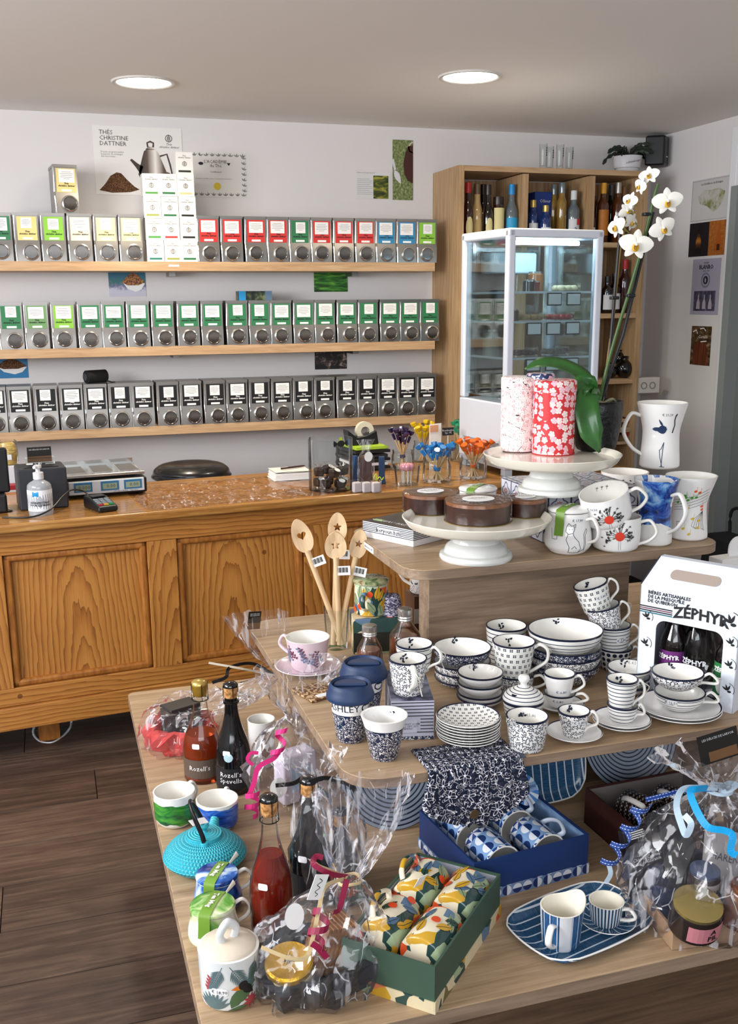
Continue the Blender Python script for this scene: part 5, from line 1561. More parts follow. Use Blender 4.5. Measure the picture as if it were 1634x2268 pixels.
# cat mug
tc, rfc, cc, rc, hc, rtc = lidded('cat_mug', 'white lidded tea mug with a line-drawn cat', 1256, 1231, Z_3, 78, 1132, 90, BONE, BONE, shape=[(0.04, 0.9), (0.2, 1.14), (0.45, 1.14), (0.75, 1.03), (1.0, 1.0)], hang=face((1.1, 2.1))+1.0, bandm=GREENB, out=0.034, price=('€ 17,80', 0.86, 0.45))
S_ = surf(rfc, face(cc))
CATL = [[(0.004, 0.062), (0.0, 0.055), (-0.001, 0.046), (0.004, 0.041), (0.012, 0.043), (0.015, 0.05), (0.013, 0.058), (0.009, 0.0565), (0.004, 0.062)], [(0.013, 0.058), (0.017, 0.061), (0.016, 0.053)],
        [(0.003, 0.041), (0.0, 0.03), (0.006, 0.016), (0.004, 0.004), (0.012, 0.003), (0.022, 0.004), (0.028, 0.012), (0.024, 0.026), (0.015, 0.036), (0.012, 0.043)], [(0.022, 0.004), (0.034, 0.01), (0.036, 0.025), (0.034, 0.04), (0.04, 0.05), (0.043, 0.046), (0.038, 0.038), (0.039, 0.02), (0.034, 0.006)],
        [(-0.03, 0.05), (-0.028, 0.03), (-0.018, 0.03), (-0.016, 0.05)], [(0.005, 0.05), (0.006, 0.051)], [(0.01, 0.05), (0.011, 0.051)], [(0.01, 0.012), (0.016, 0.018), (0.02, 0.012)]]
b = MB()
for l in CATL:
    b.line([(x*1.25-0.004, y*1.2+0.004) for x, y in l], 0.0011, S_, sub=3)
b.build('cat_drawing', INK, tc, sharp=0)

# dandelion mugs
def dandelion(t, rf, loc, h, dx=0.0, cz=0.55, sc=1.0, f0=None):
    S = surf(rf, (face(loc) if f0 is None else f0))
    b, rd = MB(), MB()
    rnd = random.Random(11)
    cy = h*cz
    rd.fan(disc(0.0085*sc, 14, dx, cy-0.004), S)
    for i in range(46):
        a = rnd.uniform(-0.5, PI+0.5)
        L = rnd.uniform(0.014, 0.026)*sc
        x1, y1 = dx+L*math.cos(a), cy-0.004+L*math.sin(a)
        b.line([(dx+0.008*sc*math.cos(a), cy-0.004+0.008*sc*math.sin(a)), (x1, y1)], 0.0006, S, sub=1)
        for da in (-1.0, 0.0, 1.0, 2.2):
            b.line([(x1, y1), (x1+0.0035*math.cos(a+da), y1+0.0035*math.sin(a+da))], 0.0013, S, sub=1)
    for e in (-0.002, 0.002):
        b.line([(dx+e, cy-0.012), (dx+e*1.5, 0.003)], 0.0006, S, sub=4)
    for x, y in ((-0.035, 0.2), (-0.042, 0.45), (-0.03, 0.62)):
        for da in (0.5, 1.5, 2.6):
            b.line([(dx+x, h*y), (dx+x+0.004*math.cos(da), h*y+0.004*math.sin(da))], 0.0013, S, sub=1)
    b.build('dandelion_drawing', INK, t, sharp=0)
    rd.build('dandelion_heart', mat('poppy_red', 'd8402c', 0.3), t)
hr = face((1.3, 2.15))
c, r, h, rt = stand(1361, 1226, Z_3, 84, 1142, 108)
MSH = lambda r, rt: [(0.03, r), (0.12, rt*0.93), (0.4, rt*0.99), (1.0, rt)]
t, rf = cup('dandelion_mug', 'white dandelion mug standing upright on the top tier', 'mug', (c.x, c.y, Z_3+0.0003), r, rt, h, BONE, hr+1.45, 'dandelion mugs', shape=MSH(r, rt), out=0.038)
dandelion(t, rf, c, h, 0.01, 0.58, 1.3)
dlo = (c.x-0.018, c.y, Z_3+h-0.012)
t, rf = cup('dandelion_mug', 'white dandelion mug leaning over the upright one', 'mug', dlo, r, rt, h*0.98, BONE, hr+1.55, 'dandelion mugs', shape=MSH(r, rt), out=0.038, rot=(0.12, -0.34, 0), price=('€ 16,50', 0.78, -0.55))
dandelion(t, rf, c, h*0.98, 0.004, 0.46, 1.3)
b = MB()
for i in range(3):
    S = surfin(rf, face(c)+PI+0.2)
    x = -0.008+i*0.012
    b.line([(x, h*0.72), (x+0.002, h*0.8)], 0.0008, S, sub=2)
    for da in (0.4, 1.4, 2.6):
        b.line([(x+0.002, h*0.8), (x+0.002+0.004*math.cos(da), h*0.8+0.004*math.sin(da))], 0.0012, S, sub=1)
b.build('inner_motif', INK, t, sharp=0)

# tall flared mugs
def tall(rb, rt, waist=0.9):
    return [(0.03, rb), (0.1, rb*1.0), (0.4, rb*waist), (0.6, rb*waist*1.01), (0.85, rb+(rt-rb)*0.5), (1.0, rt)]
WATERB = mat('blue_watercolour_glaze', rough=0.12, coat=0.4, fn=lambda k: k.mix(k.m('GREATER_THAN', k.noise(k.co('Object', loc=(2.1, 0, 0)), 14, 3.0, 0.5, 0.5), 0.5), 'edece8', k.ramp(k.noise(k.co('Object', loc=(5, 1, 0)), 20, 4.0, 0.6, 1.0), [(0.35, '14203f'), (0.46, '1d45a0'), (0.56, '5f95cf'), (0.68, 'b7cfe4')])))
c, r, h, rt = stand(1446, 1212, Z_3, 78, 1060, 100)
t, rf = cup('watercolour_mug', 'tall flared mug with blue watercolour blots', 'mug', (c.x, c.y, Z_3+0.0003), r, rt, h, WATERB, face(c)+0.95, 'tall flared mugs', inner=WATERB, shape=tall(r, rt), hz=(0.78, 0.2), out=0.042, hm=BONE)
ZB = Z_3+h
c, r, h, rt = stand(1522, 1200, Z_3, 82, 1052, 112)
t, rf = cup('music_mug', 'tall flared mug with coloured music notes and whisk', 'mug', (c.x, c.y, Z_3+0.0003), r, rt, h, BONE, face(c)+PI-0.4, 'tall flared mugs', shape=tall(r, rt), hz=(0.78, 0.2), out=0.04)
cm_ = c
S = surf(rf, face(c))
b = MB()
for i in range(5):
    b.line([(-0.045, h*0.62-i*0.006), (0.0, h*0.70-i*0.007), (0.05, h*0.83-i*0.008)], 0.0008, S, sub=6)
for i in range(7):
    b.line([(0.034, h*0.48), (0.012+i*0.004, h*0.36-0.002*i), (0.006+i*0.006, h*0.25-i*0.002), (0.018+i*0.003, h*0.2)], 0.0008, S, sub=4)
b.line([(-0.03, h*0.3), (-0.03, h*0.22), (-0.02, h*0.22), (-0.02, h*0.3), (-0.03, h*0.3)], 0.001, S, sub=2)
b.build('music_drawing', mat('green_ink', '41514a', 0.4), t, sharp=0)
for nm, cl, L in (('green_notes', '4f9a3a', ((-0.03, 0.60), (-0.022, 0.66), (-0.01, 0.69), (-0.005, 0.65), (0.004, 0.69), (-0.018, 0.595), (0.014, 0.70), (-0.012, 0.72))), ('orange_notes', 'e0632a', ((0.012, 0.80), (0.022, 0.78), (0.03, 0.55), (0.031, 0.5))), ('yellow_notes', 'dcb52a', ((-0.004, 0.52), (-0.012, 0.2), (0.002, 0.12), (0.008, 0.36), (0.022, 0.22), (0.024, 0.33)))):
    b = MB()
    for x, y in L:
        b.fan(disc(0.0042, 10, x, h*y, 0.003, 0.4), S)
        b.line([(x+0.003, h*y), (x+0.004, h*y+0.012)], 0.0007, S, sub=1)
    b.build(nm, mat(nm, cl, 0.3), t, sharp=180)
# bowl-like cups behind, carrying the bird mug
c, r, h, rt = stand(1380, 1120, Z_3, 75, 1044, 104)
t, rf = cup('breakfast_cup', 'wide white cup with tiny blue sprigs behind the dandelion mugs', 'cup', (c.x, c.y, Z_3+0.0003), r, rt, h, BONE, None, shape=[(0.03, r), (0.3, rt*0.88), (0.7, rt*0.96), (1.0, rt)])
b = MB()
for i in range(12):
    b.fan(leafpts(random.uniform(-0.04, 0.04), h*random.uniform(0.6, 0.9), 0.008, 0.003, random.uniform(0, 6)), surf(rf, face(c)))
b.build('sprig_print', NAVY, t, sharp=180)
c, r, h, rt = stand(1412, 1100, Z_3, 60, 1027, 60)
cup('espresso_cup', 'small white cup standing behind the bird mug', 'cup', (c.x+0.02, 2.455, Z_3+0.0003), 0.028, 0.034, h*0.95, BONE, None)
c, r, h, rt = stand(1459, 1041, ZB+0.002, 86, 891, 111)
t, rf = cup('bird_mug', 'tall flared mug with an ink crane, perched on the other mugs', 'mug', (c.x, c.y, ZB+0.0022), r, rt, h, BONE, face(c)-1.35, 'tall flared mugs', shape=tall(r, rt, 0.93), hz=(0.80, 0.2), out=0.042)
S = surf(rf, face(c))
IND = mat('indigo_ink', '2a3a5c', 0.3)
b = MB()
for i in range(9):
    b.fan(leafpts(0.012, h*0.63+(i-4)*0.0012, -0.036+abs(i-3)*0.002, 0.008, -0.25+i*0.09), S)
b.fan(leafpts(0.004, h*0.66, 0.022, 0.005, 2.1), S)
b.fan(leafpts(0.014, h*0.625, -0.026, 0.022, 0.15), S)
b.line([(0.008, h*0.42), (0.002, h*0.32), (-0.002, h*0.3), (0.0, h*0.2), (0.006, h*0.05)], 0.0018, S).line([(0.008, h*0.42), (0.006, h*0.3), (0.004, h*0.05)], 0.002, S)
b.line([(0.0, h*0.05), (0.012, h*0.045)], 0.0016, S)
b.build('crane_drawing', IND, t, sharp=180)
b = MB().line([(0.036, h*0.83), (0.033, h*0.76), (0.034, h*0.68), (0.030, h*0.6), (0.028, h*0.56)], 0.003, S)
b.fan(leafpts(0.04, h*0.86, -0.012, 0.004, 1.0), S)
b.build('crane_neck', INK, t, sharp=180)
link(bpy.data.objects.new('lettering', textmesh('€ 21,20', 0.0085, INK, fn=lambda x, y, o_: S(x+0.014, y+h*0.84, 0.0009))), t)
for i, (px, py_) in enumerate(((1297, 1052), (1308, 1072))):
    p = onz(px, py_, Z_3+0.09)
    t = thing('glass_spice_jar', ('rear', 'front')[i]+' small glass jar with domed lid behind the tall cake stand', 'jar', (1.44+i*0.035, 2.44-i*0.0, Z_3+0.0003), 0, 'small glass jars on the top tier')
    MB().lathe([(0, 0), (0.016, 0), (0.016, 0.06-i*0.02), (0.012, 0.066-i*0.02)], 20).build('jar', GLASS, t)
    MB().lathe([(0.0165, 0.062-i*0.02), (0.0165, 0.07-i*0.02), (0.009, 0.077-i*0.02), (0, 0.079-i*0.02)], 20).build('lid', CHROME, t)

# washi tea tins on the rear stand
def blossom(bg, bg2, pet, s=0.017):
    def f(k):
        u, v = uvk(k)
        c = k.cmb(u, v)
        d, a, r = k.voro(c, 1/s, 0.55)
        pr = (0.72+0.28*k.m('ABSOLUTE', (a*2.5+r*9.0).cos()))*s*0.50
        inp = d < pr
        cleft = k.m('MULTIPLY', abs((a*2.5+r*9.0).cos()) < 0.14, d > s*0.1)
        line = k.m('MULTIPLY', abs((a*5.0+r*18.0).sin()) < 0.16, d < s*0.3)
        big = k.noise(c, 16.0, 1.0)
        base = k.mix(big > 0.54, bg, bg2)
        keep = k.m('MULTIPLY', k.m('MULTIPLY', inp, 1.0-cleft), (k.noise(c, 9.0, 1.0)+r*0.35) > 0.5)
        col = k.mix(keep, base, k.mix(r > 0.6, pet, 'f0c3cc'))
        return k.mix(k.m('MULTIPLY', line, keep), col, '6e2a38')
    return f
WRED = mat('red_blossom_paper', rough=0.45, fn=blossom('c92a2f', 'd5343a', 'f3e3df'))
def pinkfn(k):
    u, v = uvk(k)
    c = k.cmb(u, v)
    d, a, r = k.voro(c, 1/0.012, 0.9)
    blob = d < (0.7+0.3*(a*5.0+r*9).cos())*0.0062
    n = k.noise(c, 24.0, 1.0, 0.4, 1.0)
    tw = k.m('MULTIPLY', abs(n-0.5) < 0.009, k.noise(c, 150.0, 0.0) > 0.48)
    d2, a2, r2 = k.voro(c, 1/0.005, 1.0)
    dots = k.m('MULTIPLY', d2 < 0.0008, r2 > 0.6)
    col = k.mix(blob, 'efe6e3', k.mix(r > 0.55, 'f0ded9', 'e4b9ba'))
    return k.mix(tw.mx(dots), col, '3a2226')
WPINK = mat('pink_blossom_paper', rough=0.45, fn=pinkfn)
WBLU = mat('navy_washi_paper', rough=0.45, fn=lambda k: blossom('24365f', '2b4272', 'd9dfe8', 0.014)(k))
def washi(label, px, pyb, wpx, pyt, m, edge, dy=0.0):
    c, r, h, rt = stand(px, pyb, zc2, wpx, pyt, wpx)
    if dy:
        c = c2+VH*0.122-RIGHT*0.012
        r = 0.034
        h = onv(1196, 826, c).z-zc2
    t = thing('washi_tea_tin', label, 'tea tin', (c.x, c.y, zc2+0.0003), 0, 'paper covered tea tins')
    MB().lathe([(0, 0.0), (r, 0.0), (r, h*0.84)], 44, a0=face(c)+PI).build('body', m, t)
    lid = MB().lathe([(r+0.0008, h*0.842), (r+0.0008, h-0.004), (r-0.003, h-0.001), (0, h)], 44, a0=face(c)+PI, uref=r).build('lid', m, t, sharp=30)
    MB().lathe([(r+0.001, 0.0), (r+0.0012, 0.003)], 44).build('base_rim', edge, t)
    return c, h
washi('pale pink blossom paper tea tin on the rear cake stand', 1146, 1004, 78, 833, WPINK, mat('tin_brown', '5a3a34', 0.4))
washi('red blossom paper tea tin on the rear cake stand', 1224, 1011, 92, 840, WRED, redc)
washi('navy paper tea tin hidden behind the pink and red tins', 1196, 985, 84, 828, WBLU, NAVY, 0.03)

# orchid
c, r, h, rt = stand(1318, 1003, zc2, 84, 887, 112)
oc_ = Vector((c.x, c.y, zc2))
t = thing('potted_orchid', 'white moth orchid in a black hammered pot on the rear stand', 'potted plant', (c.x, c.y, zc2+0.0003))
POTK = mat('hammered_black_pot', '0a0a0b', 0.4, fn=lambda k: (k.bump(k.noise(k.co('Object'), 90, 2.0), 0.6, 0.004), None)[1])
MB().lathe(smooth([(r*0.85, 0), (r*1.05, 0.01), (rt*0.93, h*0.45), (rt*1.0, h*0.75), (rt*0.97, h*0.95), (rt, h)], 4)+[(rt-0.004, h), (rt-0.006, h-0.012), (0, h-0.014)], 44).build('pot', POTK, t, sharp=50)
for i in range(9):
    a = random.uniform(0, 6.28)
    MB().tube(smooth([(rt*0.2*math.cos(a), rt*0.2*math.sin(a), h-0.01), (rt*0.6*math.cos(a+0.6), rt*0.6*math.sin(a+0.6), h+random.uniform(0, 0.012)), (rt*0.8*math.cos(a+1.4), rt*0.8*math.sin(a+1.4), h-0.01)]), 0.0035, 6).build('root', mat('orchid_root', '8a8468', 0.7), t)
def opx(px, py, fw=0.0):
    q = onv(px, py, oc_+VH*fw)
    return q-oc_
LEAF = mat('orchid_leaf', rough=0.3, coat=0.3, fn=lambda k: k.ramp(k.noise(k.co('Object'), 14, 3.0), [(0.3, '1f4a1c'), (0.6, '2f6426'), (0.8, '3f7a30')]))
def blade(name, pts, ws, nrm, m, parent, crease=0.18, n=5):
    P = smooth([tuple(p) for p in pts], n)
    N = len(P)
    W = np.interp(np.linspace(0, 1, N), np.linspace(0, 1, len(ws)), ws)
    b = MB()
    rows = []
    for i, p in enumerate(P):
        p = Vector(p)
        tdir = (Vector(P[min(i+1, N-1)])-Vector(P[max(i-1, 0)])).normalized()
        sd = tdir.cross(Vector(nrm)).normalized()
        up = sd.cross(tdir).normalized()
        rows.append([p+sd*(W[i]*q)+up*(W[i]*crease*(abs(q)*2)) for q in (-0.5, -0.25, 0, 0.25, 0.5)])
    for A, B in zip(rows, rows[1:]):
        for q in range(4):
            b.quad([A[q], A[q+1], B[q+1], B[q]])
    bm = bmesh.new()
    me = b.mesh(name, m, 180)
    bm.from_mesh(me)
    bmesh.ops.remove_doubles(bm, verts=bm.verts, dist=1e-6)
    bm.to_mesh(me)
    bm.free()
    o = link(bpy.data.objects.new(name, me), parent)
    s_ = o.modifiers.new('thickness', 'SOLIDIFY')
    s_.thickness = 0.0012
    return o
toc = -VH
blade('leaf', [opx(1318, 890, 0.0), opx(1306, 868, -0.035), opx(1298, 905, -0.075), opx(1308, 960, -0.085), opx(1328, 1002, -0.08)], [0.012, 0.045, 0.06, 0.06, 0.006], toc+Vector((0, 0, 0.5)), LEAF, t)
blade('leaf', [opx(1322, 890, 0.02), opx(1290, 838, 0.04), opx(1240, 812, 0.05), opx(1195, 808, 0.05), opx(1162, 818, 0.05)], [0.012, 0.05, 0.056, 0.045, 0.006], toc*0.5+Vector((0, 0, 1)), LEAF, t)
blade('leaf', [opx(1322, 888, 0.0), opx(1302, 850, -0.03), opx(1283, 862, -0.05), opx(1277, 905, -0.045)], [0.012, 0.045, 0.05, 0.01], toc+Vector((-0.5, 0, 0.4)), LEAF, t)
blade('leaf', [opx(1325, 888, 0.0), opx(1320, 872, -0.03), opx(1316, 900, -0.05), opx(1318, 925, -0.05)], [0.01, 0.03, 0.03, 0.004], toc+Vector((0.3, 0, 0.3)), LEAF, t)
STG = mat('orchid_stem', '3f5a2a', 0.5)
STK = mat('support_stick', '15161a', 0.5)
MB().tube(smooth([opx(*p) for p in ((1328, 885), (1345, 810), (1372, 715), (1395, 640), (1418, 560), (1436, 490), (1450, 432), (1457, 408))]), 0.0042, 8).build('stem', STG, t)
MB().tube(smooth([opx(*p, 0.03) for p in ((1332, 888), (1345, 800), (1358, 700), (1366, 620), (1374, 550), (1392, 470))]), 0.003, 8).build('stem', mat('orchid_stem_gold', '8a6a24', 0.5), t)
MB().tube([opx(1330, 888, 0.01), opx(1380, 740, 0.01), opx(1446, 470, 0.01)], 0.0045, 8).build('support_stick', STK, t)
MB().tube([opx(1338, 888, 0.03), opx(1352, 760, 0.03), opx(1374, 500, 0.03)], 0.0042, 8).build('support_stick', STK, t)
for p in ((1396, 655), (1360, 660), (1432, 475)):
    q = opx(p[0], p[1], 0.0)
    MB().box(q, (0.02, 0.016, 0.008)).build('clip', BLACKP, t, bev=0.002)
PET = mat('orchid_petal', 'eae7de', 0.55)
PETY = mat('orchid_lip', 'd9a92a', 0.45)
def petal(l, w_, a, curl, base=0.12):
    b = MB()
    n, q = 7, 4
    rows = []
    for i in range(n+1):
        s = i/n
        ww = w_/2*max(0.03, math.sin(PI*min(1, s**0.75*0.97+0.015)))**0.55
        y = l*s
        zc = curl*l*(s**2)
        rows.append([Vector((ww*(-1+2*j/q), y, zc-0.25*abs(-1+2*j/q)**2*ww*0.7)) for j in range(q+1)])
    ra = Matrix.Rotation(a, 3, 'Z')
    for A, B in zip(rows, rows[1:]):
        for j in range(q):
            b.quad([ra @ A[j], ra @ A[j+1], ra @ B[j+1], ra @ B[j]])
    me = b.mesh('petal', PET, 180)
    bm = bmesh.new()
    bm.from_mesh(me)
    bmesh.ops.remove_doubles(bm, verts=bm.verts, dist=1e-6)
    bm.to_mesh(me)
    bm.free()
    return me
PM = [petal(1.0, 0.95, PI/2-0.15, -0.1), petal(1.0, 0.95, -PI/2+0.15, -0.1), petal(0.85, 0.55, 0.0, -0.1), petal(0.85, 0.5, PI-0.6, -0.15), petal(0.85, 0.5, PI+0.6, -0.15)]
lipm = MB().lathe(smooth([(0.02, 0.0), (0.16, 0.05), (0.2, 0.16), (0.12, 0.26)], 3), 12, sy=1.25).mesh('lip', PETY, 180)
colm = MB().lathe(smooth([(0.0, 0.32), (0.09, 0.28), (0.1, 0.15), (0.04, 0.0)], 3), 10).mesh('column', PET, 180)
for px, py_, w_, yw_, ptc, rl in ((1437, 388, 46, -0.3, 0.3, 0.2), (1417, 412, 42, -0.9, 0.1, -0.3), (1478, 446, 66, 0.15, 0.0, 0.1), (1394, 444, 44, -0.7, 0.3, -0.2), (1467, 506, 62, 0.4, 0.05, 0.45), (1364, 502, 56, -0.85, 0.0, 0.3), (1399, 492, 44, 0.9, -0.2, -0.5), (1408, 542, 74, 0.1, 0.0, -0.15), (1388, 466, 40, 0.4, -0.3, 0.8)):
    q = opx(px, py_, -0.02 if w_ > 50 else 0.0)
    s_ = met(w_, q+oc_)*0.52
    fl_ = bpy.data.objects.new('flower', None)
    fl_.empty_display_size = 0.01
    COL.objects.link(fl_)
    fl_.parent = t
    d = (CAMP-(q+oc_)).normalized()
    base = d.to_track_quat('Z', 'Y').to_matrix()
    R_ = base @ Matrix.Rotation(yw_, 3, 'Y') @ Matrix.Rotation(-ptc, 3, 'X') @ Matrix.Rotation(rl, 3, 'Z')
    fl_.matrix_local = Matrix.Translation(q) @ R_.to_4x4() @ Matrix.Scale(s_, 4)
    for i, me in enumerate(PM):
        o = link(bpy.data.objects.new('petal' if i < 2 else 'sepal', me), fl_, (0, 0, 0.06 if i < 2 else 0.0))
    link(bpy.data.objects.new('lip', lipm), fl_, (0, -0.16, 0.05))
    link(bpy.data.objects.new('column', colm), fl_, (0, 0.02, 0.03))
    st = Vector(opx(px+(1445-px)*0.35, py_+14, 0.01))
    MB().tube([tuple(q), tuple((Vector(q)+st)/2+Vector((0, 0, 0.006))), tuple(st)], 0.002, 6).build('flower_stalk', mat('flower_stalk', '8f8a4a', 0.5), t)

# ------------------------------------------------------------------ middle tier
def st2(px, pyb, wb, pyt, wt, z=None):
    return stand(px, pyb, Z_2 if z is None else z, wb, pyt, wt)
fc_ = face((1.0, 1.9))
RH = fc_+1.5            # handle pointing to the viewer's right
LH = fc_-1.5
def simple(name, label, px, pyb, wb, pyt, wt, m, hang=None, z=None, cat='mug', group=None, rim=NAVY, **kw):
    zz = (Z_2 if z is None else z)
    c, r, h, rt = stand(px, pyb, zz, wb, pyt, wt)
    t, rf = cup(name, label, cat, (c.x, c.y, zz+0.0003), r, rt, h, m, hang, group, rim=rim, **kw)
    return t, rf, c, r, h, rt
BLUES = 'navy and white crockery'
# pink cup and saucer
def saucer(name, label, px, pyb, wpx, m, loc=None, r=None, z=None, group=None, rimm=None, well=0.45, cat='saucer', hgt=0.014):
    zz = Z_2 if z is None else z
    if loc is None:
        p = onz(px, pyb, zz)
        r = met(wpx, p)/2
        d = Vector((p.x, p.y, 0)).normalized()
        loc = p+d*r*0.78
        r = met(wpx, loc)/2
    t = thing(name, label, cat, (loc[0], loc[1], zz+0.0003), 0, group)
    pr = [(0, 0.0), (r*well, 0.0), (r*0.72, 0.004), (r*0.97, hgt-0.001), (r, hgt), (r*0.985, hgt+0.0012), (r*0.95, hgt-0.0005), (r*0.7, 0.008), (r*well, 0.005), (0, 0.0045)]
    MB().lathe(pr, 52, [0, 0, 0, 0, 0, 1, 2, 2, 2]).build('plate', [BONE, rimm or BONE, m], t, sharp=50)
    return t, Vector(loc), r, zz+0.005
PINKG = mat('rose_glaze', 'd9c3cc', 0.15, coat=0.3)
SPR = mat('mauve_sprig', '7a5a72', 0.4)
ts, ls, rs, zs = saucer('rose_saucer', 'pale rose saucer under the flowered cup', 683, 1504, 146, PINKG)
def sprigs(t, rf, h, f0, n=60, spread=0.05, m=SPR, cols=None, seed=1):
    rnd = random.Random(seed)
    cols = cols or [SPR, mat('plum_sprig', '6a3a4c', 0.4), mat('blue_sprig', '6a7a9a', 0.4)]
    S = surf(rf, f0)
    B = [MB() for _ in cols]
    for i in range(n//6):
        x, y = rnd.uniform(-spread, spread), rnd.uniform(0.18, 0.6)*h
        k_ = rnd.randrange(len(cols))
        a = rnd.uniform(1.0, 2.2)
        L = h*0.3
        B[k_].line([(x, y), (x+L*0.5*math.cos(a), y+L*0.5*math.sin(a)), (x+L*math.cos(a+0.3), y+L*math.sin(a+0.3))], 0.0009, S, sub=3)
        for j in range(6):
            q = j/6
            B[k_].fan(leafpts(x+L*q*math.cos(a+0.15), y+L*q*math.sin(a+0.15), 0.008, 0.0045, a+(1 if j % 2 else -1)*0.9), S)
    for b, c_ in zip(B, cols):
        if b.v:
            b.build('flower_print', c_, t, sharp=180)
zc = zs+0.0005
c = Vector((ls.x, ls.y, zc))
tp = onv(687, 1410, c)
h = tp.z-zc
rt = met(99, tp)/2
t, rf = cup('flowered_cup', 'pale rose cup with meadow flowers on its saucer', 'cup', (c.x, c.y, zc), rt*0.68, rt, h, PINKG, fc_-1.75, None, shape=[(0.03, rt*0.68), (0.25, rt*0.82), (0.7, rt*0.92), (1.0, rt)], out=0.024, hz=(0.9, 0.4), hm=PINKG)
sprigs(t, rf, h, fc_, 110, 0.055)

# wooden spoons in a glass
c, r, h, rt = st2(746, 1442, 46, 1345, 58)
gl = thing('spoon_glass', 'tall clear glass holding wooden spoons', 'glass', (c.x, c.y, Z_2+0.0003))
MB().lathe([(0, 0.0), (r, 0.0), (rt, h), (rt-0.002, h), (r-0.002, 0.006), (0, 0.006)], 36).build('glass', GLASS, gl)
BEECH = mat('beech_wood', rough=0.55, fn=lambda k: k.ramp(k.noise(k.co('Object', (60, 60, 6)), 1.5, 3.0), [(0.3, 'cdaa80'), (0.6, 'dcbd96'), (0.8, 'e6cdab')]))
def spoon(label, hx, hy, bxp, byp, wpx, lpx, hole, dy=0.0, cut='star'):
    cc_ = Vector((c.x, c.y, 0))+VH*dy
    H_ = onv(hx, hy, cc_)
    B_ = onv(bxp, byp, Vector((c.x, c.y, 0)))
    B_.z = max(B_.z, Z_2+0.0085)
    t = thing('wooden_spoon', label, 'spoon', B_, 0, 'wooden spoons in the glass')
    ax = (H_-B_)
    L = ax.length
    az = ax.normalized()
    d = (CAMP-H_).normalized()
    ay = -(d-az*d.dot(az)).normalized()
    axx = ay.cross(az)
    R_ = Matrix((axx, ay, az)).transposed()
    t.rotation_euler = R_.to_euler()
    w_, l_ = met(wpx, H_), met(lpx, H_)
    b = MB()
    MB().tube([(0, 0, 0), (0, 0, (L-l_/2)*0.6), (0, 0, L-l_/2+0.004)], [0.0075, 0.0065, 0.0075], 10).build('shaft', BEECH, t)
    # bowl of the spoon with a cut-out
    n = 40
    out = [(w_/2*math.sin(2*PI*i/n)*(1-0.16*math.cos(2*PI*i/n+PI)), L+l_/2*math.cos(2*PI*i/n)*-1) for i in range(n)]
    if cut == 'star':
        inn = []
        for i in range(n):
            a = 2*PI*i/n
            k5 = 1-abs((((a+PI)/(2*PI)*5) % 1)-0.5)*2 if False else abs((((a+PI)/(2*PI)*5) % 1)-0.5)*2
            rr = hole*(0.45+0.55*k5**1.3)
            inn.append((rr*math.sin(a), L-rr*math.cos(a)))
    else:
        inn = []
        for i in range(n):
            a = 2*PI*i/n+PI
            x_ = 16*math.sin(a)**3
            y_ = 13*math.cos(a)-5*math.cos(2*a)-2*math.cos(3*a)-math.cos(4*a)
            inn.append((-x_/16*hole, L+y_/16*hole))
    m = MB()
    for y_, off in ((-0.006, 0), (0.006, 1)):
        pass
    for i in range(n):
        k_ = (i+1) % n
        A, B = out[i], out[k_]
        C_, D = inn[i], inn[k_]
        q = lambda p, y, s=1.0: (p[0], y, p[1])
        dish = 0.004
        m.quad([q(A, -0.003), q(B, -0.003), q(D, -0.003+dish), q(C_, -0.003+dish)])
        m.quad([q(B, 0.005), q(A, 0.005), q(C_, 0.006), q(D, 0.006)])
        m.quad([q(B, -0.003), q(A, -0.003), q(A, 0.005), q(B, 0.005)])
        m.quad([q(C_, -0.003+dish), q(D, -0.003+dish), q(D, 0.006), q(C_, 0.006)])
    m.build('bowl', BEECH, t, sharp=35)
    tg = bx('barcode_tag', (0.016, -0.006, L-l_/2-0.03), (0.036, 0.0008, 0.024), PAPER, t)
    for i in range(9):
        bx('barcode', (0.004+i*0.0028, -0.0068, L-l_/2-0.028), (0.0009+0.0007*(i % 3), 0.0004, 0.013), INK, tg)
    return t
spoon('wooden spoon with a heart cut-out in the tall glass', 668, 1187, 758, 1438, 44, 78, 0.0115, 0.0, 'heart')
spoon('rear wooden spoon with a star cut-out, tallest in the glass', 747, 1168, 738, 1430, 42, 66, 0.011, 0.02)
spoon('front wooden spoon with a star cut-out and barcode tag', 743, 1208, 752, 1436, 48, 62, 0.012, -0.015)
spoon('wooden spoon half hidden behind the top tier edge', 794, 1205, 748, 1420, 38, 66, 0.010, 0.01)

# jungle tin mug on its carton, silver-capped bottles
def junglefn(sc=26.0, base='e4d9bd'):
    def f(k):
        c = k.co('Object')
        n = k.n('TexVoronoi')
        mp = k.noise(c, 14.0, 2.0)
        cv = k.xyz(c)
        dv = k.cmb(cv[0]+mp*0.05, cv[1]+mp*0.03, cv[2]*0.7+mp*0.04)
        k.nt.links.new(dv.o, n.inputs['Vector'])
        n.inputs['Scale'].default_value = sc
        r = k.xyz(V(k, n.outputs['Color']))[0]
        col = k.ramp(r, [(0.0, '26403f'), (0.17, '2d4a44'), (0.18, 'c79a2c'), (0.28, 'c79a2c'), (0.29, base), (0.66, base), (0.67, '5f7a94'), (0.78, '5f7a94'), (0.79, 'd9542c'), (0.87, 'd9542c'), (0.88, '9db08a'), (1.0, '9db08a')])
        return col
    return f
JUN = mat('jungle_print_glaze', rough=0.15, coat=0.3, fn=junglefn(38.0))
JUNE = mat('jungle_print_card', rough=0.5, fn=junglefn(30.0, 'd9c9a4'))
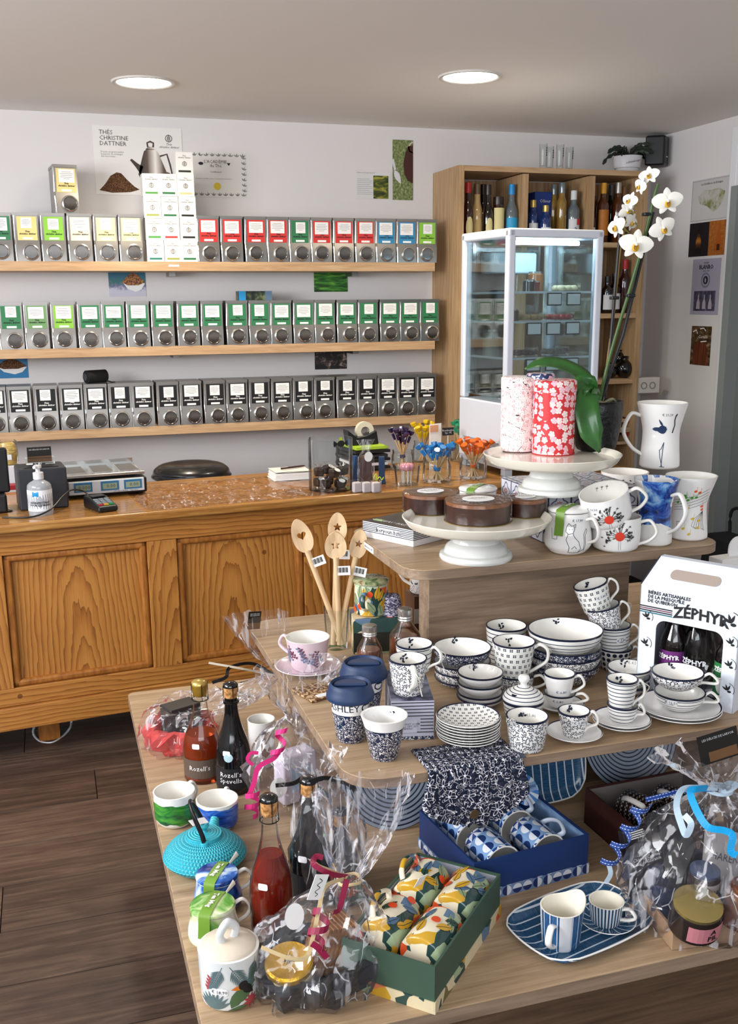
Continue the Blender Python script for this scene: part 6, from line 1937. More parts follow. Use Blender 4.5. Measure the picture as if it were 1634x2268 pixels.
def jleaves(t, S, h, n, spread, seed, s=1.0):
    rnd = random.Random(seed)
    cols = [mat('jungle_slate', '56708c', 0.2), mat('jungle_green', '2d4a3c', 0.2), mat('jungle_sage', '8fa27c', 0.2), mat('jungle_mustard', 'cf9f2e', 0.2)]
    for i in range(n):
        x, y, a = rnd.uniform(-spread, spread), rnd.uniform(0.08, 0.62)*h, rnd.uniform(0.5, 2.6)
        L = 0.034*s*rnd.uniform(0.8, 1.2)
        b = MB().fan(leafpts(x, y, L, 0.014*s, a), S, off=0.0009+0.00006*i)
        b.line([(x, y), (x+L*0.9*math.cos(a), y+L*0.9*math.sin(a))], 0.0009, S, 1, 0.0012+0.00006*i, 3)
        b.build('leaf_print', [cols[rnd.randrange(4)], mat('jungle_vein', '1c2a2c', 0.3)], t, sharp=180)
    for i in range(max(2, n//5)):
        MB().fan(disc(0.008*s, 12, rnd.uniform(-spread, spread), rnd.uniform(0.2, 0.8)*h), S, off=0.0024).build('berry_print', mat('jungle_orange', 'db4f28', 0.2), t, sharp=180)
pb = onz(800, 1450, Z_2)
t = thing('jungle_carton', 'jungle print carton under the lidded jungle mug', 'carton', (pb.x+0.052, pb.y+0.05, Z_2+0.0003), -0.2)
bx('carton', (0, 0, 0.045), (0.12, 0.11, 0.09), JUNE, t, bev=0.001)
bx('dark_panel', (0.0, -0.0555, 0.03), (0.12, 0.001, 0.05), mat('olive_black', '23231c', 0.5), t)
zj = Z_2+0.0905
cj = Vector((pb.x+0.042, pb.y+0.05, zj))
tp = onv(825, 1290, cj)
hj, rj = tp.z-zj, met(74, tp)/2
t, rf = cup('jungle_mug', 'tall lidded mug with bright jungle leaves', 'mug', cj, rj, rj, hj, JUN, fc_-0.15, None, out=0.024, hz=(0.75, 0.22), hm=JUN)
jleaves(t, surf(rf, fc_), hj, 16, 0.045, 3)
MB().lathe([(0, hj+0.001), (rj*1.0, hj+0.001), (rj*1.07, hj+0.003), (rj*1.08, hj+0.009), (rj*1.0, hj+0.012), (0, hj+0.013)], 40).build('lid', mat('jungle_lid', rough=0.2, coat=0.3, fn=waterfn([(0.35, '3c4a32'), (0.45, '7d8f62'), (0.55, 'b7b48c'), (0.65, '7a5c40')], 30.0)), t, sharp=45)
MB().lathe([(rj*1.002, hj*0.93), (rj*1.004, hj)], 40).build('collar', mat('pale_sage', 'b7c6a4', 0.3), t)
def syrup(label, px, pyt, z, dy, r, h):
    p = onv(px, pyt, (0.78, 2.12, 0))
    cc_ = Vector((p.x, p.y, 0))+VH*dy
    tz = onv(px, pyt, cc_).z
    t = thing('syrup_bottle', label, 'bottle', (cc_.x, cc_.y, Z_2+0.0003), 0, 'silver-capped bottles')
    H_ = tz-Z_2
    MB().lathe(smooth([(0, 0), (r*0.9, 0), (r, 0.008), (r, H_*0.5), (r*0.85, H_*0.62), (0.015, H_*0.78), (0.014, H_*0.86)], 4), 32).build('glass', film('bottle_film_%d' % px, 'f2efe9', 0.25, 0.04, 0.03), t, sharp=60)
    MB().lathe([(0, 0.004), (r*0.93, 0.004), (r*0.95, H_*0.45), (r*0.8, H_*0.55), (0, H_*0.55)], 28).build('syrup', mat('caramel', '7a4526', 0.25, coat=0.4), t)
    MB().lathe([(0.0165, H_*0.8), (0.0175, H_*0.82), (0.0165, H_*0.84), (0.0175, H_*0.86), (0.0165, H_*0.88), (0.0175, H_*0.9), (0.0175, H_*0.985), (0.015, H_), (0, H_)], 28).build('cap', mat('silver_cap_bright', 'c9c8c6', 0.25, 0.9), t, sharp=30)
    MB().fan(rrect(0.03, 0.045, 0.003, 3, 0, H_*0.22), surf(lambda z_: r, fc_)).build('label', PAPER, t, sharp=180)
    MB().tube(smooth([(-0.014, -0.014, H_*0.8), (-0.02, -0.02, H_*0.7), (-0.028, -0.026, H_*0.55)]), 0.0022, 5, flat=0.4).build('tag_ribbon', wl, t)
syrup('silver-capped syrup bottle behind the takeaway cups', 818, 1384, Z_2, -0.02, 0.03, 0.1)
syrup('taller silver-capped syrup bottle beside the riser', 898, 1347, Z_2, 0.04, 0.038, 0.12)
p = onv(872, 1350, (0.80, 2.3, 0))
t = thing('wicker_pot', 'small purple woven pot behind the jungle mug', 'pot', (p.x, p.y+0.02, Z_2+0.0003))
MB().lathe([(0, 0), (0.026, 0), (0.026, 0.12), (0.02, 0.14), (0, 0.142)], 24).build('pot', mat('purple_weave', rough=0.7, fn=lambda k: k.mix(k.noise(k.co('Object', (1, 1, 3)), 150, 1.0) > 0.52, '3a3552', 'b8b4c4')), t)
c, r, h, rt = st2(930, 1385, 60, 1290, 66)
SWX = ony(934, 1330, 2.44).x
t, rf = cup('swirl_mug', 'white mug with grey swirls tucked left of the riser', 'mug', (SWX, 2.44, Z_2+0.105), 0.032, 0.035, 0.1, mat('swirl_glaze', rough=0.15, fn=lambda k: k.mix(abs(k.noise(k.co('Object'), 60, 1.0, 0.4, 1.0)-0.5) < 0.03, 'ece9e6', '55555e')), fc_-1.55, out=0.03)
t = thing('swirl_carton', 'small dark carton under the swirl mug', 'carton', (SWX, 2.44, Z_2+0.0003))
bx('carton', (0, 0, 0.052), (0.07, 0.075, 0.104), mat('brown_carton', '5a3a28', 0.6), t, bev=0.001)
bx('print_band', (0, -0.038, 0.05), (0.07, 0.001, 0.04), mat('swirl_glaze_card', 'c9c5c0', 0.6), t)

# takeaway cups
LIDN = mat('navy_silicone', '1c3257', 0.5)
def takeaway(label, px, pyb, wb, pyt, wt, lid=True, pylid=None, wl_=None, word=None):
    c, r, h, rt = st2(px, pyb, wb, pyt, wt)
    t = thing('takeaway_cup', label, 'takeaway cup', (c.x, c.y, Z_2+0.0003), 0, 'porcelain takeaway cups')
    zb = h*0.63 if lid else h*0.74
    rf = lambda z: r+(rt-r)*z/h
    f0 = face(c)
    MB().lathe([(0, 0), (r*0.9, 0), (r, 0.004), (rf(zb), zb)], 44, uref=(r+rt)/2, a0=f0+PI).build('body', VINE, t, sharp=50)
    pr = [(rf(zb)+0.0002, zb), (rf(zb)+0.0004, zb+0.0015), (rt+(0 if lid else 0.003), h), (rt-0.002, h+0.001), (rt-0.004, h), (r*0.9, 0.02), (0, 0.018)]
    up = MB().lathe(pr, 44, [1, 0, 0, 0, 0, 0]).build('upper_band', [BONE, NAVY], t, sharp=50)
    if word:
        link(bpy.data.objects.new('lettering', textmesh(word, 0.0205, NAVY, fn=lambda x, y, o_: surf(rf, f0-0.42)(x, y+(zb+h)/2-0.002, 0.0008))), up)
        b = MB().line([(0.021*q[0]/0.01+0.036, q[1]*1.5+(zb+h)/2-0.002) for q in disc(0.0055, 20)+[(0.0055, 0)]], 0.0028, surf(rf, f0), sub=2)
        b.fan([(0.03, zb+0.02), (0.042, zb+0.02), (0.044, zb+0.032), (0.028, zb+0.032)], surf(rf, f0))
        b.build('emblem', NAVY, up, sharp=180)
    if lid:
        R_ = rt*1.16
        MB().lathe(smooth([(rt*1.02, h-0.012), (R_*1.0, h-0.008), (R_, h+0.0)], 3)+smooth([(R_*0.95, h+0.006), (R_*0.86, h+0.02)], 3)+[(R_*0.80, h+0.023), (R_*0.76, h+0.021), (R_*0.72, h+0.014), (R_*0.3, h+0.013), (0, h+0.013)], 48).build('lid', LIDN, t, sharp=30)
        MB().extr([(R_*0.7*math.cos(a), R_*0.7*math.sin(a)) for a in [f0+PI*0.5+PI*i/14 for i in range(15)]], h+0.0125, h+0.019).build('lid_step', LIDN, t, bev=0.003)
    else:
        link(bpy.data.objects.new('lettering', textmesh('€ 8,80', 0.0085, INK, fn=lambda x, y, o_: surfin(rf, f0+PI+0.35)(x, y+h*0.8, 0.001))), t)
        b = MB()
        for i in range(7):
            b.fan(leafpts(0.02+random.uniform(-.006, .006), h*0.84+random.uniform(-.006, .006), 0.007, 0.0045, i*0.9), surfin(rf, f0+PI))
        b.build('inner_motif', NAVY, t, sharp=180)
    return t
takeaway('navy-lidded takeaway cup with vine pattern, foremost', 777, 1650, 66, 1535, 92, word='ASHLEY')
takeaway('navy-lidded takeaway cup standing behind the first one', 806, 1600, 64, 1488, 92, word='ASHLEY')
takeaway('lidless takeaway cup with vine pattern', 851, 1690, 62, 1583, 98, lid=False)

# book box with mugs
pl, pr_ = onz(866, 1640, Z_2), onz(961, 1637, Z_2)
hb = onv(961, 1552, pr_).z-Z_2
t = thing('crockery_carton', 'grey striped carton under the navy print mugs', 'carton', ((pl.x+pr_.x)/2, (pl.y+pr_.y)/2, Z_2+0.0003), math.atan2(pr_.y-pl.y, pr_.x-pl.x))
wb_ = (pr_-pl).length
GC = mat('carton_grey', 'b4b4c4', 0.5)
bx('carton', (0, 0.09, hb/2), (wb_, 0.18, hb), GC, t, bev=0.0008)
for i in range(10):
    bx('stripe', (0, -0.0005, hb*(0.96-i*0.085)), (wb_*(0.98 if i < 5 or i > 8 else 0.3), 0.001, 0.0016), DK, t) if i < 5 or i > 8 else bx('stripe', (wb_*0.33, -0.0005, hb*(0.96-i*0.085)), (wb_*0.3, 0.001, 0.0016), DK, t)
bx('text_label', (-wb_*0.15, -0.0008, hb*0.35), (wb_*0.5, 0.001, hb*0.32), mat('carton_label', 'bdbdcc', 0.5), t)
text(t, 'LAURA ASHLEY HOME\n4 BOWLS GIFT SET\nBLUEPRINT', 0.0055, DK, (-wb_*0.15, -0.0015, hb*0.35))
bx('pattern_foot', (0, -0.0006, 0.004), (wb_, 0.001, 0.007), VINE, t)
bx('photo_lid', (0, 0.09, hb+0.0006), (wb_-0.002, 0.178, 0.001), mat('grey_photo', rough=0.4, fn=waterfn([(0.35, '2a2c3c'), (0.5, '5b5e74'), (0.65, '9093a6')], 20.0)), t)
zk = Z_2+hb+0.0018
simple('ditsy_mug', 'mug with tiny navy flowers on the grey carton, handle toward viewer', 903, 1547, 66, 1457, 86, DITSY, fc_+0.35, zk, group=BLUES, style=1, string=True, motif=True)
simple('striped_mug', 'navy striped mug behind the ditsy mug on the carton', 917, 1500, 66, 1424, 84, STRIPE, fc_+1.2, zk, group=BLUES, style=1, string=True, motif=True)

# stacks: each bowl a thing of its own
def bowlstack(label, px, pyb, wb, z, tops, mats_, names, group, shape=(0.55, 0.86, 0.97), pin=None, dx=None, name='cereal_bowl', back=0.0):
    p = onz(px, pyb, z)
    r0 = met(wb, p)/2
    d = Vector((p.x, p.y, 0)).normalized()
    c = p+d*(r0+back)
    zz = z
    n = len(tops)
    for i, (pyt, wt) in enumerate(tops):       # from the lowest bowl to the top one
        rim = onv(px, pyt, c)
        rt = met(wt, rim)/2
        zr = rim.z
        h = rt*0.62 if wt > 110 else rt*0.55
        base = z if i == 0 else max(zr-h, z)
        h = zr-base if i == 0 else h
        ox = (dx[i] if dx else 0.0)
        cup(name, names[i], 'bowl', (c.x+ox*RIGHT.x, c.y+ox*RIGHT.y, base+0.0003), rt*0.5, rt, max(h, 0.02), mats_[i], None, group, rim=NAVY, shape=[(0.03, rt*0.5), (0.2, rt*0.72), (0.6, rt*0.93), (1.0, rt)], motif=(i == n-1), pin=pin if i == n-1 else None)
bowlstack('', 1022, 1545, 80, Z_2, [(1505, 122), (1482, 124), (1462, 128), (1432, 130)], [VINE, DITSY, DITSY, VINE], ['dark vine bowl at the bottom of the left bowl stack', 'second bowl from the bottom of the left stack', 'ditsy bowl second from the top of the left stack', 'vine bowl on top of the left bowl stack'], 'bowls in the left stack', back=0.042)
bowlstack('', 1062, 1572, 70, Z_2, [(1552, 104), (1530, 102), (1508, 102), (1487, 103)], [BONE, BONE, BONE, BONE], ['lowest small white dish of the front dish stack', 'second small white dish of the front stack', 'third small white dish of the front stack', 'top small white dish with price inside'], 'small white dishes in a stack', pin=('€ 7,80', 0.35), name='small_dish')
bowlstack('', 1247, 1525, 100, Z_2, [(1462, 160), (1442, 162), (1425, 163), (1392, 166)], [VINE, DITSY, VINE, STRIPE], ['dark vine bowl at the bottom of the tall right stack', 'ditsy bowl second in the tall right stack', 'vine bowl third in the tall right stack', 'wide striped bowl on top of the tall right stack'], 'bowls in the right stack')
bowlstack('', 1390, 1533, 60, Z_2, [(1512, 92), (1495, 94), (1476, 96)], [STRIPEF, DITSY, STRIPEF], ['fine striped dish at the bottom beside the beer box', 'ditsy dish in the middle beside the beer box', 'fine striped dish on top beside the beer box'], 'dishes beside the beer box', back=-0.03, pin=('€ 6,50', -0.2))
# mug stacks
t, rf, c, r, h, rt = simple('striped_tea_mug', 'striped mug behind the petit flower mug', 1119, 1480, 76, 1384, 91, STRIPE, RH+0.3, group=BLUES, style=1, motif=True)
t, rf, c, r, h, rt = simple('ditsy_mug', 'ditsy mug underneath the petit flower mug', 1140, 1542, 74, 1490, 84, DITSY, RH, group=BLUES)
zz = Z_2+h-0.012
tp = onv(1133, 1418, c)
cup('petit_flower_mug', 'large mug with small four-petal flowers and pinched handle', 'mug', (c.x-0.006, c.y, zz), r*0.95, met(96, tp)/2, tp.z-zz, PETIT, RH, BLUES, rim=NAVY, style=1, out=0.032, string=True, motif=True)
# leaning tower of four mugs
p = onz(1365, 1490, Z_2)
d = Vector((p.x, p.y, 0)).normalized()
c = p+d*0.03
rr = met(76, c)/2
hm = rr*1.75
tower = [(1362, 1432, DOTS, 0.0, 'navy dotted mug at the bottom of the leaning mug tower'), (1358, 1383, STRIPEF, -0.05, 'striped mug second in the leaning mug tower'), (1333, 1340, DITSY, -0.24, 'ditsy mug third in the leaning mug tower'), (1307, 1292, PETIT, -0.30, 'petit flower mug on top of the leaning mug tower')]
zprev = None
for i, (px, py_, m_, tl, lab) in enumerate(tower):
    rim = onv(px, py_, c)
    hh = hm if i else rim.z-Z_2
    ax = Vector((math.sin(tl)*RIGHT.x, math.sin(tl)*RIGHT.y, math.cos(tl)))
    base = rim-ax*hh
    if i == 0:
        base = Vector((rim.x, rim.y, Z_2+0.0003))
    q = Vector((0, 0, 1)).rotation_difference(ax).to_euler()
    cup('tower_mug', lab, 'mug', base, rr*0.78, rr, hh, m_, RH+0.2, BLUES, rim=NAVY, style=1, rot=q, out=0.022, string=i in (1, 2), price=('€ 9,80', 0.6, 0.55) if i else None, motif=(i == 3))
# front row
t, rf, c, r, h, rt = simple('milk_jug', 'ditsy milk jug with pouring lip at the front edge', 1165, 1673, 78, 1584, 95, DITSY, None, group=BLUES, pin=('€ 15,80', -0.1), motif=True)
MB().extr([(0.0, -0.012), (0.016, 0.0), (0.0, 0.012)], h-0.018, h+0.002, fn=lambda x, y, z: (math.cos(fc_-0.75)*(rt-0.003+x*(z/h)**6)-math.sin(fc_-0.75)*y, math.sin(fc_-0.75)*(rt-0.003+x*(z/h)**6)+math.cos(fc_-0.75)*y, z)).build('spout', DITSY, t)
c, r, h, rt = st2(1157, 1610, 76, 1548, 92)
t, rf = cup('sugar_pot', 'striped lidded sugar pot with a white knob', 'sugar pot', (c.x, c.y, Z_2+0.0003), r, rt, h, STRIPEF, None, BLUES, rim=NAVY)
MB().lathe(smooth([(rt*1.0, h), (rt*0.98, h+0.006), (rt*0.8, h+0.016), (rt*0.4, h+0.026), (rt*0.2, h+0.03)], 4), 44).build('lid', STRIPEF, t, sharp=60)
MB().lathe(smooth([(rt*0.22, h+0.028), (rt*0.16, h+0.034), (rt*0.28, h+0.044), (rt*0.22, h+0.052), (0, h+0.054)], 4), 24).build('knob', BONE, t, sharp=60)
MB().extr(disc(0.006, 12, rt*0.72*math.cos(fc_-0.6), rt*0.72*math.sin(fc_-0.6)), h+0.0165, h+0.0185).build('spoon_notch', NAVY, t)
# plate stack
p = onz(1036, 1668, Z_2)
d = Vector((p.x, p.y, 0)).normalized()
rp = met(140, p+d*0.06)/2
cp = p+d*rp*0.72
top_ = onv(1036, 1590, cp)
n_ = 8
dz = (top_.z-Z_2-0.012)/(n_-1)
for i in range(n_):
    saucer('dessert_plate', 'navy-rimmed small plate, %s from the bottom of the front stack' % ORD[i] if i < n_-1 else 'top plate with four-petal flowers on the front stack', 0, 0, 0, PETITP, (cp.x+random.uniform(-.0015, .0015), cp.y, 0), rp*(1.0 if i == n_-1 else random.uniform(0.99, 1.01)), Z_2+0.0062+dz*i*0.94, 'navy-rimmed plates in a stack', NAVY, 0.5, 'plate')
# small cups
t, rf, c, r, h, rt = simple('small_tea_cup', 'small white cup with price, lower of the stacked pair', 1238, 1570, 52, 1532, 72, BONE, RH, z=Z_2+0.012, cat='cup', group='small white cups', price=('€ 6,80', 0.6, -0.1), shape=None)
saucer('white_saucer', 'navy-rimmed saucer under the two stacked small white cups', 1250, 1592, 108, BONE, (c.x+0.004, c.y+0.005, 0), met(54, c), Z_2, None, NAVY)
zz = Z_2+0.012+h-0.01
tp = onv(1232, 1489, c)
cup('small_tea_cup', 'small white cup with price, upper of the stacked pair', 'cup', (c.x-0.002, c.y, zz), r*0.95, rt*0.97, tp.z-zz, BONE, RH, 'small white cups', rim=NAVY, price=('€ 6,80', 0.35, 0.2), out=0.022)
ts, ls, rs, zs = saucer('white_saucer', 'navy-rimmed saucer under the ditsy espresso cup', 1270, 1653, 125, BONE, rimm=NAVY, group='navy-rimmed saucers')
c = ls
tp = onv(1266, 1572, c)
cup('espresso_cup', 'ditsy espresso cup on its own saucer at the front', 'cup', (c.x-0.002, c.y, zs+0.0004), met(46, c)/2, met(72, tp)/2, tp.z-zs, DITSY, RH, BLUES, rim=NAVY, style=1, out=0.018, string=True, motif=True, price=('€ 6,80', 0.7, 0.4))
ts, ls, rs, zs = saucer('white_saucer', 'lower saucer under the stacked striped espresso cups', 1375, 1628, 126, BONE, rimm=NAVY, group='navy-rimmed saucers')
saucer('white_saucer', 'upper saucer under the stacked striped espresso cups', 0, 0, 0, BONE, (ls.x, ls.y, 0), rs, Z_2+0.0062, 'navy-rimmed saucers', NAVY)
c = ls
zs = Z_2+0.0062+0.0055
tp = onv(1371, 1558, c)
h = tp.z-zs
cup('espresso_cup', 'striped espresso cup, lower of the stacked pair', 'cup', (c.x, c.y, zs), met(50, c)/2, met(69, tp)/2, h, STRIPEF, RH, BLUES, rim=NAVY, style=1, out=0.015)
tp2 = onv(1365, 1500, c)
zz = zs+h*0.62
cup('espresso_cup', 'striped espresso cup, upper of the stacked pair', 'cup', (c.x-0.004, c.y, zz), met(48, c)/2, met(70, tp2)/2, tp2.z-zz, STRIPEF, RH, BLUES, rim=NAVY, style=1, out=0.016, motif=True, string=True)
ts, ls, rs, zs = saucer('breakfast_saucer', 'lower large saucer under the stacked breakfast cups', 1500, 1607, 184, BONE, rimm=NAVY, group='large navy-rimmed saucers')
saucer('breakfast_saucer', 'upper large saucer under the stacked breakfast cups', 0, 0, 0, BONE, (ls.x, ls.y, 0), rs, Z_2+0.007, 'large navy-rimmed saucers', NAVY)
c, zs = ls, Z_2+0.0128
tp = onv(1503, 1530, c)
h, rt = tp.z-zs, met(112, tp)/2
csh = lambda rt: [(0.03, rt*0.52), (0.2, rt*0.7), (0.6, rt*0.93), (1.0, rt)]
cup('breakfast_cup', 'striped breakfast cup, lower of the stacked pair', 'cup', (c.x, c.y, zs), rt*0.52, rt, h, STRIPEF, RH, BLUES, rim=NAVY, style=1, shape=csh(rt), price=('€ 16,50', 0.75, -0.3), string=True, out=0.028)
tp2 = onv(1494, 1484, c)
rt2 = met(114, tp2)/2
zz = tp2.z-h*0.95
cup('breakfast_cup', 'ditsy breakfast cup, upper of the stacked pair', 'cup', (c.x-0.008, c.y, zz), rt2*0.52, rt2, h*0.95, DITSY, RH-0.15, BLUES, rim=NAVY, style=1, shape=csh(rt2), price=('€ 16,50', 0.6, 0.3), string=True, out=0.03, motif=True)

# beer gift box
BL, BR_ = onz(1407, 1526, Z_2), onz(1622, 1582, Z_2)
wz = (BR_-BL).length
az = math.atan2(BR_.y-BL.y, BR_.x-BL.x)
hz_ = onv(1421, 1293, BL).z-Z_2
bb = thing('beer_gift_box', 'white carry box of craft beers with a cut-out window', 'gift box', (BL.x, BL.y, Z_2+0.0003), az)
CW = mat('carton_gloss_white', 'dfe6f0', 0.35)
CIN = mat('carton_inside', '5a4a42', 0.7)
dp = 0.13
def zf(x, y, off):
    return (x, -off, y)
# front wall with a rounded window
n = 8
W0, W1, H0, H1 = wz*0.18, wz*0.86, hz_*0.05, hz_*0.70
hole = rrect(W1-W0, H1-H0, 0.022, n, (W0+W1)/2, (H0+H1)/2)
outer = []
for (x, y) in hole:
    fx = 0.0 if x < (W0+W1)/2 else wz
    outer.append((x, y))
N = len(hole)
m = MB()
per = []
cxm, cym = (W0+W1)/2, (H0+H1)/2
for x, y in hole:
    dx, dy = x-cxm, y-cym
    s = min(((wz if dx > 0 else 0)-cxm)/dx if abs(dx) > 1e-6 else 9, ((hz_ if dy > 0 else 0)-cym)/dy if abs(dy) > 1e-6 else 9)
    per.append((cxm+dx*s, cym+dy*s))
cor = [(wz, hz_), (0, hz_), (0, 0), (wz, 0)]
for i in range(N):
    k_ = (i+1) % N
    m.quad([zf(*hole[i], 0), zf(*hole[k_], 0), zf(*per[k_], 0), zf(*per[i], 0)])
    m.quad([zf(*hole[i], 0), zf(*hole[k_], 0), zf(*hole[k_], -0.002), zf(*hole[i], -0.002)])
    a, b_ = per[i], per[k_]
    if abs(a[0]-b_[0]) > 1e-6 and abs(a[1]-b_[1]) > 1e-6:
        cn = min(cor, key=lambda q: abs(q[0]-a[0])+abs(q[1]-a[1])+abs(q[0]-b_[0])+abs(q[1]-b_[1]))
        m.quad([zf(*a, 0), zf(*b_, 0), zf(*cn, 0)])
m.build('front_wall', CW, bb, sharp=30)
bx('side_wall', (0.001, dp/2, hz_/2), (0.002, dp, hz_), CW, bb)
bx('side_wall', (wz-0.001, dp/2, hz_/2), (0.002, dp, hz_), CW, bb)
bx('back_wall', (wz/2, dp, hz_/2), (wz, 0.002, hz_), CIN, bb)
bx('floor_card', (wz/2, dp/2, 0.001), (wz-0.004, dp-0.004, 0.002), CW, bb)
zr = hz_+0.055
m = MB()
A, B, C_, D = (0, 0, hz_), (wz, 0, hz_), (wz*0.93, dp*0.42, zr), (wz*0.07, dp*0.42, zr)
m.quad([A, B, C_, D])
A2, B2, C2, D2 = (wz, dp, hz_), (0, dp, hz_), (wz*0.07, dp*0.58, zr), (wz*0.93, dp*0.58, zr)
m.quad([A2, B2, C2, D2])
m.build('roof_flap', CW, bb, sharp=20)
MB().quad([(wz*0.07, dp*0.42, zr), (wz*0.93, dp*0.42, zr), (wz*0.93, dp*0.58, zr), (wz*0.07, dp*0.58, zr)]).build('ridge', CW, bb)
hd = [(x, y) for x, y in rrect(wz*0.5, 0.026, 0.012, 6)]
m = MB()
sl = Vector((0, dp*0.42, 0.055)).normalized()
for off, nm in ((0.0010, 'handle_slot'),):
    m.v = []
    b = MB()
    b.poly(hd, 0, lambda x, y, o_: tuple(Vector((wz*0.5+x, dp*0.2, hz_+0.055*0.2/0.42))+sl*y+Vector((0, -0.055, dp*0.42)).normalized()*o_), 0.0012)
    b.build(nm, mat('slot_shade', 'a6968c', 0.7), bb, sharp=0)
MB().tube([(0, 0, hz_), (wz*0.07, dp*0.42, zr)], 0.0016, 6).build('fold_edge', DK, bb)
MB().tube([(wz, 0, hz_), (wz*0.93, dp*0.42, zr)], 0.0016, 6).build('fold_edge', DK, bb)
link(bpy.data.objects.new('lettering', textmesh('ZÉPHYR', 0.034, INK, fn=lambda x, y, o_: (wz*0.625+x, -0.001, hz_*0.815+y-x*x*1.6), bold=0.0011)), bb)
text(bb, 'BIÈRES ARTISANALES\nDE LA PRESQU’ÎLE\nDE QUIBERON', 0.0105, INK, (wz*0.08, -0.001, hz_*0.90), align='LEFT', bold=0.0003)
for i, cl in enumerate(('1c1c22', '7a4a5c', '1c1c22', '2c6a78')):
    bx('stripe', (wz*0.17, -0.0006, hz_*(0.805-i*0.018)), (wz*0.34, 0.001, 0.0026), mat('zstripe_%s' % cl, cl, 0.5), bb)
def flybug(x, z, s):
    b = MB()
    for a in (1.2, 1.9, 2.6):
        b.poly(leafpts(x, z, 0.016*s, 0.005*s, a), 0, zf, 0.0008)
    b.poly(disc(0.005*s, 10, x+0.004*s, z-0.002*s, 0.003*s), 0, zf, 0.0008)
    b.line([(x+0.016*s*math.cos(a_), z+0.003*s+0.016*s*math.sin(a_)) for a_ in [-0.6+0.25*i for i in range(9)]], 0.0014*s, zf, sub=1)
    b.build('bee_emblem', INK, bb, sharp=0)
for x, z, s in ((0.08, 0.70, 0.9), (0.08, 0.45, 0.9), (0.92, 0.80, 1.3), (0.935, 0.62, 0.9), (0.935, 0.42, 0.9), (0.935, 0.2, 0.9)):
    flybug(wz*x, hz_*z, s)
def inbox(x, y):
    p = Vector((BL.x, BL.y, 0))+Vector((math.cos(az), math.sin(az), 0))*x+Vector((-math.sin(az), math.cos(az), 0))*y
    return (p.x, p.y, Z_2+0.0035)
for x, y, lc, nm in ((wz*0.28, 0.05, '6a2a72', 'dark beer bottle with purple label inside the gift box'), (wz*0.86, 0.045, '2c7a42', 'dark beer bottle with green label inside the gift box'), (wz*0.42, 0.095, None, 'dark beer bottle at the back of the gift box')):
    t = bottle('beer_bottle', nm, inbox(x, y), 0.031, hz_*0.93, BK, BLACKP, mat('beer_label_'+lc, lc, 0.5) if lc else None, 'beer bottles in the gift box', lz=(0.1, 0.42), sh=0.45)
    t.rotation_euler = (0, 0, az)
    if lc:
        f = cyl(0.0316)
        link(bpy.data.objects.new('lettering', textmesh('ZÉPHYR', 0.014, PAPER, fn=lambda x_, y_, o_: f(x_, y_+hz_*0.33, 0.0012), bold=0.0005)), t)
        MB().fan(disc(0.018, 18, 0, hz_*0.19, 0.02), f, off=0.001).build('label_disc', PAPER, t, sharp=180)
t = thing('beer_glass', 'stemmed beer glass with white lettering inside the gift box', 'glass', inbox(wz*0.57, 0.04), az)
MB().lathe(smooth([(0.03, 0.001), (0.028, 0.006), (0.008, 0.012), (0.008, 0.03), (0.025, 0.045), (0.036, 0.075), (0.034, 0.11), (0.027, 0.145)], 5), 36).build('glass', GLASS, t, sharp=180)
link(bpy.data.objects.new('lettering', textmesh('ZÉPHYR', 0.0165, wl, fn=lambda x_, y_, o_: cyl(0.037)(x_, y_+0.088, 0.001), bold=0.0005)), t)
p = onz(1400, 1480, Z_2)
t = thing('brown_carton', 'brown carton with pale print behind the beer box', 'carton', (1.47, 2.03, Z_2+0.0003), -0.1)
bx('carton', (0, 0, 0.09), (0.1, 0.14, 0.18), mat('dark_kraft', '4a3422', 0.6), t, bev=0.001)
text(t, 'BRETON', 0.018, mat('tan_ink', '9a7c54', 0.6), (-0.01, -0.0712, 0.11))
p = onz(1430, 1250, Z_3)
t = thing('white_handle_bag', 'white paper bag with cut-out handle behind the beer box', 'bag', (1.66, 2.12, Z_2+0.0003), 0.1)
bx('bag', (0, 0, 0.11), (0.16, 0.05, 0.22), PAPER, t, bev=0.002)
MB().extr(rrect(0.08, 0.07, 0.03, 5, 0, 0.235), -0.002, 0.002, fn=lambda x, y, z: (x, z, y)).build('handle_tab', PAPER, t)

# cocoa coasters behind the takeaway cups
p = onz(715, 1545, Z_2)
t = thing('cork_mat', 'brown flecked mat with price under the cellophane bag', 'mat', (p.x, p.y, Z_2+0.0003), 0.3)
bx('mat', (0, 0.03, 0.003), (0.075, 0.09, 0.005), mat('flecked_brown', rough=0.7, fn=lambda k: k.mix(k.noise(k.co('Object'), 140, 2.0) > 0.52, '6a4528', 'c4a67c')), t)
bx('price_sticker', (0, 0.0, 0.006), (0.03, 0.016, 0.001), TAGM, t)

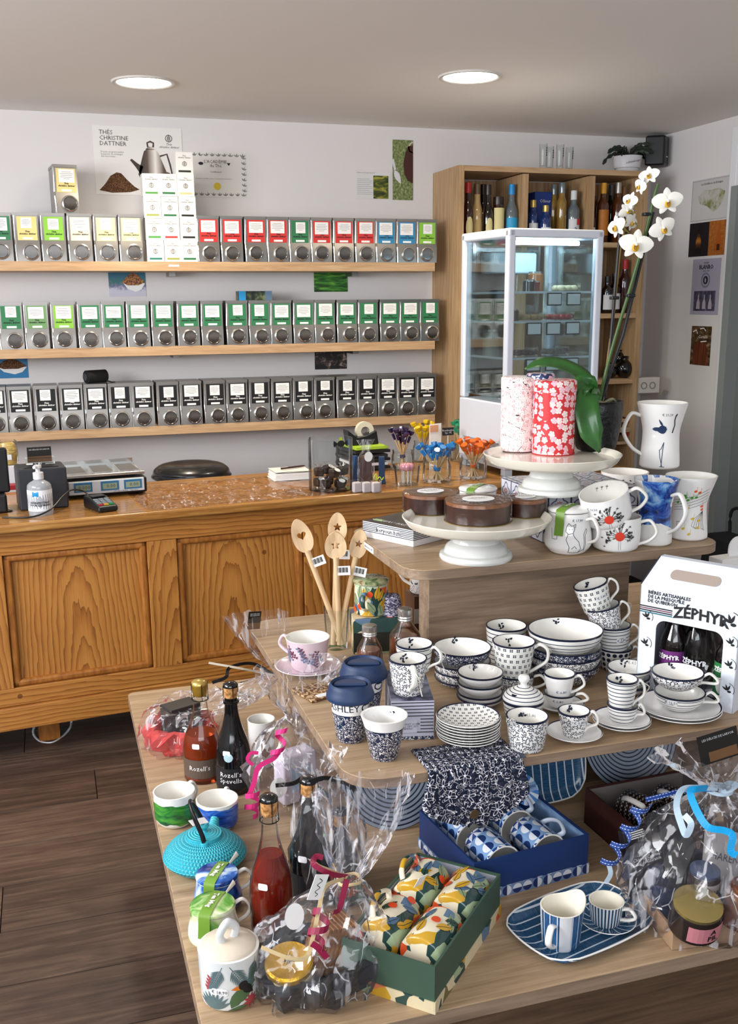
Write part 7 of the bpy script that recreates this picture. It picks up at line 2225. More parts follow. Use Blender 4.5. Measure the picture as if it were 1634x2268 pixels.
# fabric pouch hanging over the edge
t = thing('fabric_pouch', 'navy vine-print fabric pouch hanging over the middle tier edge', 'pouch', (0, 0, 0))
yb = 1.642
x0, x1 = 0.625, 0.815
rowsP = []
P0, P1 = onz(960, 1655, Z_2+0.003), onz(1122, 1640, Z_2+0.003)
path = [(0.09, Z_2+0.0012, 0.0), (0.02, Z_2+0.0014, 0.0), (-0.006, Z_2+0.001, 0.01), (-0.014, Z_2-0.015, 0.03), (-0.016, Z_2-0.045, 0.10), (-0.018, Z_2-0.07, 0.12), (-0.02, Z_2-0.09, -0.02), (-0.022, Z_2-0.108, -0.32)]
m = MB()
nx = 14
L = 0.0
prev = None
R_ = []
for dy_, z_, wd in smooth(path, 3):
    if prev:
        L += math.hypot(dy_-prev[0], z_-prev[1])
    prev = (dy_, z_)
    a, b_ = x0-wd*0.14, x1+wd*0.10
    hang_ = max(0, Z_2-z_)
    R_.append([((a+(b_-a)*i/nx), yb+dy_-0.006*math.sin(i*1.9)*min(1, hang_*12)-0.004*math.sin(i*0.8+z_*30)*min(1, hang_*12), z_+(0.02*math.sin(PI*i/nx)-0.012)*-min(1, hang_*8), L) for i in range(nx+1)])
for A, B in zip(R_, R_[1:]):
    for i in range(nx):
        q = [A[i], A[i+1], B[i+1], B[i]]
        m.quad([v_[:3] for v_ in q], uv=[(v_[0], v_[3]) for v_ in q])
o = m.build('cloth', VINEC, t, sharp=180)
sd = o.modifiers.new('thickness', 'SOLIDIFY')
sd.thickness = 0.004
sd.offset = -1.0
pz = Z_2-0.088
MB().lathe([(0, 0.002), (0.009, 0.002), (0.01, 0.0)], 20).build('button', mat('wood_button', '4a3a28', 0.4), t, (0.71, yb-0.0285, pz), (PI/2, 0, 0))
MB().box((0.81, yb+0.02, Z_2+0.0035), (0.03, 0.06, 0.001)).build('care_label', mat('slate_card', '3a4454', 0.5), t)
MB().tube(smooth([(0.805, yb+0.04, Z_2+0.006), (0.813, yb-0.012, Z_2-0.005), (0.818, yb-0.02, Z_2-0.03)]), 0.0015, 5).build('cord', PAPER, t)

# ------------------------------------------------------------------ bottom tier
def st1(px, pyb, wb, pyt, wt, z=None):
    return stand(px, pyb, Z_1 if z is None else z, wb, pyt, wt)
f1 = face((0.5, 1.8))
CORK = mat('cork', rough=0.7, fn=lambda k: k.ramp(k.noise(k.co('Object'), 160, 3.0), [(0.3, '7a4a22'), (0.5, 'b07c46'), (0.7, 'cfa26c')]))
WIRE = mat('cage_wire', '2a2624', 0.4, 0.7)
ROSE = mat('rose_cider', '93230f', 0.03, trans=0.55, ior=1.33, coat=0.3)
AMBR = mat('amber_cider', 'a5401a', 0.03, trans=0.55, ior=1.33, coat=0.3)
def champ(label, px, pyb, wb, pyt, liq=None, fillm=0.62, capm=None, foil=None, sticker=None, labm=None, word=None, group='corked cider bottles', name='cider_bottle'):
    c, r, H_, _ = st1(px, pyb, wb, pyt, 10)
    t = thing(name, label, 'bottle', (c.x, c.y, Z_1+0.0003), 0, group)
    hb = H_-0.035                       # glass height, then the cork
    prof = [(0, 0.0), (r*0.92, 0.0), (r, 0.006)]+smooth([(r, 0.02), (r, hb*0.36), (r*0.9, hb*0.5), (r*0.62, hb*0.66), (r*0.42, hb*0.8), (r*0.36, hb*0.9), (r*0.35, hb*0.93)], 5)
    rf = prof_r(prof[2:])
    lip = [(r*0.35, hb*0.93), (r*0.41, hb*0.935), (r*0.41, hb*0.96), (r*0.36, hb*0.965), (r*0.35, hb)]
    if liq:
        MB().lathe(prof+lip, 40).build('glass', GLASS, t, sharp=50)
        fz = hb*fillm
        lp = [(0, 0.006)]+[(max(rf(z)-0.003, 0.004), max(z, 0.006)) for z in [fz*i/14 for i in range(15)]]+[(0, fz)]
        MB().lathe(lp, 40).build('cider', liq, t, sharp=50)
    else:
        MB().lathe(prof+lip, 40).build('glass', BLACKG, t, sharp=50)
    rc = r*0.40
    MB().lathe(smooth([(r*0.33, hb-0.002), (rc*0.95, hb+0.006), (rc, hb+0.018), (rc*0.98, hb+0.03), (rc*0.8, hb+0.034)], 3)+[(0, hb+0.035)], 24).build('cork', CORK if not foil else foil, t, sharp=60)
    MB().lathe([(rc*1.04, hb+0.026), (rc*1.0, hb+0.033), (rc*0.7, hb+0.037), (0, hb+0.038)], 24).build('cap', capm or BLACKG, t, sharp=60)
    for i in range(4):
        a = f1+0.4+i*PI/2
        MB().tube([(r*0.43*math.cos(a), r*0.43*math.sin(a), hb*0.945), (rc*1.08*math.cos(a), rc*1.08*math.sin(a), hb+0.012), (rc*1.06*math.cos(a), rc*1.06*math.sin(a), hb+0.03)], 0.0009, 5).build('wire', WIRE, t)
    MB().tube([(r*0.43*math.cos(a), r*0.43*math.sin(a), hb*0.948) for a in [2*PI*i/20 for i in range(20)]], 0.0011, 5, closed=True).build('wire', WIRE, t)
    f0 = face(c)
    if sticker:
        MB().fan(disc(0.011, 16, -0.012, hb*sticker), surf(rf, f0)).build('sticker', mat('sticker_blue', 'a9c4cc', 0.4), t, sharp=180)
    if labm:
        b = MB()
        n = 12
        S = surf(rf, f0-0.3)
        for i in range(n):
            b.quad([S(-0.045+0.09*q/n, z_, 0.0006) for q, z_ in ((i, hb*0.08), (i+1, hb*0.08), (i+1, hb*0.3), (i, hb*0.3))])
        lo = b.build('label', labm, t, sharp=180)
        if word:
            link(bpy.data.objects.new('lettering', textmesh(word, 0.017, PAPER, fn=lambda x, y, o_: surf(rf, f0-0.2)(x, y+hb*0.2, 0.0013))), lo)
    MB().fan(rrect(0.018, 0.012, 0.003, 3, -0.016, hb*0.46), surf(rf, f0)).build('price_sticker', TAGM, t, sharp=180)
    return t, c, r, hb
BRL = mat('taupe_label', '5a4c42', 0.5)
BKL = mat('slate_label', '1c1c20', 0.5)
champ('gold-capped rosé cider bottle at the back left', 452, 1740, 84, 1507, AMBR, 0.55, gold, mat('gold_foil', 'b08a34', 0.35, 0.7), labm=BRL, word='Rozell’s')
champ('black-glass cider bottle beside the gold-capped one', 520, 1765, 78, 1512, None, capm=BLACKG, sticker=0.42, labm=BKL, word='Rozell’s\nSpevella')
champ('rosé cider bottle with bare cork in the foreground', 605, 2085, 96, 1762, ROSE, 0.66)
champ('black-glass cider bottle just behind the rosé one', 690, 2010, 94, 1722, None, labm=BKL)
champ('black-glass bottle partly hidden inside the middle bag', 756, 1968, 80, 1792, None, labm=BKL, word='icis')

# brushed watercolour mugs
GREENW = mat('green_brush_glaze', rough=0.12, coat=0.3, fn=lambda k: k.mix(k.m('MULTIPLY', (k.xyz(k.co('Object'))[2]+k.noise(k.co('Object'), 22, 2.0)*0.03) > 0.028, (k.xyz(k.co('Object'))[2]+k.noise(k.co('Object', (1, 1, 3)), 26, 2.0)*0.018) < 0.069), 'eceae6', k.ramp(k.noise(k.co('Object', (1, 1, 3)), 24, 3.0, 0.5, 0.8), [(0.35, '1d3f34'), (0.5, '2c7a32'), (0.65, '4f9a38')])))
BLUEW = mat('blue_brush_glaze', rough=0.12, coat=0.3, fn=lambda k: k.mix(k.m('MULTIPLY', (k.xyz(k.co('Object'))[2]+k.noise(k.co('Object', loc=(3, 0, 0)), 18, 2.0)*0.03) > 0.024, (k.xyz(k.co('Object'))[2]+k.noise(k.co('Object', (1, 1, 3)), 26, 2.0)*0.014) < 0.067), 'eceae6', k.ramp(k.noise(k.co('Object', (1, 1, 3)), 20, 3.0, 0.5, 0.8), [(0.35, '1d2f6a'), (0.5, '1d53b4'), (0.7, '5f8fd0')])))
for lab, px, pyb, wb, pyt, wt, m_, hg in (('white mug with a green brushed band at the table edge', 390, 1838, 70, 1750, 92, GREENW, f1+2.6), ('white mug with a blue brushed band beside the green one', 484, 1847, 70, 1768, 93, BLUEW, f1+2.9)):
    c, r, h, rt = st1(px, pyb, wb, pyt, wt)
    cup('brushed_mug', lab, 'mug', (c.x, c.y, Z_1+0.0003), r, rt, h, m_, hg, 'brushed band mugs', shape=[(0.03, r), (0.2, rt*0.95), (0.6, rt*0.99), (1.0, rt)], out=0.03, hm=BONE)
c, r, h, rt = st1(582, 1705, 54, 1592, 62)
t, rf = cup('dog_mug', 'tall white mug with a little dog in a hat', 'mug', (c.x, c.y, Z_1+0.0003), r, rt, h, BONE, None)
S = surf(rf, face(c))
MB().fan(leafpts(0.008, h*0.25, 0.05, 0.028, 1.5), S).fan(disc(0.011, 14, 0.01, h*0.68), S).build('dog_drawing', mat('dog_tan', '9a6a52', 0.4), t, sharp=180)
MB().fan(disc(0.0085, 12, 0.008, h*0.83, 0.006), S, off=0.0016).fan(rrect(0.026, 0.004, 0.001, 2, 0.007, h*0.78), S, off=0.001).build('hat_drawing', INK, t, sharp=180)
MB().fan(disc(0.009, 10, 0.018, h*0.75, 0.007), S, off=0.0012).build('hair_drawing', mat('dog_red', '9a2f28', 0.4), t, sharp=180)

# cast-iron teapot
c, r, h, rt = st1(457, 1952, 150, 1875, 184)
R_ = met(184, Vector((c.x, c.y, Z_1+0.03)))/2
TURQ = mat('turquoise_iron', '35aec0', 0.35, fn=lambda k: (lambda uv: (k.bump(k.m('SUBTRACT', 1.0, ((uv[0]/0.0085+(uv[1]/0.0075).fl()*0.5).fr()-0.5).sq()+((uv[1]/0.0075).fr()-0.5).sq()), 1.0, 0.006), k.mix((((uv[0]/0.0085+(uv[1]/0.0075).fl()*0.5).fr()-0.5).sq()+((uv[1]/0.0075).fr()-0.5).sq()) < 0.05, '39b3c6', '1d7f93'))[1])(uvk(k)))
tq = mat('turquoise_smooth', '3db4c6', 0.3, fn=lambda k: (k.bump((k.m('MULTIPLY', k.m('SQRT', k.xyz(k.co('Object'))[0].sq()+k.xyz(k.co('Object'))[1].sq()), 1100.0)).sin(), 0.5, 0.002), None)[1])
tt = thing('iron_teapot', 'turquoise studded cast-iron teapot with black hoop handle', 'teapot', (c.x, c.y, Z_1+0.0003))
hb = 0.062
MB().lathe([(0, 0), (R_*0.62, 0.0), (R_*0.7, 0.004)]+smooth([(R_*0.86, 0.008), (R_*0.99, 0.02), (R_*0.985, 0.026), (R_*0.85, 0.042), (R_*0.62, 0.056), (R_*0.42, hb)], 5), 72, [0, 0]+[1]*40, uref=R_).build('body', [tq, TURQ], tt, sharp=60)
MB().lathe([(R_*0.42, hb-0.001), (R_*0.44, hb+0.003), (R_*0.42, hb+0.007), (R_*0.2, hb+0.010), (0, hb+0.011)], 44).build('lid', tq, tt, sharp=50)
MB().lathe(smooth([(0.008, hb+0.009), (0.006, hb+0.016), (0.011, hb+0.022), (0.008, hb+0.028), (0, hb+0.029)], 3), 18).build('knob', tq, tt, sharp=60)
dv = Vector((c.x, c.y, 0)).normalized()
pts = [(-dv.x*R_*0.40, -dv.y*R_*0.40, 0.062), (-dv.x*R_*0.40-0.005, -dv.y*R_*0.40, 0.085), (-dv.x*R_*0.28-0.02, -dv.y*R_*0.28, 0.125), (-0.026, 0, 0.142), (dv.x*R_*0.28-0.02, dv.y*R_*0.28, 0.125), (dv.x*R_*0.40-0.005, dv.y*R_*0.40, 0.085), (dv.x*R_*0.40, dv.y*R_*0.40, 0.062)]
MB().tube(smooth(pts), 0.0052, 10, flat=0.7).build('hoop_handle', BLACKP, tt, sharp=180)
for s in (-1, 1):
    MB().lathe([(0.009, 0.0), (0.009, 0.012), (0, 0.014)], 12).build('lug', tq, tt, (s*dv.x*R_*0.40, s*dv.y*R_*0.40, 0.054))
MB().tube([(R_*0.3, R_*0.7, 0.03), (R_*0.38, R_*0.95, 0.042), (R_*0.42, R_*1.05, 0.05)], [0.016, 0.011, 0.009], 12).build('spout', tq, tt)
bx('paper_tag', (0.0, -0.0, 0), (0.04, 0.018, 0.001), PAPER, tt, rot=(0.3, 0.2, 0.5), loc=(-0.01, 0.0, hb+0.034))

# lidded tea mugs with watercolour
BW2 = mat('deep_blue_wash', rough=0.12, coat=0.35, fn=waterfn([(0.40, 'e9e9e6'), (0.47, 'a9c4e0'), (0.53, '2a66b8'), (0.62, '14307a')], 13.0, 1.3))
GW2 = mat('leaf_green_wash', rough=0.12, coat=0.35, fn=waterfn([(0.38, 'ecebe6'), (0.47, 'c9d9a0'), (0.53, '5fa03c'), (0.62, '2a5c2c')], 12.0, 4.2))
def teamug2(label, px, pyb, wb, pyt, wt, m_):
    t, rf, c, r, hh, rt = lidded('tea_mug', label, px, pyb, Z_1, wb, pyt, wt, m_, m_, shape=[(0.04, 0.95), (0.2, 1.16), (0.45, 1.15), (0.75, 1.04), (1.0, 1.0)], hang=f1+2.1, bandm=GREENB, out=0.034, bandword='Tea Mug', hz=(0.9, 0.3))
    MB().tube([(rt*0.9*math.cos(f1+2.5), rt*0.9*math.sin(f1+2.5), hh+0.012), (rt*1.45*math.cos(f1+2.5), rt*1.45*math.sin(f1+2.5), hh+0.022)], [0.003, 0.007], 10, flat=0.3).build('spoon_handle', CREAM, t)
teamug2('lidded tea mug with deep blue wash behind the green one', 485, 2030, 84, 1942, 92, BW2)
teamug2('lidded tea mug with leaf green wash', 476, 2108, 88, 2010, 98, GW2)

# toucan storage jar
c, r, h, rt = st1(512, 2240, 112, 2092, 136)
TG = mat('stoneware_white', 'd9dcdc', 0.2, coat=0.25)
t, rf = cup('toucan_jar', 'stoneware jar with toucan print and beige loop lid', 'jar', (c.x, c.y, Z_1+0.0003), r, rt, h, TG, None, shape=[(0.03, r), (0.08, rt*0.93), (0.5, rt*0.97), (1.0, rt)], th=0.006)
BEI = mat('beige_glaze', 'd6c9b6', 0.3, coat=0.15)
MB().lathe([(0, h-0.004), (rt*0.9, h-0.004), (rt*0.91, h+0.002), (rt*0.86, h+0.006), (rt*0.4, h+0.012), (0, h+0.013)], 48).build('lid', BEI, t, sharp=50)
MB().tube(smooth([(-0.012, 0, h+0.01), (-0.016, 0, h+0.026), (0, 0, h+0.042), (0.016, 0, h+0.026), (0.012, 0, h+0.01)]), 0.0065, 10, flat=1.1, up=(0, 1, 0)).build('loop_knob', TG, t, rot=(0, 0, f1+PI/2+0.7))
S = surf(rf, face(c))
def palm(b, x, y, a, L, n=11):
    for i in range(n):
        q = 0.15+0.85*i/n
        for s in (-1, 1):
            b.fan(leafpts(x+L*q*math.cos(a), y+L*q*math.sin(a), L*0.42*(1-0.5*q), 0.003, a+s*0.75, 4), S)
    b.line([(x, y), (x+L*math.cos(a), y+L*math.sin(a))], 0.0012, S)
b = MB()
palm(b, -0.012, h*0.93, -2.0, 0.05)
palm(b, 0.0, h*0.93, -1.0, 0.055)
palm(b, 0.05, h*0.93, -1.9, 0.045)
for i in range(9):
    b.fan(leafpts(-0.028, h*0.06, 0.035, 0.007, 0.5+i*0.28), S)
b.build('palm_print', mat('palm_slate', '5a6f72', 0.3), t, sharp=180)
b = MB().fan(leafpts(0.0, h*0.1, 0.05, 0.022, 1.0), S).fan(leafpts(0.0, h*0.18, 0.05, 0.016, 0.45), S).fan(leafpts(0.01, h*0.42, 0.04, 0.014, 0.15), S).fan(leafpts(-0.005, h*0.05, 0.045, 0.01, 0.1), S).fan(leafpts(0.042, h*0.5, 0.03, 0.012, 1.6), S)
b.build('leaf_print', mat('leaf_olive', '4c6a44', 0.3), t, sharp=180)
MB().fan(leafpts(0.025, h*0.50, -0.024, 0.009, 0.1), S, off=0.0012).build('beak_print', mat('beak_orange', 'd97a28', 0.3), t, sharp=180)
MB().fan(leafpts(0.02, h*0.52, 0.03, 0.016, -0.8), S, off=0.0013).fan(disc(0.0085, 12, 0.022, h*0.515), S, off=0.0013).build('toucan_print', INK, t, sharp=180)
b = MB()
for i in range(10):
    b.fan(leafpts(0.035, h*0.14, 0.016, 0.005, i*0.65), S, off=0.0012)
for i in range(8):
    b.fan(leafpts(-0.042+0.001*i, h*(0.42+0.035*i), 0.008, 0.004, 1.0+(i % 2)*1.2), S)
b.build('flower_print', mat('bromelia_red', 'a8434a', 0.3), t, sharp=180)
MB().fan(rrect(0.028, 0.013, 0.004, 3, -0.018, h*0.43), S, off=0.0014).build('price_sticker', TAGM, t, sharp=180)
link(bpy.data.objects.new('lettering', textmesh('€ 18,90', 0.0085, INK, fn=lambda x, y, o_: S(x-0.018, y+h*0.43, 0.0019))), t)

# ------------------------------------------------------------------ open boxes of mugs
def openbox(name, label, cat, O_, ex, ey, L, W, H_, m_out, m_in, band=None, bh=0.02):
    a = math.atan2(ex.y, ex.x)
    t = thing(name, label, cat, (O_.x, O_.y, Z_1+0.0003), a)
    th = 0.004
    flip = 1.0 if ex.cross(ey).z > 0 else -1.0
    bx('floor_card', (L/2, flip*W/2, 0.002), (L, W, 0.004), m_out, t)
    for nm, c_, d_ in (('long_wall', (L/2, flip*th/2, H_/2), (L, th, H_)), ('long_wall', (L/2, flip*(W-th/2), H_/2), (L, th, H_)), ('end_wall', (th/2, flip*W/2, H_/2), (th, W-2*th, H_)), ('end_wall', (L-th/2, flip*W/2, H_/2), (th, W-2*th, H_))):
        bx(nm, c_, d_, m_out, t)
    for c_, d_ in (((L/2, flip*(th+0.0006), H_/2), (L-2*th, 0.001, H_-0.008)), ((L/2, flip*(W-th-0.0006), H_/2), (L-2*th, 0.001, H_-0.008)), ((th+0.0006, flip*W/2, H_/2), (0.001, W-2*th, H_-0.008)), ((L-th-0.0006, flip*W/2, H_/2), (0.001, W-2*th, H_-0.008))):
        bx('lining', c_, d_, m_in, t)
    if band:
        for c_, d_ in (((L/2, -flip*0.0012, bh/2), (L+0.004, 0.002, bh)), ((L/2, flip*(W+0.0012), bh/2), (L+0.004, 0.002, bh)), ((-0.0012, flip*W/2, bh/2), (0.002, W, bh)), ((L+0.0012, flip*W/2, bh/2), (0.002, W, bh))):
            bx('base_band', c_, d_, band, t)
    return t, flip
def lying(name, label, p, axis, r, h, m_, group, hang=0.0, hm=None, inner=None):
    q = Vector((0, 0, 1)).rotation_difference(Vector(axis).normalized()).to_euler()
    return cup(name, label, 'mug', p, r*0.98, r, h, m_, hang, group, rot=q, out=0.024, hm=hm, inner=inner)
# green jungle box
P0, PR = onz(962, 2246, Z_1), onz(1106, 2027, Z_1)
ex = (PR-P0).normalized()
ey = Vector((-ex.y, ex.x, 0))
Lb = (PR-P0).length
Wb = 0.172
Hb = onv(962, 2143, P0).z-Z_1
GRN = mat('box_green', '3d5546', 0.5)
LNG = mat('box_lining', 'a7a9b4', 0.6)
t, fl_ = openbox('green_gift_box', 'open dark green gift box holding four jungle mugs', 'gift box', P0, ex, ey, Lb, Wb, Hb, GRN, LNG, JUNE, 0.022)
rm, hm_ = 0.040, 0.098
jp = [(0.30, 0.27), (0.30, 0.75), (0.74, 0.27), (0.74, 0.75)]
for i, (u, v) in enumerate(jp):
    p = P0+ex*(Lb*u-hm_*0.5*0)+ey*(Wb*v)
    p = P0+ex*(Lb*u)-ex*(hm_/2)+ey*(Wb*v)
    p.z = Z_1+0.046+0.016
    lab = 'jungle print mug lying in the green box, %s' % ('near corner', 'left corner', 'right corner', 'far corner')[i]
    tj, rf = lying('jungle_cup', lab, p, ex, rm, hm_, JUN, 'jungle mugs in the green box', hang=[0.3, 3.5, 0.3, 3.3][i], hm=JUN)
    # decal faces up: the up direction in mug space
    upl = tj.rotation_euler.to_matrix().transposed() @ Vector((-0.25, -0.35, 1)).normalized()
    jleaves(tj, surf(rf, math.atan2(upl.y, upl.x)), hm_*1.25, 12, 0.045, 20+i, 1.0)
t2 = thing('mug_price_ticket', 'white price ticket standing between the jungle mugs', 'price tag', P0+ex*(Lb*0.58)+ey*(Wb*0.62)+Vector((0, 0, 0.115)), 0.6, rot=(0.5, 0, 0.4))
bx('ticket', (0, 0, 0), (0.02, 0.001, 0.03), PAPER, t2)

# blue geometric box
C0 = onz(1304, 1942, Z_1)
Hc = onv(1304, 1856, C0).z-Z_1
D0 = onz(1052, 1923, Z_1+Hc)
A0 = onz(938, 1800, Z_1+Hc)
ex = Vector((C0.x-D0.x, C0.y-D0.y, 0))
Lb = ex.length
ex.normalize()
ey = Vector((-ex.y, ex.x, 0))
O0 = Vector((D0.x+0.004, D0.y+0.014, Z_1))
Wb = min(max((Vector((A0.x, A0.y, 0))-Vector((D0.x, D0.y, 0))).dot(ey), 0.2), 0.30)
BLU = mat('box_blue', '1c3568', 0.45)
LNB = mat('box_pale_blue', '8fb0dc', 0.5)
def geofn(k, per=0.03):
    u, v = uvk(k)
    a = (u/per).fr()-0.5
    b = (v/per).fr()-0.5
    th = k.m('ARCTAN2', b, a)
    sec = k.m('MODULO', (th*(8/(2*PI))+8.0).fl(), 2.0)
    cell = k.m('MODULO', (u/per).fl()+(v/per).fl()+100.0, 2.0)
    d = (a.sq()+b.sq()).rt()
    circ = d < 0.42
    half = a > 0.0
    pat1 = k.mix(sec, 'dfe6f0', '23458c')
    pat2 = k.mix(circ, '7fa2cf', k.mix(half, '1d3568', 'e6ebf2'))
    band = k.m('MODULO', (v/(per*2)).fl()+100.0, 2.0)
    return k.mix(band, pat1, pat2)
GEO = mat('blue_geometric_glaze', rough=0.15, coat=0.3, fn=geofn)
def halfmoon(k, per=0.0235):
    u, v = uvk(k)
    a = (u/per).fr()-0.5
    b = v/per
    cell = k.m('MODULO', (u/per).fl()+100.0, 4.0)
    d = (a.sq()+b.sq()).rt()
    side = k.mix(cell > 1.5, k.mix(a > 0.0, 'ffffff', '000000'), k.mix(b > 0.0, 'ffffff', '000000'))
    return k.mix(d < 0.44, '6f86ac', k.mix(side, 'd8dbe2', '1b2f62'))
t, fl_ = openbox('blue_gift_box', 'open royal blue gift box holding four geometric mugs', 'gift box', O0, ex, ey, Lb, Wb, Hc, BLU, LNB, mat('half_moon_card', rough=0.5, fn=halfmoon), 0.022)
tg = MB().extr(disc(0.035, 28), 0, 0.002).build('round_tag', mat('tag_rays', rough=0.4, fn=lambda k: k.mix(k.m('MODULO', (k.m('ARCTAN2', k.xyz(k.co('Object'))[1], k.xyz(k.co('Object'))[0])*3.2+40.0).fl(), 2.0), '4a86c8', 'dfe8f2')), t, (Lb*0.86, Wb*0.78, Hc+0.022), (0.9, 0.0, 0.2))
bx('tag_band', (0, 0, 0.003), (0.062, 0.018, 0.002), LNB, tg)
text(tg, 'ATMOSPHERE', 0.0095, BLU, (0, 0, 0.0048), rot=(-PI/2, 0, 0))
bx('hang_flap', (Lb*0.86, Wb*0.88, Hc*0.9), (0.07, 0.03, 0.05), BLU, t, bev=0.003)
for i, (u, v) in enumerate(((0.28, 0.26), (0.26, 0.73), (0.68, 0.26), (0.66, 0.73))):
    ax = (-ey*1.0)
    p = O0+ex*(Lb*u)+ey*(Wb*v+0.045)
    p.z = Z_1+0.046+0.012
    lab = 'blue geometric mug lying in the blue box, %s' % ('front left', 'rear left', 'front right', 'rear right')[i]
    lying('geometric_mug', lab, p, ax, 0.040, 0.09, GEO, 'geometric mugs in the blue box', hang=[2.9, 2.9, 0.3, 0.3][i]+0.5, hm=mat('geo_handle', 'c9d3e2', 0.2))

# ------------------------------------------------------------------ striped tray, jug and cup
zt = Z_1
DEN = lambda per, off, wdt: (lambda k: (lambda uv: k.mix(((uv[0]/per+off+(k.noise(k.co('UV'), 9.0, 2.0)-0.5)*0.10).fr() < wdt), k.ramp(k.noise(k.co('UV', (60, 400, 1)), 1.0, 2.0), [(0.3, '20405e'), (0.6, '2f5a7e'), (0.8, '47759a')]), 'cfdae4'))(uvk(k)))
DENIM = mat('denim_stripe_glaze', rough=0.2, coat=0.2, fn=DEN(0.0205, 0.0, 0.15))
cor4 = [onz(x, y, zt+0.015) for x, y in ((1113, 2030), (1240, 2142), (1467, 2038), (1318, 1952))]
cen = sum(cor4, Vector((0, 0, 0)))/4
def trayobj(name, label, M_, half, halfy=None, cat='tray', lift=0.014, group=None):
    halfy = halfy or half
    t = thing(name, label, cat, (0, 0, 0), 0, group)
    t.matrix_world = M_
    n = 20
    def pt(i, j, z0):
        u, v = -1+2*i/n, -1+2*j/n
        e = max(abs(u), abs(v))
        # sides bow outward, corners rounded
        cu, cv = u*math.sqrt(1-v*v/2), v*math.sqrt(1-u*u/2)
        x = (0.62*u*0.92+0.38*cu*1.06)*half
        y = (0.62*v*0.92+0.38*cv*1.06)*halfy
        rr = max(0.0, abs(u)-0.7)*max(0.0, abs(v)-0.7)*11*0.07
        x *= 1-rr
        y *= 1-rr
        z = lift*max(0.0, (e-0.7)/0.3)**2
        return (x, y, z+z0)
    b = MB()
    for i in range(n):
        for j in range(n):
            q = [pt(a, c_, 0.003) for a, c_ in ((i, j), (i+1, j), (i+1, j+1), (i, j+1))]
            b.quad(q, uv=[(p[1], p[0]) for p in q])
    ob = b.build('glazed_top', DENIM, t, sharp=180)
    bm = bmesh.new()
    bm.from_mesh(ob.data)
    bmesh.ops.remove_doubles(bm, verts=bm.verts, dist=1e-6)
    bm.to_mesh(ob.data)
    bm.free()
    sd = ob.modifiers.new('thickness', 'SOLIDIFY')
    sd.thickness = 0.0028
    edge = [pt(i, 0, 0.0022) for i in range(n)]+[pt(n, j, 0.0022) for j in range(n)]+[pt(n-i, n, 0.0022) for i in range(n)]+[pt(0, n-j, 0.0022) for j in range(n)]
    MB().tube(edge, 0.0019, 6, closed=True).build('white_rim', BONE, t, sharp=180)
    return t
exx = (cor4[2]-cor4[1])
exx.z = 0
eyy = (cor4[0]-cor4[1])
ang = math.atan2(exx.y, exx.x)
ny_ = Vector((-math.sin(ang), math.cos(ang), 0))
cen = cor4[1]+exx*0.5+ny_*(eyy.dot(ny_)*0.5)
trayobj('denim_tray', 'blue denim-striped square platter on the bottom tier', Matrix.Translation((cen.x, cen.y, zt+0.0003)) @ Matrix.Rotation(ang, 4, 'Z'), exx.length/2*1.1, eyy.dot(ny_)/2*1.12)
ztr = zt+0.0038
DENV = mat('denim_jug_glaze', rough=0.2, coat=0.2, fn=lambda k: (lambda uv: k.mix((uv[0]/0.06+0.12).fr() < 0.36, k.mix(((uv[0]/0.0135).fr() < 0.12), k.ramp(k.noise(k.co('UV', (400, 60, 1)), 1.0, 2.0), [(0.3, '1f4670'), (0.7, '2f6394')]), 'd7dde4'), 'dcdcdf'))(uvk(k)))
c, r, h, rt = stand(1240, 2112, ztr, 84, 2005, 96)
t = thing('denim_jug', 'white milk jug with denim stripes standing on the platter', 'jug', (c.x, c.y, ztr))
lipa = face(c)+2.2
def lipw(p, a):
    d = math.cos(a-lipa)
    k_ = max(0.0, p.z/h-0.55)/0.45
    return Vector((p.x*(1+0.16*k_*max(0, d)**4), p.y*(1+0.16*k_*max(0, d)**4), p.z+0.016*k_*k_*max(0, d)**4))
pr = [(0, 0), (r*0.92, 0), (r, 0.005), ((r+rt)/2, h*0.5), (rt, h), (rt-0.0015, h+0.0008), (rt-0.0035, h), ((r+rt)/2-0.0035, h*0.5), (r*0.9, 0.008), (0, 0.007)]
MB().lathe(pr, 52, [0]*4+[1]*5, uref=(r+rt)/2, warp=lipw, a0=face(c)+PI).build('body', [DENV, CREAM], t, sharp=50)
handle(t, lambda z: r+(rt-r)*z/h, h, face(c)-0.35, 0.72, 0.15, 0.026, 0.0065, BONE)
pl_, rp_ = onz(1343, 2076, ztr), None
saucer('denim_saucer', 'round denim-striped saucer on the platter', 1343, 2076, 126, DENIM, z=ztr)
d = Vector((pl_.x, pl_.y, 0)).normalized()
rs_ = met(126, pl_)/2
cs = pl_+d*rs_*0.85
zc = ztr+0.0055
tp = onv(1329, 1990, cs)
cup('denim_cup', 'espresso cup with vertical blue stripes on its saucer', 'cup', (cs.x-0.004, cs.y, zc), met(66, cs)/2, met(78, tp)/2, tp.z-zc, mat('vertical_stripe_glaze', rough=0.15, coat=0.2, fn=lambda k: k.mix((uvk(k)[0]/0.0062).fr() < 0.5, 'd9dce0', '2a4a66')), face(cs)+1.25, inner=CREAM, out=0.026, hz=(0.8, 0.3))

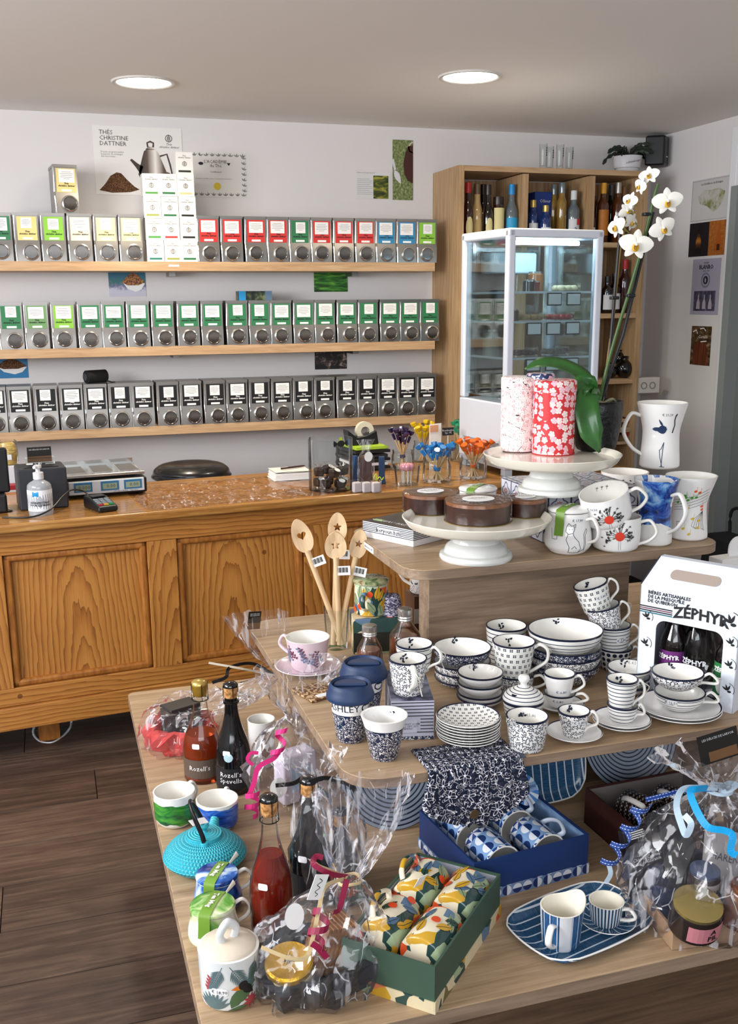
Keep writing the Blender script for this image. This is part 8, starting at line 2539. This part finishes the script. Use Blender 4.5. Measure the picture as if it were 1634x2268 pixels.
# plates leaning on the riser
def ringfn(k):
    x, y, z = k.xyz(k.co('Object'))
    rr = (x.sq()+y.sq()).rt()+(k.noise(k.co('Object'), 12, 1.0)-0.5)*0.004
    return k.mix((rr/0.0095).fr() < 0.34, '8d98a8', '1f2a3e')
RING = mat('ring_stripe_glaze', rough=0.25, fn=ringfn)
def leanplate(label, px, pyc, R_, tilt):
    p = ony(px, pyc, 1.965)
    t = thing('ring_plate', label, 'plate', (p.x, 1.985-R_*0.16, Z_1+R_*math.sin(tilt)+0.001), rot=(tilt, 0, 0))
    MB().lathe([(0, -0.006), (R_*0.6, -0.006), (R_*0.98, 0.006), (R_, 0.009), (R_*0.98, 0.010), (R_*0.6, 0.0), (0, -0.001)], 56).build('plate', RING, t, sharp=50)
leanplate('grey plate with navy rings leaning left behind the pouch', 872, 1830, 0.125, 1.3)
leanplate('grey plate with navy rings leaning behind the brown box', 1392, 1640, 0.125, 1.3)
p = ony(1195, 1720, 1.95)
trayobj('denim_tray', 'blue denim-striped platter leaning under the middle tier', Matrix.Translation((p.x, 1.955, Z_1+0.115)) @ Matrix.Rotation(1.32, 4, 'X') @ Matrix.Rotation(PI/2, 4, 'Z'), 0.112)

# brown mug box at the right
BRN = mat('box_brown', '3f1f1a', 0.5)
pA, pB = onz(1350, 1704, Z_1+0.085), onz(1425, 1850, Z_1+0.085)
exb = Vector((1, 0.04, 0)).normalized()
t, _ = openbox('brown_gift_box', 'open dark brown gift box of patterned mugs', 'gift box', Vector((pB.x, pB.y, Z_1)), exb, Vector((-exb.y, exb.x, 0)), 0.26, min((pA-pB).length, 0.22), 0.085, BRN, mat('box_taupe', '77706c', 0.6))
KNIT = mat('brown_knit_glaze', rough=0.2, fn=lambda k: (lambda uv: k.mix(k.m('MULTIPLY', ((uv[1]/0.013).fr() < 0.5), k.m('GREATER_THAN', (uv[0]*700.0).sin()*(uv[1]*700.0).sin(), 0.1)), '2c2220', 'b9aea6'))(uvk(k)))
for i, (u, v) in enumerate(((0.06, 0.13), (0.15, 0.13))):
    q = Vector((pB.x, pB.y, 0))+exb*u+Vector((0, v+0.03, 0))
    q.z = Z_1+0.06
    lying('knit_mug', ('left', 'right')[i]+' brown knit-pattern mug lying in the brown box', q, (0.25, -1, 0.1), 0.038, 0.09, KNIT, 'knit-pattern mugs', hang=2.6, inner=KNIT)

# ------------------------------------------------------------------ cellophane gift bags
def filmbag(t, c, rings, seg=44, seed=1, jit=0.10, folds=9, m=None, name='cellophane'):
    rnd = random.Random(seed)
    b = MB()
    rows = []
    ph = [rnd.uniform(0, 6.28) for _ in range(4)]
    for k_, (dx, dy, z, rx, ry) in enumerate(rings):
        row = []
        for i in range(seg):
            a = 2*PI*i/seg
            fold = 1+jit*0.6*math.sin(folds*a+ph[0]+k_*0.35)+jit*0.5*math.sin(folds*1.7*a+ph[1]-k_*0.5)
            fold *= 1+rnd.uniform(-jit, jit)*0.45
            row.append(Vector((dx+rx*fold*math.cos(a), dy+ry*fold*math.sin(a), max(z+rnd.uniform(-0.004, 0.004)*(1 if k_ else 0), 0.0006))))
        rows.append(row)
    for row in rows:
        b.v += [tuple(p) for p in row]
    for j in range(len(rows)-1):
        for i in range(seg):
            k2 = (i+1) % seg
            b.f.append((j*seg+i, j*seg+k2, (j+1)*seg+k2, (j+1)*seg+i))
            b.uv.append([(0, 0)]*4)
            b.mi.append(0)
    return b.build(name, m or CELLO, t, sharp=0 if m else 28)
def dense(rings, n=4):
    return smooth(rings, n)
def ribbon(t, name, m, pts, w_, side=None):
    P = smooth([tuple(p) for p in pts], 6)
    sd = []
    N = len(P)
    for i, p in enumerate(P):
        td = (Vector(P[min(i+1, N-1)])-Vector(P[max(i-1, 0)])).normalized()
        s = td.cross(Vector(side or -VH))
        sd.append(s if s.length > 0.05 else Vector((0, 0, 1)))
    o = MB().strip(P, w_, sd).build(name, m, t, sharp=50)
    s_ = o.modifiers.new('thickness', 'SOLIDIFY')
    s_.thickness = 0.0006
    s_.use_even_offset = True
    o.data.polygons.foreach_set('use_smooth', [False]*len(o.data.polygons))
    return o
def curl(t, name, m, p0, p1, turns, rad, w_, ph=0.0):
    p0, p1 = Vector(p0), Vector(p1)
    ax = (p1-p0).normalized()
    u = ax.cross(Vector((0.3, 1, 0.2))).normalized()
    v = ax.cross(u)
    n = int(turns*14)
    P = [p0+(p1-p0)*(i/n)+(u*math.cos(ph+2*PI*turns*i/n)+v*math.sin(ph+2*PI*turns*i/n))*rad for i in range(n+1)]
    o = MB().strip(P, w_, ax).build(name, m, t, sharp=50)
    s_ = o.modifiers.new('thickness', 'SOLIDIFY')
    s_.thickness = 0.0006
    s_.use_even_offset = True
    o.data.polygons.foreach_set('use_smooth', [False]*len(o.data.polygons))
    return o
PINKR = mat('pink_ribbon', 'd8327c', 0.35)
CRIM = mat('crimson_ribbon', '8a1c40', 0.4)
RAFF = mat('raffia_ribbon', 'cdb68a', 0.6)
BLKR = mat('black_ribbon', '141418', 0.35)
SKYR = mat('sky_ribbon', '1d9fdc', 0.35)
WHR = mat('white_ribbon', 'bcd0e0', 0.4)
NVR = mat('navy_stitch_ribbon', rough=0.5, fn=lambda k: (lambda uv: k.mix(k.m('MULTIPLY', abs(abs(uv[0]-0.005)-0.0034) < 0.0006, (uv[1]/0.006).fr() < 0.6), '1f3f86', 'c9d6ea'))(uvk(k)))
TISR = mat('red_tissue', 'c8403c', 0.7)
TISK = mat('black_tissue', '16161c', 0.6)
TISN = mat('navy_tissue', '182648', 0.65)
def tissue(label, loc, rx, ry, h, m, seed, group=None):
    t = thing('tissue_paper', label, 'tissue paper', loc, 0, group)
    rnd = random.Random(seed)
    rings = [(0, 0, 0.0, rx*0.9, ry*0.9), (0, 0, h*0.3, rx, ry), (0, 0, h*0.75, rx*1.05, ry*1.05), (0, 0, h, rx*1.0, ry*1.0), (0, 0, h*0.8, rx*0.8, ry*0.8), (0, 0, h*0.35, rx*0.55, ry*0.55), (0, 0, h*0.3, 0.004, 0.004)]
    o = filmbag(t, None, smooth(rings, 2), 36, seed, 0.12, 7, m, 'tissue')
    return t
def rel(px, py, c, fw=0.0):
    return onv(px, py, Vector(c)+VH*fw)-Vector(c)

# back left bag with red tissue
cA = onz(392, 1668, Z_1)
cA = Vector((cA.x+0.02, cA.y+0.05, Z_1))
tissue('crumpled red tissue paper in the back left gift bag', (cA.x, cA.y, Z_1+0.0006), 0.085, 0.085, 0.07, TISR, 5)
t = thing('dark_gift_pack', 'small dark pack with black bow in the red tissue', 'gift pack', (cA.x+0.0, cA.y, Z_1+0.026), 0.4)
bx('pack', (0, 0, 0.045), (0.09, 0.06, 0.09), mat('pack_dark', '2a2626', 0.4), t, bev=0.004)
bx('label', (-0.015, -0.031, 0.055), (0.035, 0.001, 0.03), PAPER, t)
MB().tube(smooth([(-0.01, -0.034, 0.03), (-0.03, -0.045, 0.05), (-0.01, -0.04, 0.06), (0.0, -0.036, 0.04), (0.025, -0.045, 0.06), (0.03, -0.04, 0.035), (0.0, -0.036, 0.03), (-0.02, -0.05, 0.0)]), 0.006, 6, flat=0.25).build('bow', BLKR, t)
t = thing('gift_bag', 'clear gift bag with red tissue tied with black ribbon', 'gift bag', cA, 0, 'clear cellophane gift bags')
nk = rel(622, 1490, cA, 0.05)
tpA = rel(566, 1392, cA, 0.04)
rA = [(0, 0, 0.001, 0.095, 0.09), (0.0, 0, 0.05, 0.108, 0.1), (nk.x*0.15, nk.y*0.15, 0.11, 0.105, 0.1), (nk.x*0.45, nk.y*0.45, nk.z*0.66, 0.08, 0.07), (nk.x*0.85, nk.y*0.85, nk.z*0.92, 0.035, 0.03), (nk.x, nk.y, nk.z, 0.018, 0.018), (nk.x*0.95+tpA.x*0.05, nk.y, nk.z+0.02, 0.024, 0.022), (tpA.x*0.5+nk.x*0.5, nk.y*0.6+tpA.y*0.4, (nk.z+tpA.z)/2, 0.048, 0.03), (tpA.x, tpA.y, tpA.z+0.04, 0.085, 0.035)]
filmbag(t, cA, dense(rA, 3), 44, 3, 0.12, 8)
ribbon(t, 'black_ribbon', BLKR, [nk+Vector((-0.02, -0.02, 0.0)), rel(560, 1470, cA, 0.03), rel(510, 1478, cA, 0.0), rel(500, 1500, cA, -0.03), rel(470, 1512, cA, -0.03)], 0.009)
ribbon(t, 'cream_ribbon', mat('cream_ribbon', 'dcd2bc', 0.5), [nk+Vector((-0.015, -0.02, 0.0)), rel(570, 1488, cA, 0.02), rel(530, 1480, cA, 0.0), rel(462, 1468, cA, 0.0)], 0.006)
MB().tube([tuple(nk+Vector((0.02*math.cos(a), 0.02*math.sin(a), 0))) for a in [2*PI*i/16 for i in range(16)]], 0.003, 6, closed=True).build('tie', BLKR, t)
g = bx('shop_card', (0, 0, 0), (0.036, 0.001, 0.05), MATS['card_black'], t, rot=(0.1, 0.1, 0.2), loc=rel(563, 1374, cA, 0.03))
text(g, 'LES DÉLICES\nDE LARVOR', 0.005, wl, (0, -0.0012, 0.016))
bx('card_picture', (0, -0.0004, -0.016), (0.036, 0.001, 0.018), MATS['card_picture'], g)

# middle bag with pink ribbon
cB = onz(645, 1800, Z_1)
cB = Vector((cB.x+0.02, cB.y+0.06, Z_1))
t = thing('gift_bag', 'clear gift bag with curled pink ribbon in the middle', 'gift bag', cB, 0, 'clear cellophane gift bags')
nk = rel(655, 1585, cB, 0.0)
rB = [(0, 0, 0.001, 0.09, 0.085), (0, 0, 0.06, 0.105, 0.1), (0, 0, nk.z*0.5, 0.102, 0.095), (nk.x*0.6, nk.y*0.6, nk.z*0.8, 0.07, 0.062), (nk.x, nk.y, nk.z, 0.022, 0.022), (nk.x*1.1, nk.y*1.1, nk.z+0.03, 0.045, 0.04), (nk.x+0.01, nk.y, nk.z+0.085, 0.085, 0.045), (nk.x+0.03, nk.y, nk.z+0.125, 0.115, 0.05)]
filmbag(t, cB, dense(rB, 3), 44, 9, 0.13, 8)
ribbon(t, 'pink_ribbon', PINKR, [rel(618, 1665, cB, -0.09), rel(605, 1680, cB, -0.1), rel(572, 1700, cB, -0.1), rel(562, 1735, cB, -0.1), rel(550, 1765, cB, -0.1)], 0.011)
curl(t, 'pink_ribbon', PINKR, rel(560, 1752, cB, -0.1), rel(556, 1805, cB, -0.11), 2.2, 0.016, 0.011)
curl(t, 'pink_ribbon', PINKR, rel(628, 1612, cB, -0.08), rel(612, 1670, cB, -0.09), 1.3, 0.014, 0.012, 1.0)
ribbon(t, 'pink_ribbon', PINKR, [rel(560, 1695, cB, -0.1), rel(548, 1682, cB, -0.1), rel(556, 1668, cB, -0.1), rel(572, 1668, cB, -0.1)], 0.008)
ribbon(t, 'black_ribbon', BLKR, [rel(610, 1740, cB, -0.1), rel(650, 1735, cB, -0.1), rel(680, 1720, cB, -0.1), rel(705, 1745, cB, -0.1), rel(730, 1765, cB, -0.1)], 0.010)
MB().fan(disc(0.02, 18), lambda x, y, o_: tuple(rel(617, 1745, cB, -0.085)+Vector((x, 0, y*1.25)))).build('round_label', PAPER, t, sharp=0)
tb = thing('biscuit_pack', 'pale biscuit pack inside the pink-ribboned bag', 'gift pack', (cB.x+0.005, cB.y, Z_1+0.004), 0.3)
bx('pack', (0, 0, 0.06), (0.09, 0.05, 0.12), mat('pale_lilac_pack', 'cfc6d2', 0.4), tb, bev=0.006)
bx('stripe_label', (0, -0.026, 0.06), (0.05, 0.001, 0.06), mat('pale_blue_label', 'a9c0d8', 0.4), tb)

# bag around the black bottles
cC = onz(735, 1985, Z_1)
cC = Vector((cC.x, cC.y+0.02, Z_1))
t = thing('gift_bag', 'clear gift bag around the black bottle at the centre', 'gift bag', cC, 0, 'clear cellophane gift bags')
rC = [(0, 0, 0.001, 0.07, 0.06), (0, 0, 0.06, 0.075, 0.065), (0, 0, 0.13, 0.07, 0.06), (-0.01, 0, 0.2, 0.05, 0.045), (-0.02, 0.0, 0.25, 0.02, 0.02), (-0.02, 0.0, 0.275, 0.045, 0.035), (-0.025, 0, 0.3, 0.06, 0.04)]
filmbag(t, cC, dense(rC, 3), 40, 14, 0.12, 8)
ribbon(t, 'black_ribbon', BLKR, [Vector((-0.04, -0.02, 0.25)), Vector((-0.02, -0.035, 0.262)), Vector((0.005, -0.02, 0.25)), Vector((0.04, -0.03, 0.235)), Vector((0.055, -0.03, 0.2))], 0.010)
tb = thing('orange_gift_tin', 'orange and black gift tin inside the centre bag', 'tin', (cC.x+0.02, cC.y-0.04, Z_1+0.0028), 0.3)
MB().lathe([(0, 0), (0.028, 0), (0.028, 0.075), (0.024, 0.08), (0, 0.08)], 28).build('tin', mat('tin_black', '17130f', 0.3), tb)
MB().lathe([(0.0284, 0.02), (0.0284, 0.06)], 28).build('orange_band', mat('tin_orange', 'b8431e', 0.4), tb)

# front gift bag
cD = onz(705, 2225, Z_1)
cD = Vector((cD.x+0.005, cD.y+0.06, Z_1))
tissue('crumpled black tissue paper in the foremost gift bag', (cD.x, cD.y, Z_1+0.0006), 0.098, 0.084, 0.06, TISK, 6)
jl = onz(640, 2170, Z_1+0.03)
t = thing('gold_lidded_jar', 'cream jar with a gold lid in the foremost gift bag', 'jar', (cD.x-0.042, cD.y-0.022, Z_1+0.016), rot=(0.25, -0.1, 0))
MB().lathe(smooth([(0, 0), (0.036, 0), (0.040, 0.008), (0.040, 0.045), (0.036, 0.052)], 3), 36).build('jar', mat('pate_cream', 'b8a888', 0.2, coat=0.4), t, sharp=50)
MB().lathe([(0.039, 0.05), (0.0405, 0.053), (0.0405, 0.062), (0.037, 0.066), (0.033, 0.0645), (0, 0.065)], 40).build('lid', mat('gold_lid', 'cfa22e', 0.38, 0.65, fn=lambda k: (k.bump(k.noise(k.co('Object'), 260, 1.0), 0.4, 0.002), None)[1]), t, sharp=40)
b = MB()
for i in range(8):
    b.poly(leafpts(0, 0, 0.012, 0.002, i*0.8), 0, top, 0.0665)
b.build('lid_emblem', INK, t, sharp=0)
MB().fan(rrect(0.02, 0.03, 0.006, 3, 0, 0.025), cyl(0.0405)).build('label', PAPER, t, sharp=180)
for i in range(7):
    g = thing('brown_biscuit', '%s of the rippled brown biscuits packed upright in the foremost bag' % ORD[i].capitalize() if False else 'rippled brown biscuit, %s in the row inside the foremost bag' % ORD[i], 'biscuit', (cD.x-0.004+i*0.0078, cD.y+0.006, Z_1+0.022), rot=(0.0, 0.35, 0.25), group='brown biscuits in the front bag')
    b = MB()
    n = 14
    for j in range(n):
        z0_, z1_ = 0.085*j/n, 0.085*(j+1)/n
        w0, w1 = 0.003+0.0009*math.sin(j*2.2), 0.003+0.0009*math.sin((j+1)*2.2)
        for s in (-1, 1):
            b.quad([(s*w0, -0.028, z0_), (s*w0, 0.028, z0_), (s*w1, 0.028, z1_), (s*w1, -0.028, z1_)])
        b.quad([(-w0, -0.028, z0_), (w0, -0.028, z0_), (w1, -0.028, z1_), (-w1, -0.028, z1_)])
    b.quad([(-0.003, -0.028, 0.085), (0.003, -0.028, 0.085), (0.003, 0.028, 0.085), (-0.003, 0.028, 0.085)])
    b.build('biscuit', mat('biscuit', rough=0.7, fn=lambda k: k.ramp(k.noise(k.co('Object'), 90, 2.0), [(0.3, '6a4020'), (0.7, '9a6636')])), g, sharp=0)
t = thing('gift_bag', 'foremost clear gift bag tied with raffia and crimson ribbon', 'gift bag', cD, 0, 'clear cellophane gift bags')
nk = rel(773, 1948, cD, 0.02)
tq_ = rel(800, 1800, cD, 0.03)
rD = [(0, 0, 0.001, 0.1, 0.085), (0, 0, 0.03, 0.115, 0.1), (0.004, 0, 0.075, 0.115, 0.095), (nk.x*0.4, nk.y*0.4, nk.z*0.62, 0.095, 0.075), (nk.x*0.8, nk.y*0.8, nk.z*0.86, 0.05, 0.042), (nk.x, nk.y, nk.z, 0.017, 0.017), (nk.x*1.05, nk.y, nk.z+0.02, 0.032, 0.028), (tq_.x*0.6+nk.x*0.4, tq_.y, nk.z+0.07, 0.058, 0.032), (tq_.x, tq_.y, tq_.z+0.01, 0.075, 0.035), (tq_.x+0.005, tq_.y, tq_.z+0.06, 0.085, 0.03)]
filmbag(t, cD, dense(rD, 3), 48, 21, 0.13, 8)
MB().tube([tuple(nk+Vector((0.019*math.cos(a), 0.019*math.sin(a), 0.002*math.sin(3*a)))) for a in [2*PI*i/16 for i in range(16)]], 0.003, 6, closed=True).build('tie', RAFF, t)
ribbon(t, 'raffia_ribbon', RAFF, [rel(765, 1945, cD, -0.02), rel(720, 1965, cD, -0.05), rel(705, 2020, cD, -0.08), rel(692, 2080, cD, -0.1), rel(678, 2120, cD, -0.11), rel(640, 2122, cD, -0.11), rel(578, 2098, cD, -0.1)], 0.007)
ribbon(t, 'raffia_ribbon', RAFF, [rel(768, 1945, cD, -0.02), rel(735, 1930, cD, -0.03), rel(705, 1918, cD, -0.03), rel(688, 1903, cD, -0.03)], 0.007)
ribbon(t, 'crimson_ribbon', CRIM, [rel(768, 1948, cD, -0.03), rel(752, 2010, cD, -0.07), rel(738, 2022, cD, -0.085)], 0.010)
curl(t, 'crimson_ribbon', CRIM, rel(715, 2015, cD, -0.09), rel(696, 2095, cD, -0.11), 1.8, 0.015, 0.011, 2.0)
ribbon(t, 'crimson_ribbon', CRIM, [rel(690, 2090, cD, -0.112), rel(705, 2100, cD, -0.114), rel(724, 2122, cD, -0.115)], 0.011)
ribbon(t, 'crimson_ribbon', CRIM, [rel(768, 1942, cD, -0.02), rel(730, 1935, cD, -0.04), rel(695, 1915, cD, -0.04), rel(700, 1897, cD, -0.03), rel(715, 1900, cD, -0.03)], 0.010)
g = bx('gift_tag', (0, 0, 0), (0.026, 0.001, 0.045), PAPER, t, rot=(0.1, 0.35, 0.3), loc=rel(704, 1965, cD, -0.07))
MB().line(smooth([(0.004*math.sin(i*2.1), -0.016+i*0.004) for i in range(9)], 3), 0.0012, flat, off=0.0012, sub=1).build('ink_scribble', INK, g, sharp=0)
MB().fan(disc(0.016, 18), lambda x, y, o_: tuple(rel(652, 2030, cD, -0.085)+Vector((x, 0, y*1.5)))).build('round_label', PAPER, t, sharp=0)

# right hamper
cE = onz(1545, 2085, Z_1)
cE = Vector((cE.x+0.075, cE.y+0.075, Z_1))
t = thing('wooden_hamper', 'shallow pale wood hamper tray under the right gift bag', 'hamper', (cE.x, cE.y, Z_1+0.0008), -0.12)
KR = mat('pale_wood', 'a8896c', 0.6)
bx('tray_floor', (0, 0, 0.004), (0.24, 0.19, 0.007), KR, t)
for c_, d_ in (((0, -0.097, 0.02), (0.25, 0.006, 0.04)), ((0, 0.097, 0.02), (0.25, 0.006, 0.04)), ((-0.122, 0, 0.02), (0.006, 0.188, 0.04)), ((0.122, 0, 0.02), (0.006, 0.188, 0.04))):
    bx('slat', c_, d_, KR, t, bev=0.001)
tis = tissue('navy tissue paper lining the right hamper', (cE.x, cE.y, Z_1+0.009), 0.12, 0.08, 0.075, TISN, 8)
def hpos(px, py, z, fw=0.0):
    return onz(px, py, Z_1+z)
def hjar(label, px, py, z, r, h, m_, lidm, labm, words, tilt):
    p = onz(px, py, Z_1+z)
    t = thing('preserve_jar', label, 'jar', (p.x, p.y, Z_1+z), rot=tilt, group='preserves in the hamper')
    MB().lathe(smooth([(0, 0), (r*0.9, 0), (r, 0.006), (r, h*0.8), (r*0.9, h*0.9)], 3), 32).build('jar', m_, t, sharp=50)
    MB().lathe([(r*0.93, h*0.86), (r*0.96, h*0.88), (r*0.96, h*0.98), (r*0.9, h), (0, h)], 32).build('lid', lidm, t, sharp=40)
    f_ = cyl(r+0.0004)
    b = MB()
    for i in range(10):
        b.quad([f_(r*(-1.0+2.0*q/10), z_, 0.0006) for q, z_ in ((i, h*0.12), (i+1, h*0.12), (i+1, h*0.72), (i, h*0.72))])
    lo = b.build('label', labm, t, sharp=180)
    link(bpy.data.objects.new('lettering', textmesh(words, 0.016, INK, fn=lambda x, y, o_: f_(x, y+h*0.42, 0.0013), bold=0.0004)), lo)
    return t
hjar('squat jar with gold lid and pink label at the hamper front', 1535, 2050, 0.045, 0.045, 0.058, mat('jar_brown', '2a211f', 0.2, coat=0.4), mat('pale_gold_lid', 'b8a468', 0.25, 0.8), mat('pink_label', 'c97f88', 0.5), 'A\nPIL', (0.25, -0.1, 0.1))
hjar('sardine jar with grey paper label at the hamper right', 1628, 2040, 0.05, 0.032, 0.075, mat('jar_clay', '6a4a3c', 0.2, coat=0.4), mat('copper_lid', '7a4a38', 0.3, 0.5), mat('grey_label', 'a59c98', 0.6), 'SARDINE', (0.2, 0.15, 0.2))
hjar('lobster spread jar half hidden behind the pink-labelled jar', 1552, 1985, 0.07, 0.028, 0.06, mat('jar_dark', '2a2024', 0.2, coat=0.4), mat('slate_lid', '3a4a66', 0.4), MATS['grey_label'], 'HOMARD', (0.1, 0.0, 0.1))
for i, (px, py, zz, w_, h_, m_, lab, wd, rt_) in enumerate(((1440, 1960, 0.085, 0.085, 0.13, mat('chocolate_pack', '1c1618', 0.4), 'black chocolate pack with white script leaning in the hamper', 'Fabrication Artisanale\nChips de Caramel\nau Sel de Guérande', (-0.35, 0.0, 0.18)), (1510, 1945, 0.09, 0.07, 0.14, mat('black_pack', '141216', 0.35), 'plain black pack leaning in the middle of the hamper', 'V', (-0.35, 0.0, -0.05)), (1600, 1960, 0.085, 0.09, 0.12, mat('grey_wrap', '9a9694', 0.6), 'grey paper wrapped tin leaning at the hamper back', 'HARENG', (-0.5, 0.35, -0.1)))):
    p = onz(px, py, Z_1+0.05)
    g = thing('food_pack', lab, 'food pack', (p.x, p.y, Z_1+0.03), rot=rt_, group='food packs in the hamper')
    bx('pack', (0, 0, h_/2), (w_, 0.018, h_), m_, g, bev=0.003)
    text(g, wd, 0.009 if i == 0 else 0.02, PAPER if i < 2 else DK, (0, -0.0098, h_*0.55), shear=0.2)
    if i == 0:
        for q in range(4):
            bx('print_bar', (-0.015, -0.0095, h_*0.86+q*0.004), (0.04, 0.001, 0.002), PAPER, g)
t = thing('gift_bag', 'large clear gift bag around the hamper tied with blue ribbon', 'gift bag', cE, 0, 'clear cellophane gift bags')
nk = rel(1592, 1748, cE, 0.0)
rE = [(0, 0, 0.001, 0.155, 0.115), (0, 0, 0.04, 0.17, 0.125), (0, 0, 0.10, 0.172, 0.12), (nk.x*0.4, nk.y*0.4, nk.z*0.66, 0.13, 0.10), (nk.x*0.85, nk.y*0.85, nk.z*0.9, 0.055, 0.05), (nk.x, nk.y, nk.z, 0.02, 0.02), (nk.x, nk.y, nk.z+0.02, 0.04, 0.036), (nk.x-0.01, nk.y+0.0, nk.z+0.055, 0.085, 0.05), (nk.x-0.02, nk.y, nk.z+0.085, 0.125, 0.055)]
filmbag(t, cE, dense(rE, 3), 52, 33, 0.12, 9)
MB().tube([tuple(nk+Vector((0.022*math.cos(a), 0.022*math.sin(a), 0))) for a in [2*PI*i/16 for i in range(16)]], 0.004, 6, closed=True).build('tie', WHR, t)
ribbon(t, 'sky_ribbon', SKYR, [rel(1580, 1745, cE, -0.03), rel(1545, 1748, cE, -0.07), rel(1528, 1755, cE, -0.08), rel(1545, 1800, cE, -0.1), rel(1568, 1832, cE, -0.11), rel(1605, 1840, cE, -0.11), rel(1622, 1852, cE, -0.11), rel(1618, 1885, cE, -0.12), rel(1632, 1895, cE, -0.12)], 0.013)
ribbon(t, 'white_ribbon', WHR, [rel(1590, 1745, cE, -0.03), rel(1545, 1745, cE, -0.06), rel(1510, 1750, cE, -0.08), rel(1498, 1785, cE, -0.1), rel(1510, 1830, cE, -0.12), rel(1520, 1850, cE, -0.13), rel(1530, 1825, cE, -0.12), rel(1515, 1805, cE, -0.11)], 0.012)
ribbon(t, 'white_ribbon', WHR, [rel(1592, 1745, cE, -0.03), rel(1615, 1735, cE, -0.04), rel(1630, 1740, cE, -0.03), rel(1610, 1752, cE, -0.03), rel(1592, 1748, cE, -0.03)], 0.010)
ribbon(t, 'navy_ribbon', NVR, [rel(1580, 1748, cE, -0.03), rel(1520, 1750, cE, -0.05), rel(1470, 1762, cE, -0.06), rel(1430, 1772, cE, -0.06)], 0.010)
curl(t, 'navy_ribbon', NVR, rel(1425, 1778, cE, -0.06), rel(1345, 1915, cE, -0.07), 3.6, 0.014, 0.012)
ribbon(t, 'white_ribbon', WHR, [rel(1347, 1912, cE, -0.07), rel(1352, 1935, cE, -0.07), rel(1342, 1955, cE, -0.07)], 0.009)
g = bx('shop_card', (0, 0, 0), (0.085, 0.001, 0.055), MATS['card_black'], t, rot=(-0.2, -0.15, 0.0), loc=rel(1592, 1652, cE, 0.0))
text(g, 'LES DÉLICES DE LARVOR', 0.0062, wl, (0, -0.0012, 0.018))
bx('card_picture', (0.006, -0.0006, -0.015), (0.06, 0.001, 0.018), MATS['card_picture'], g)
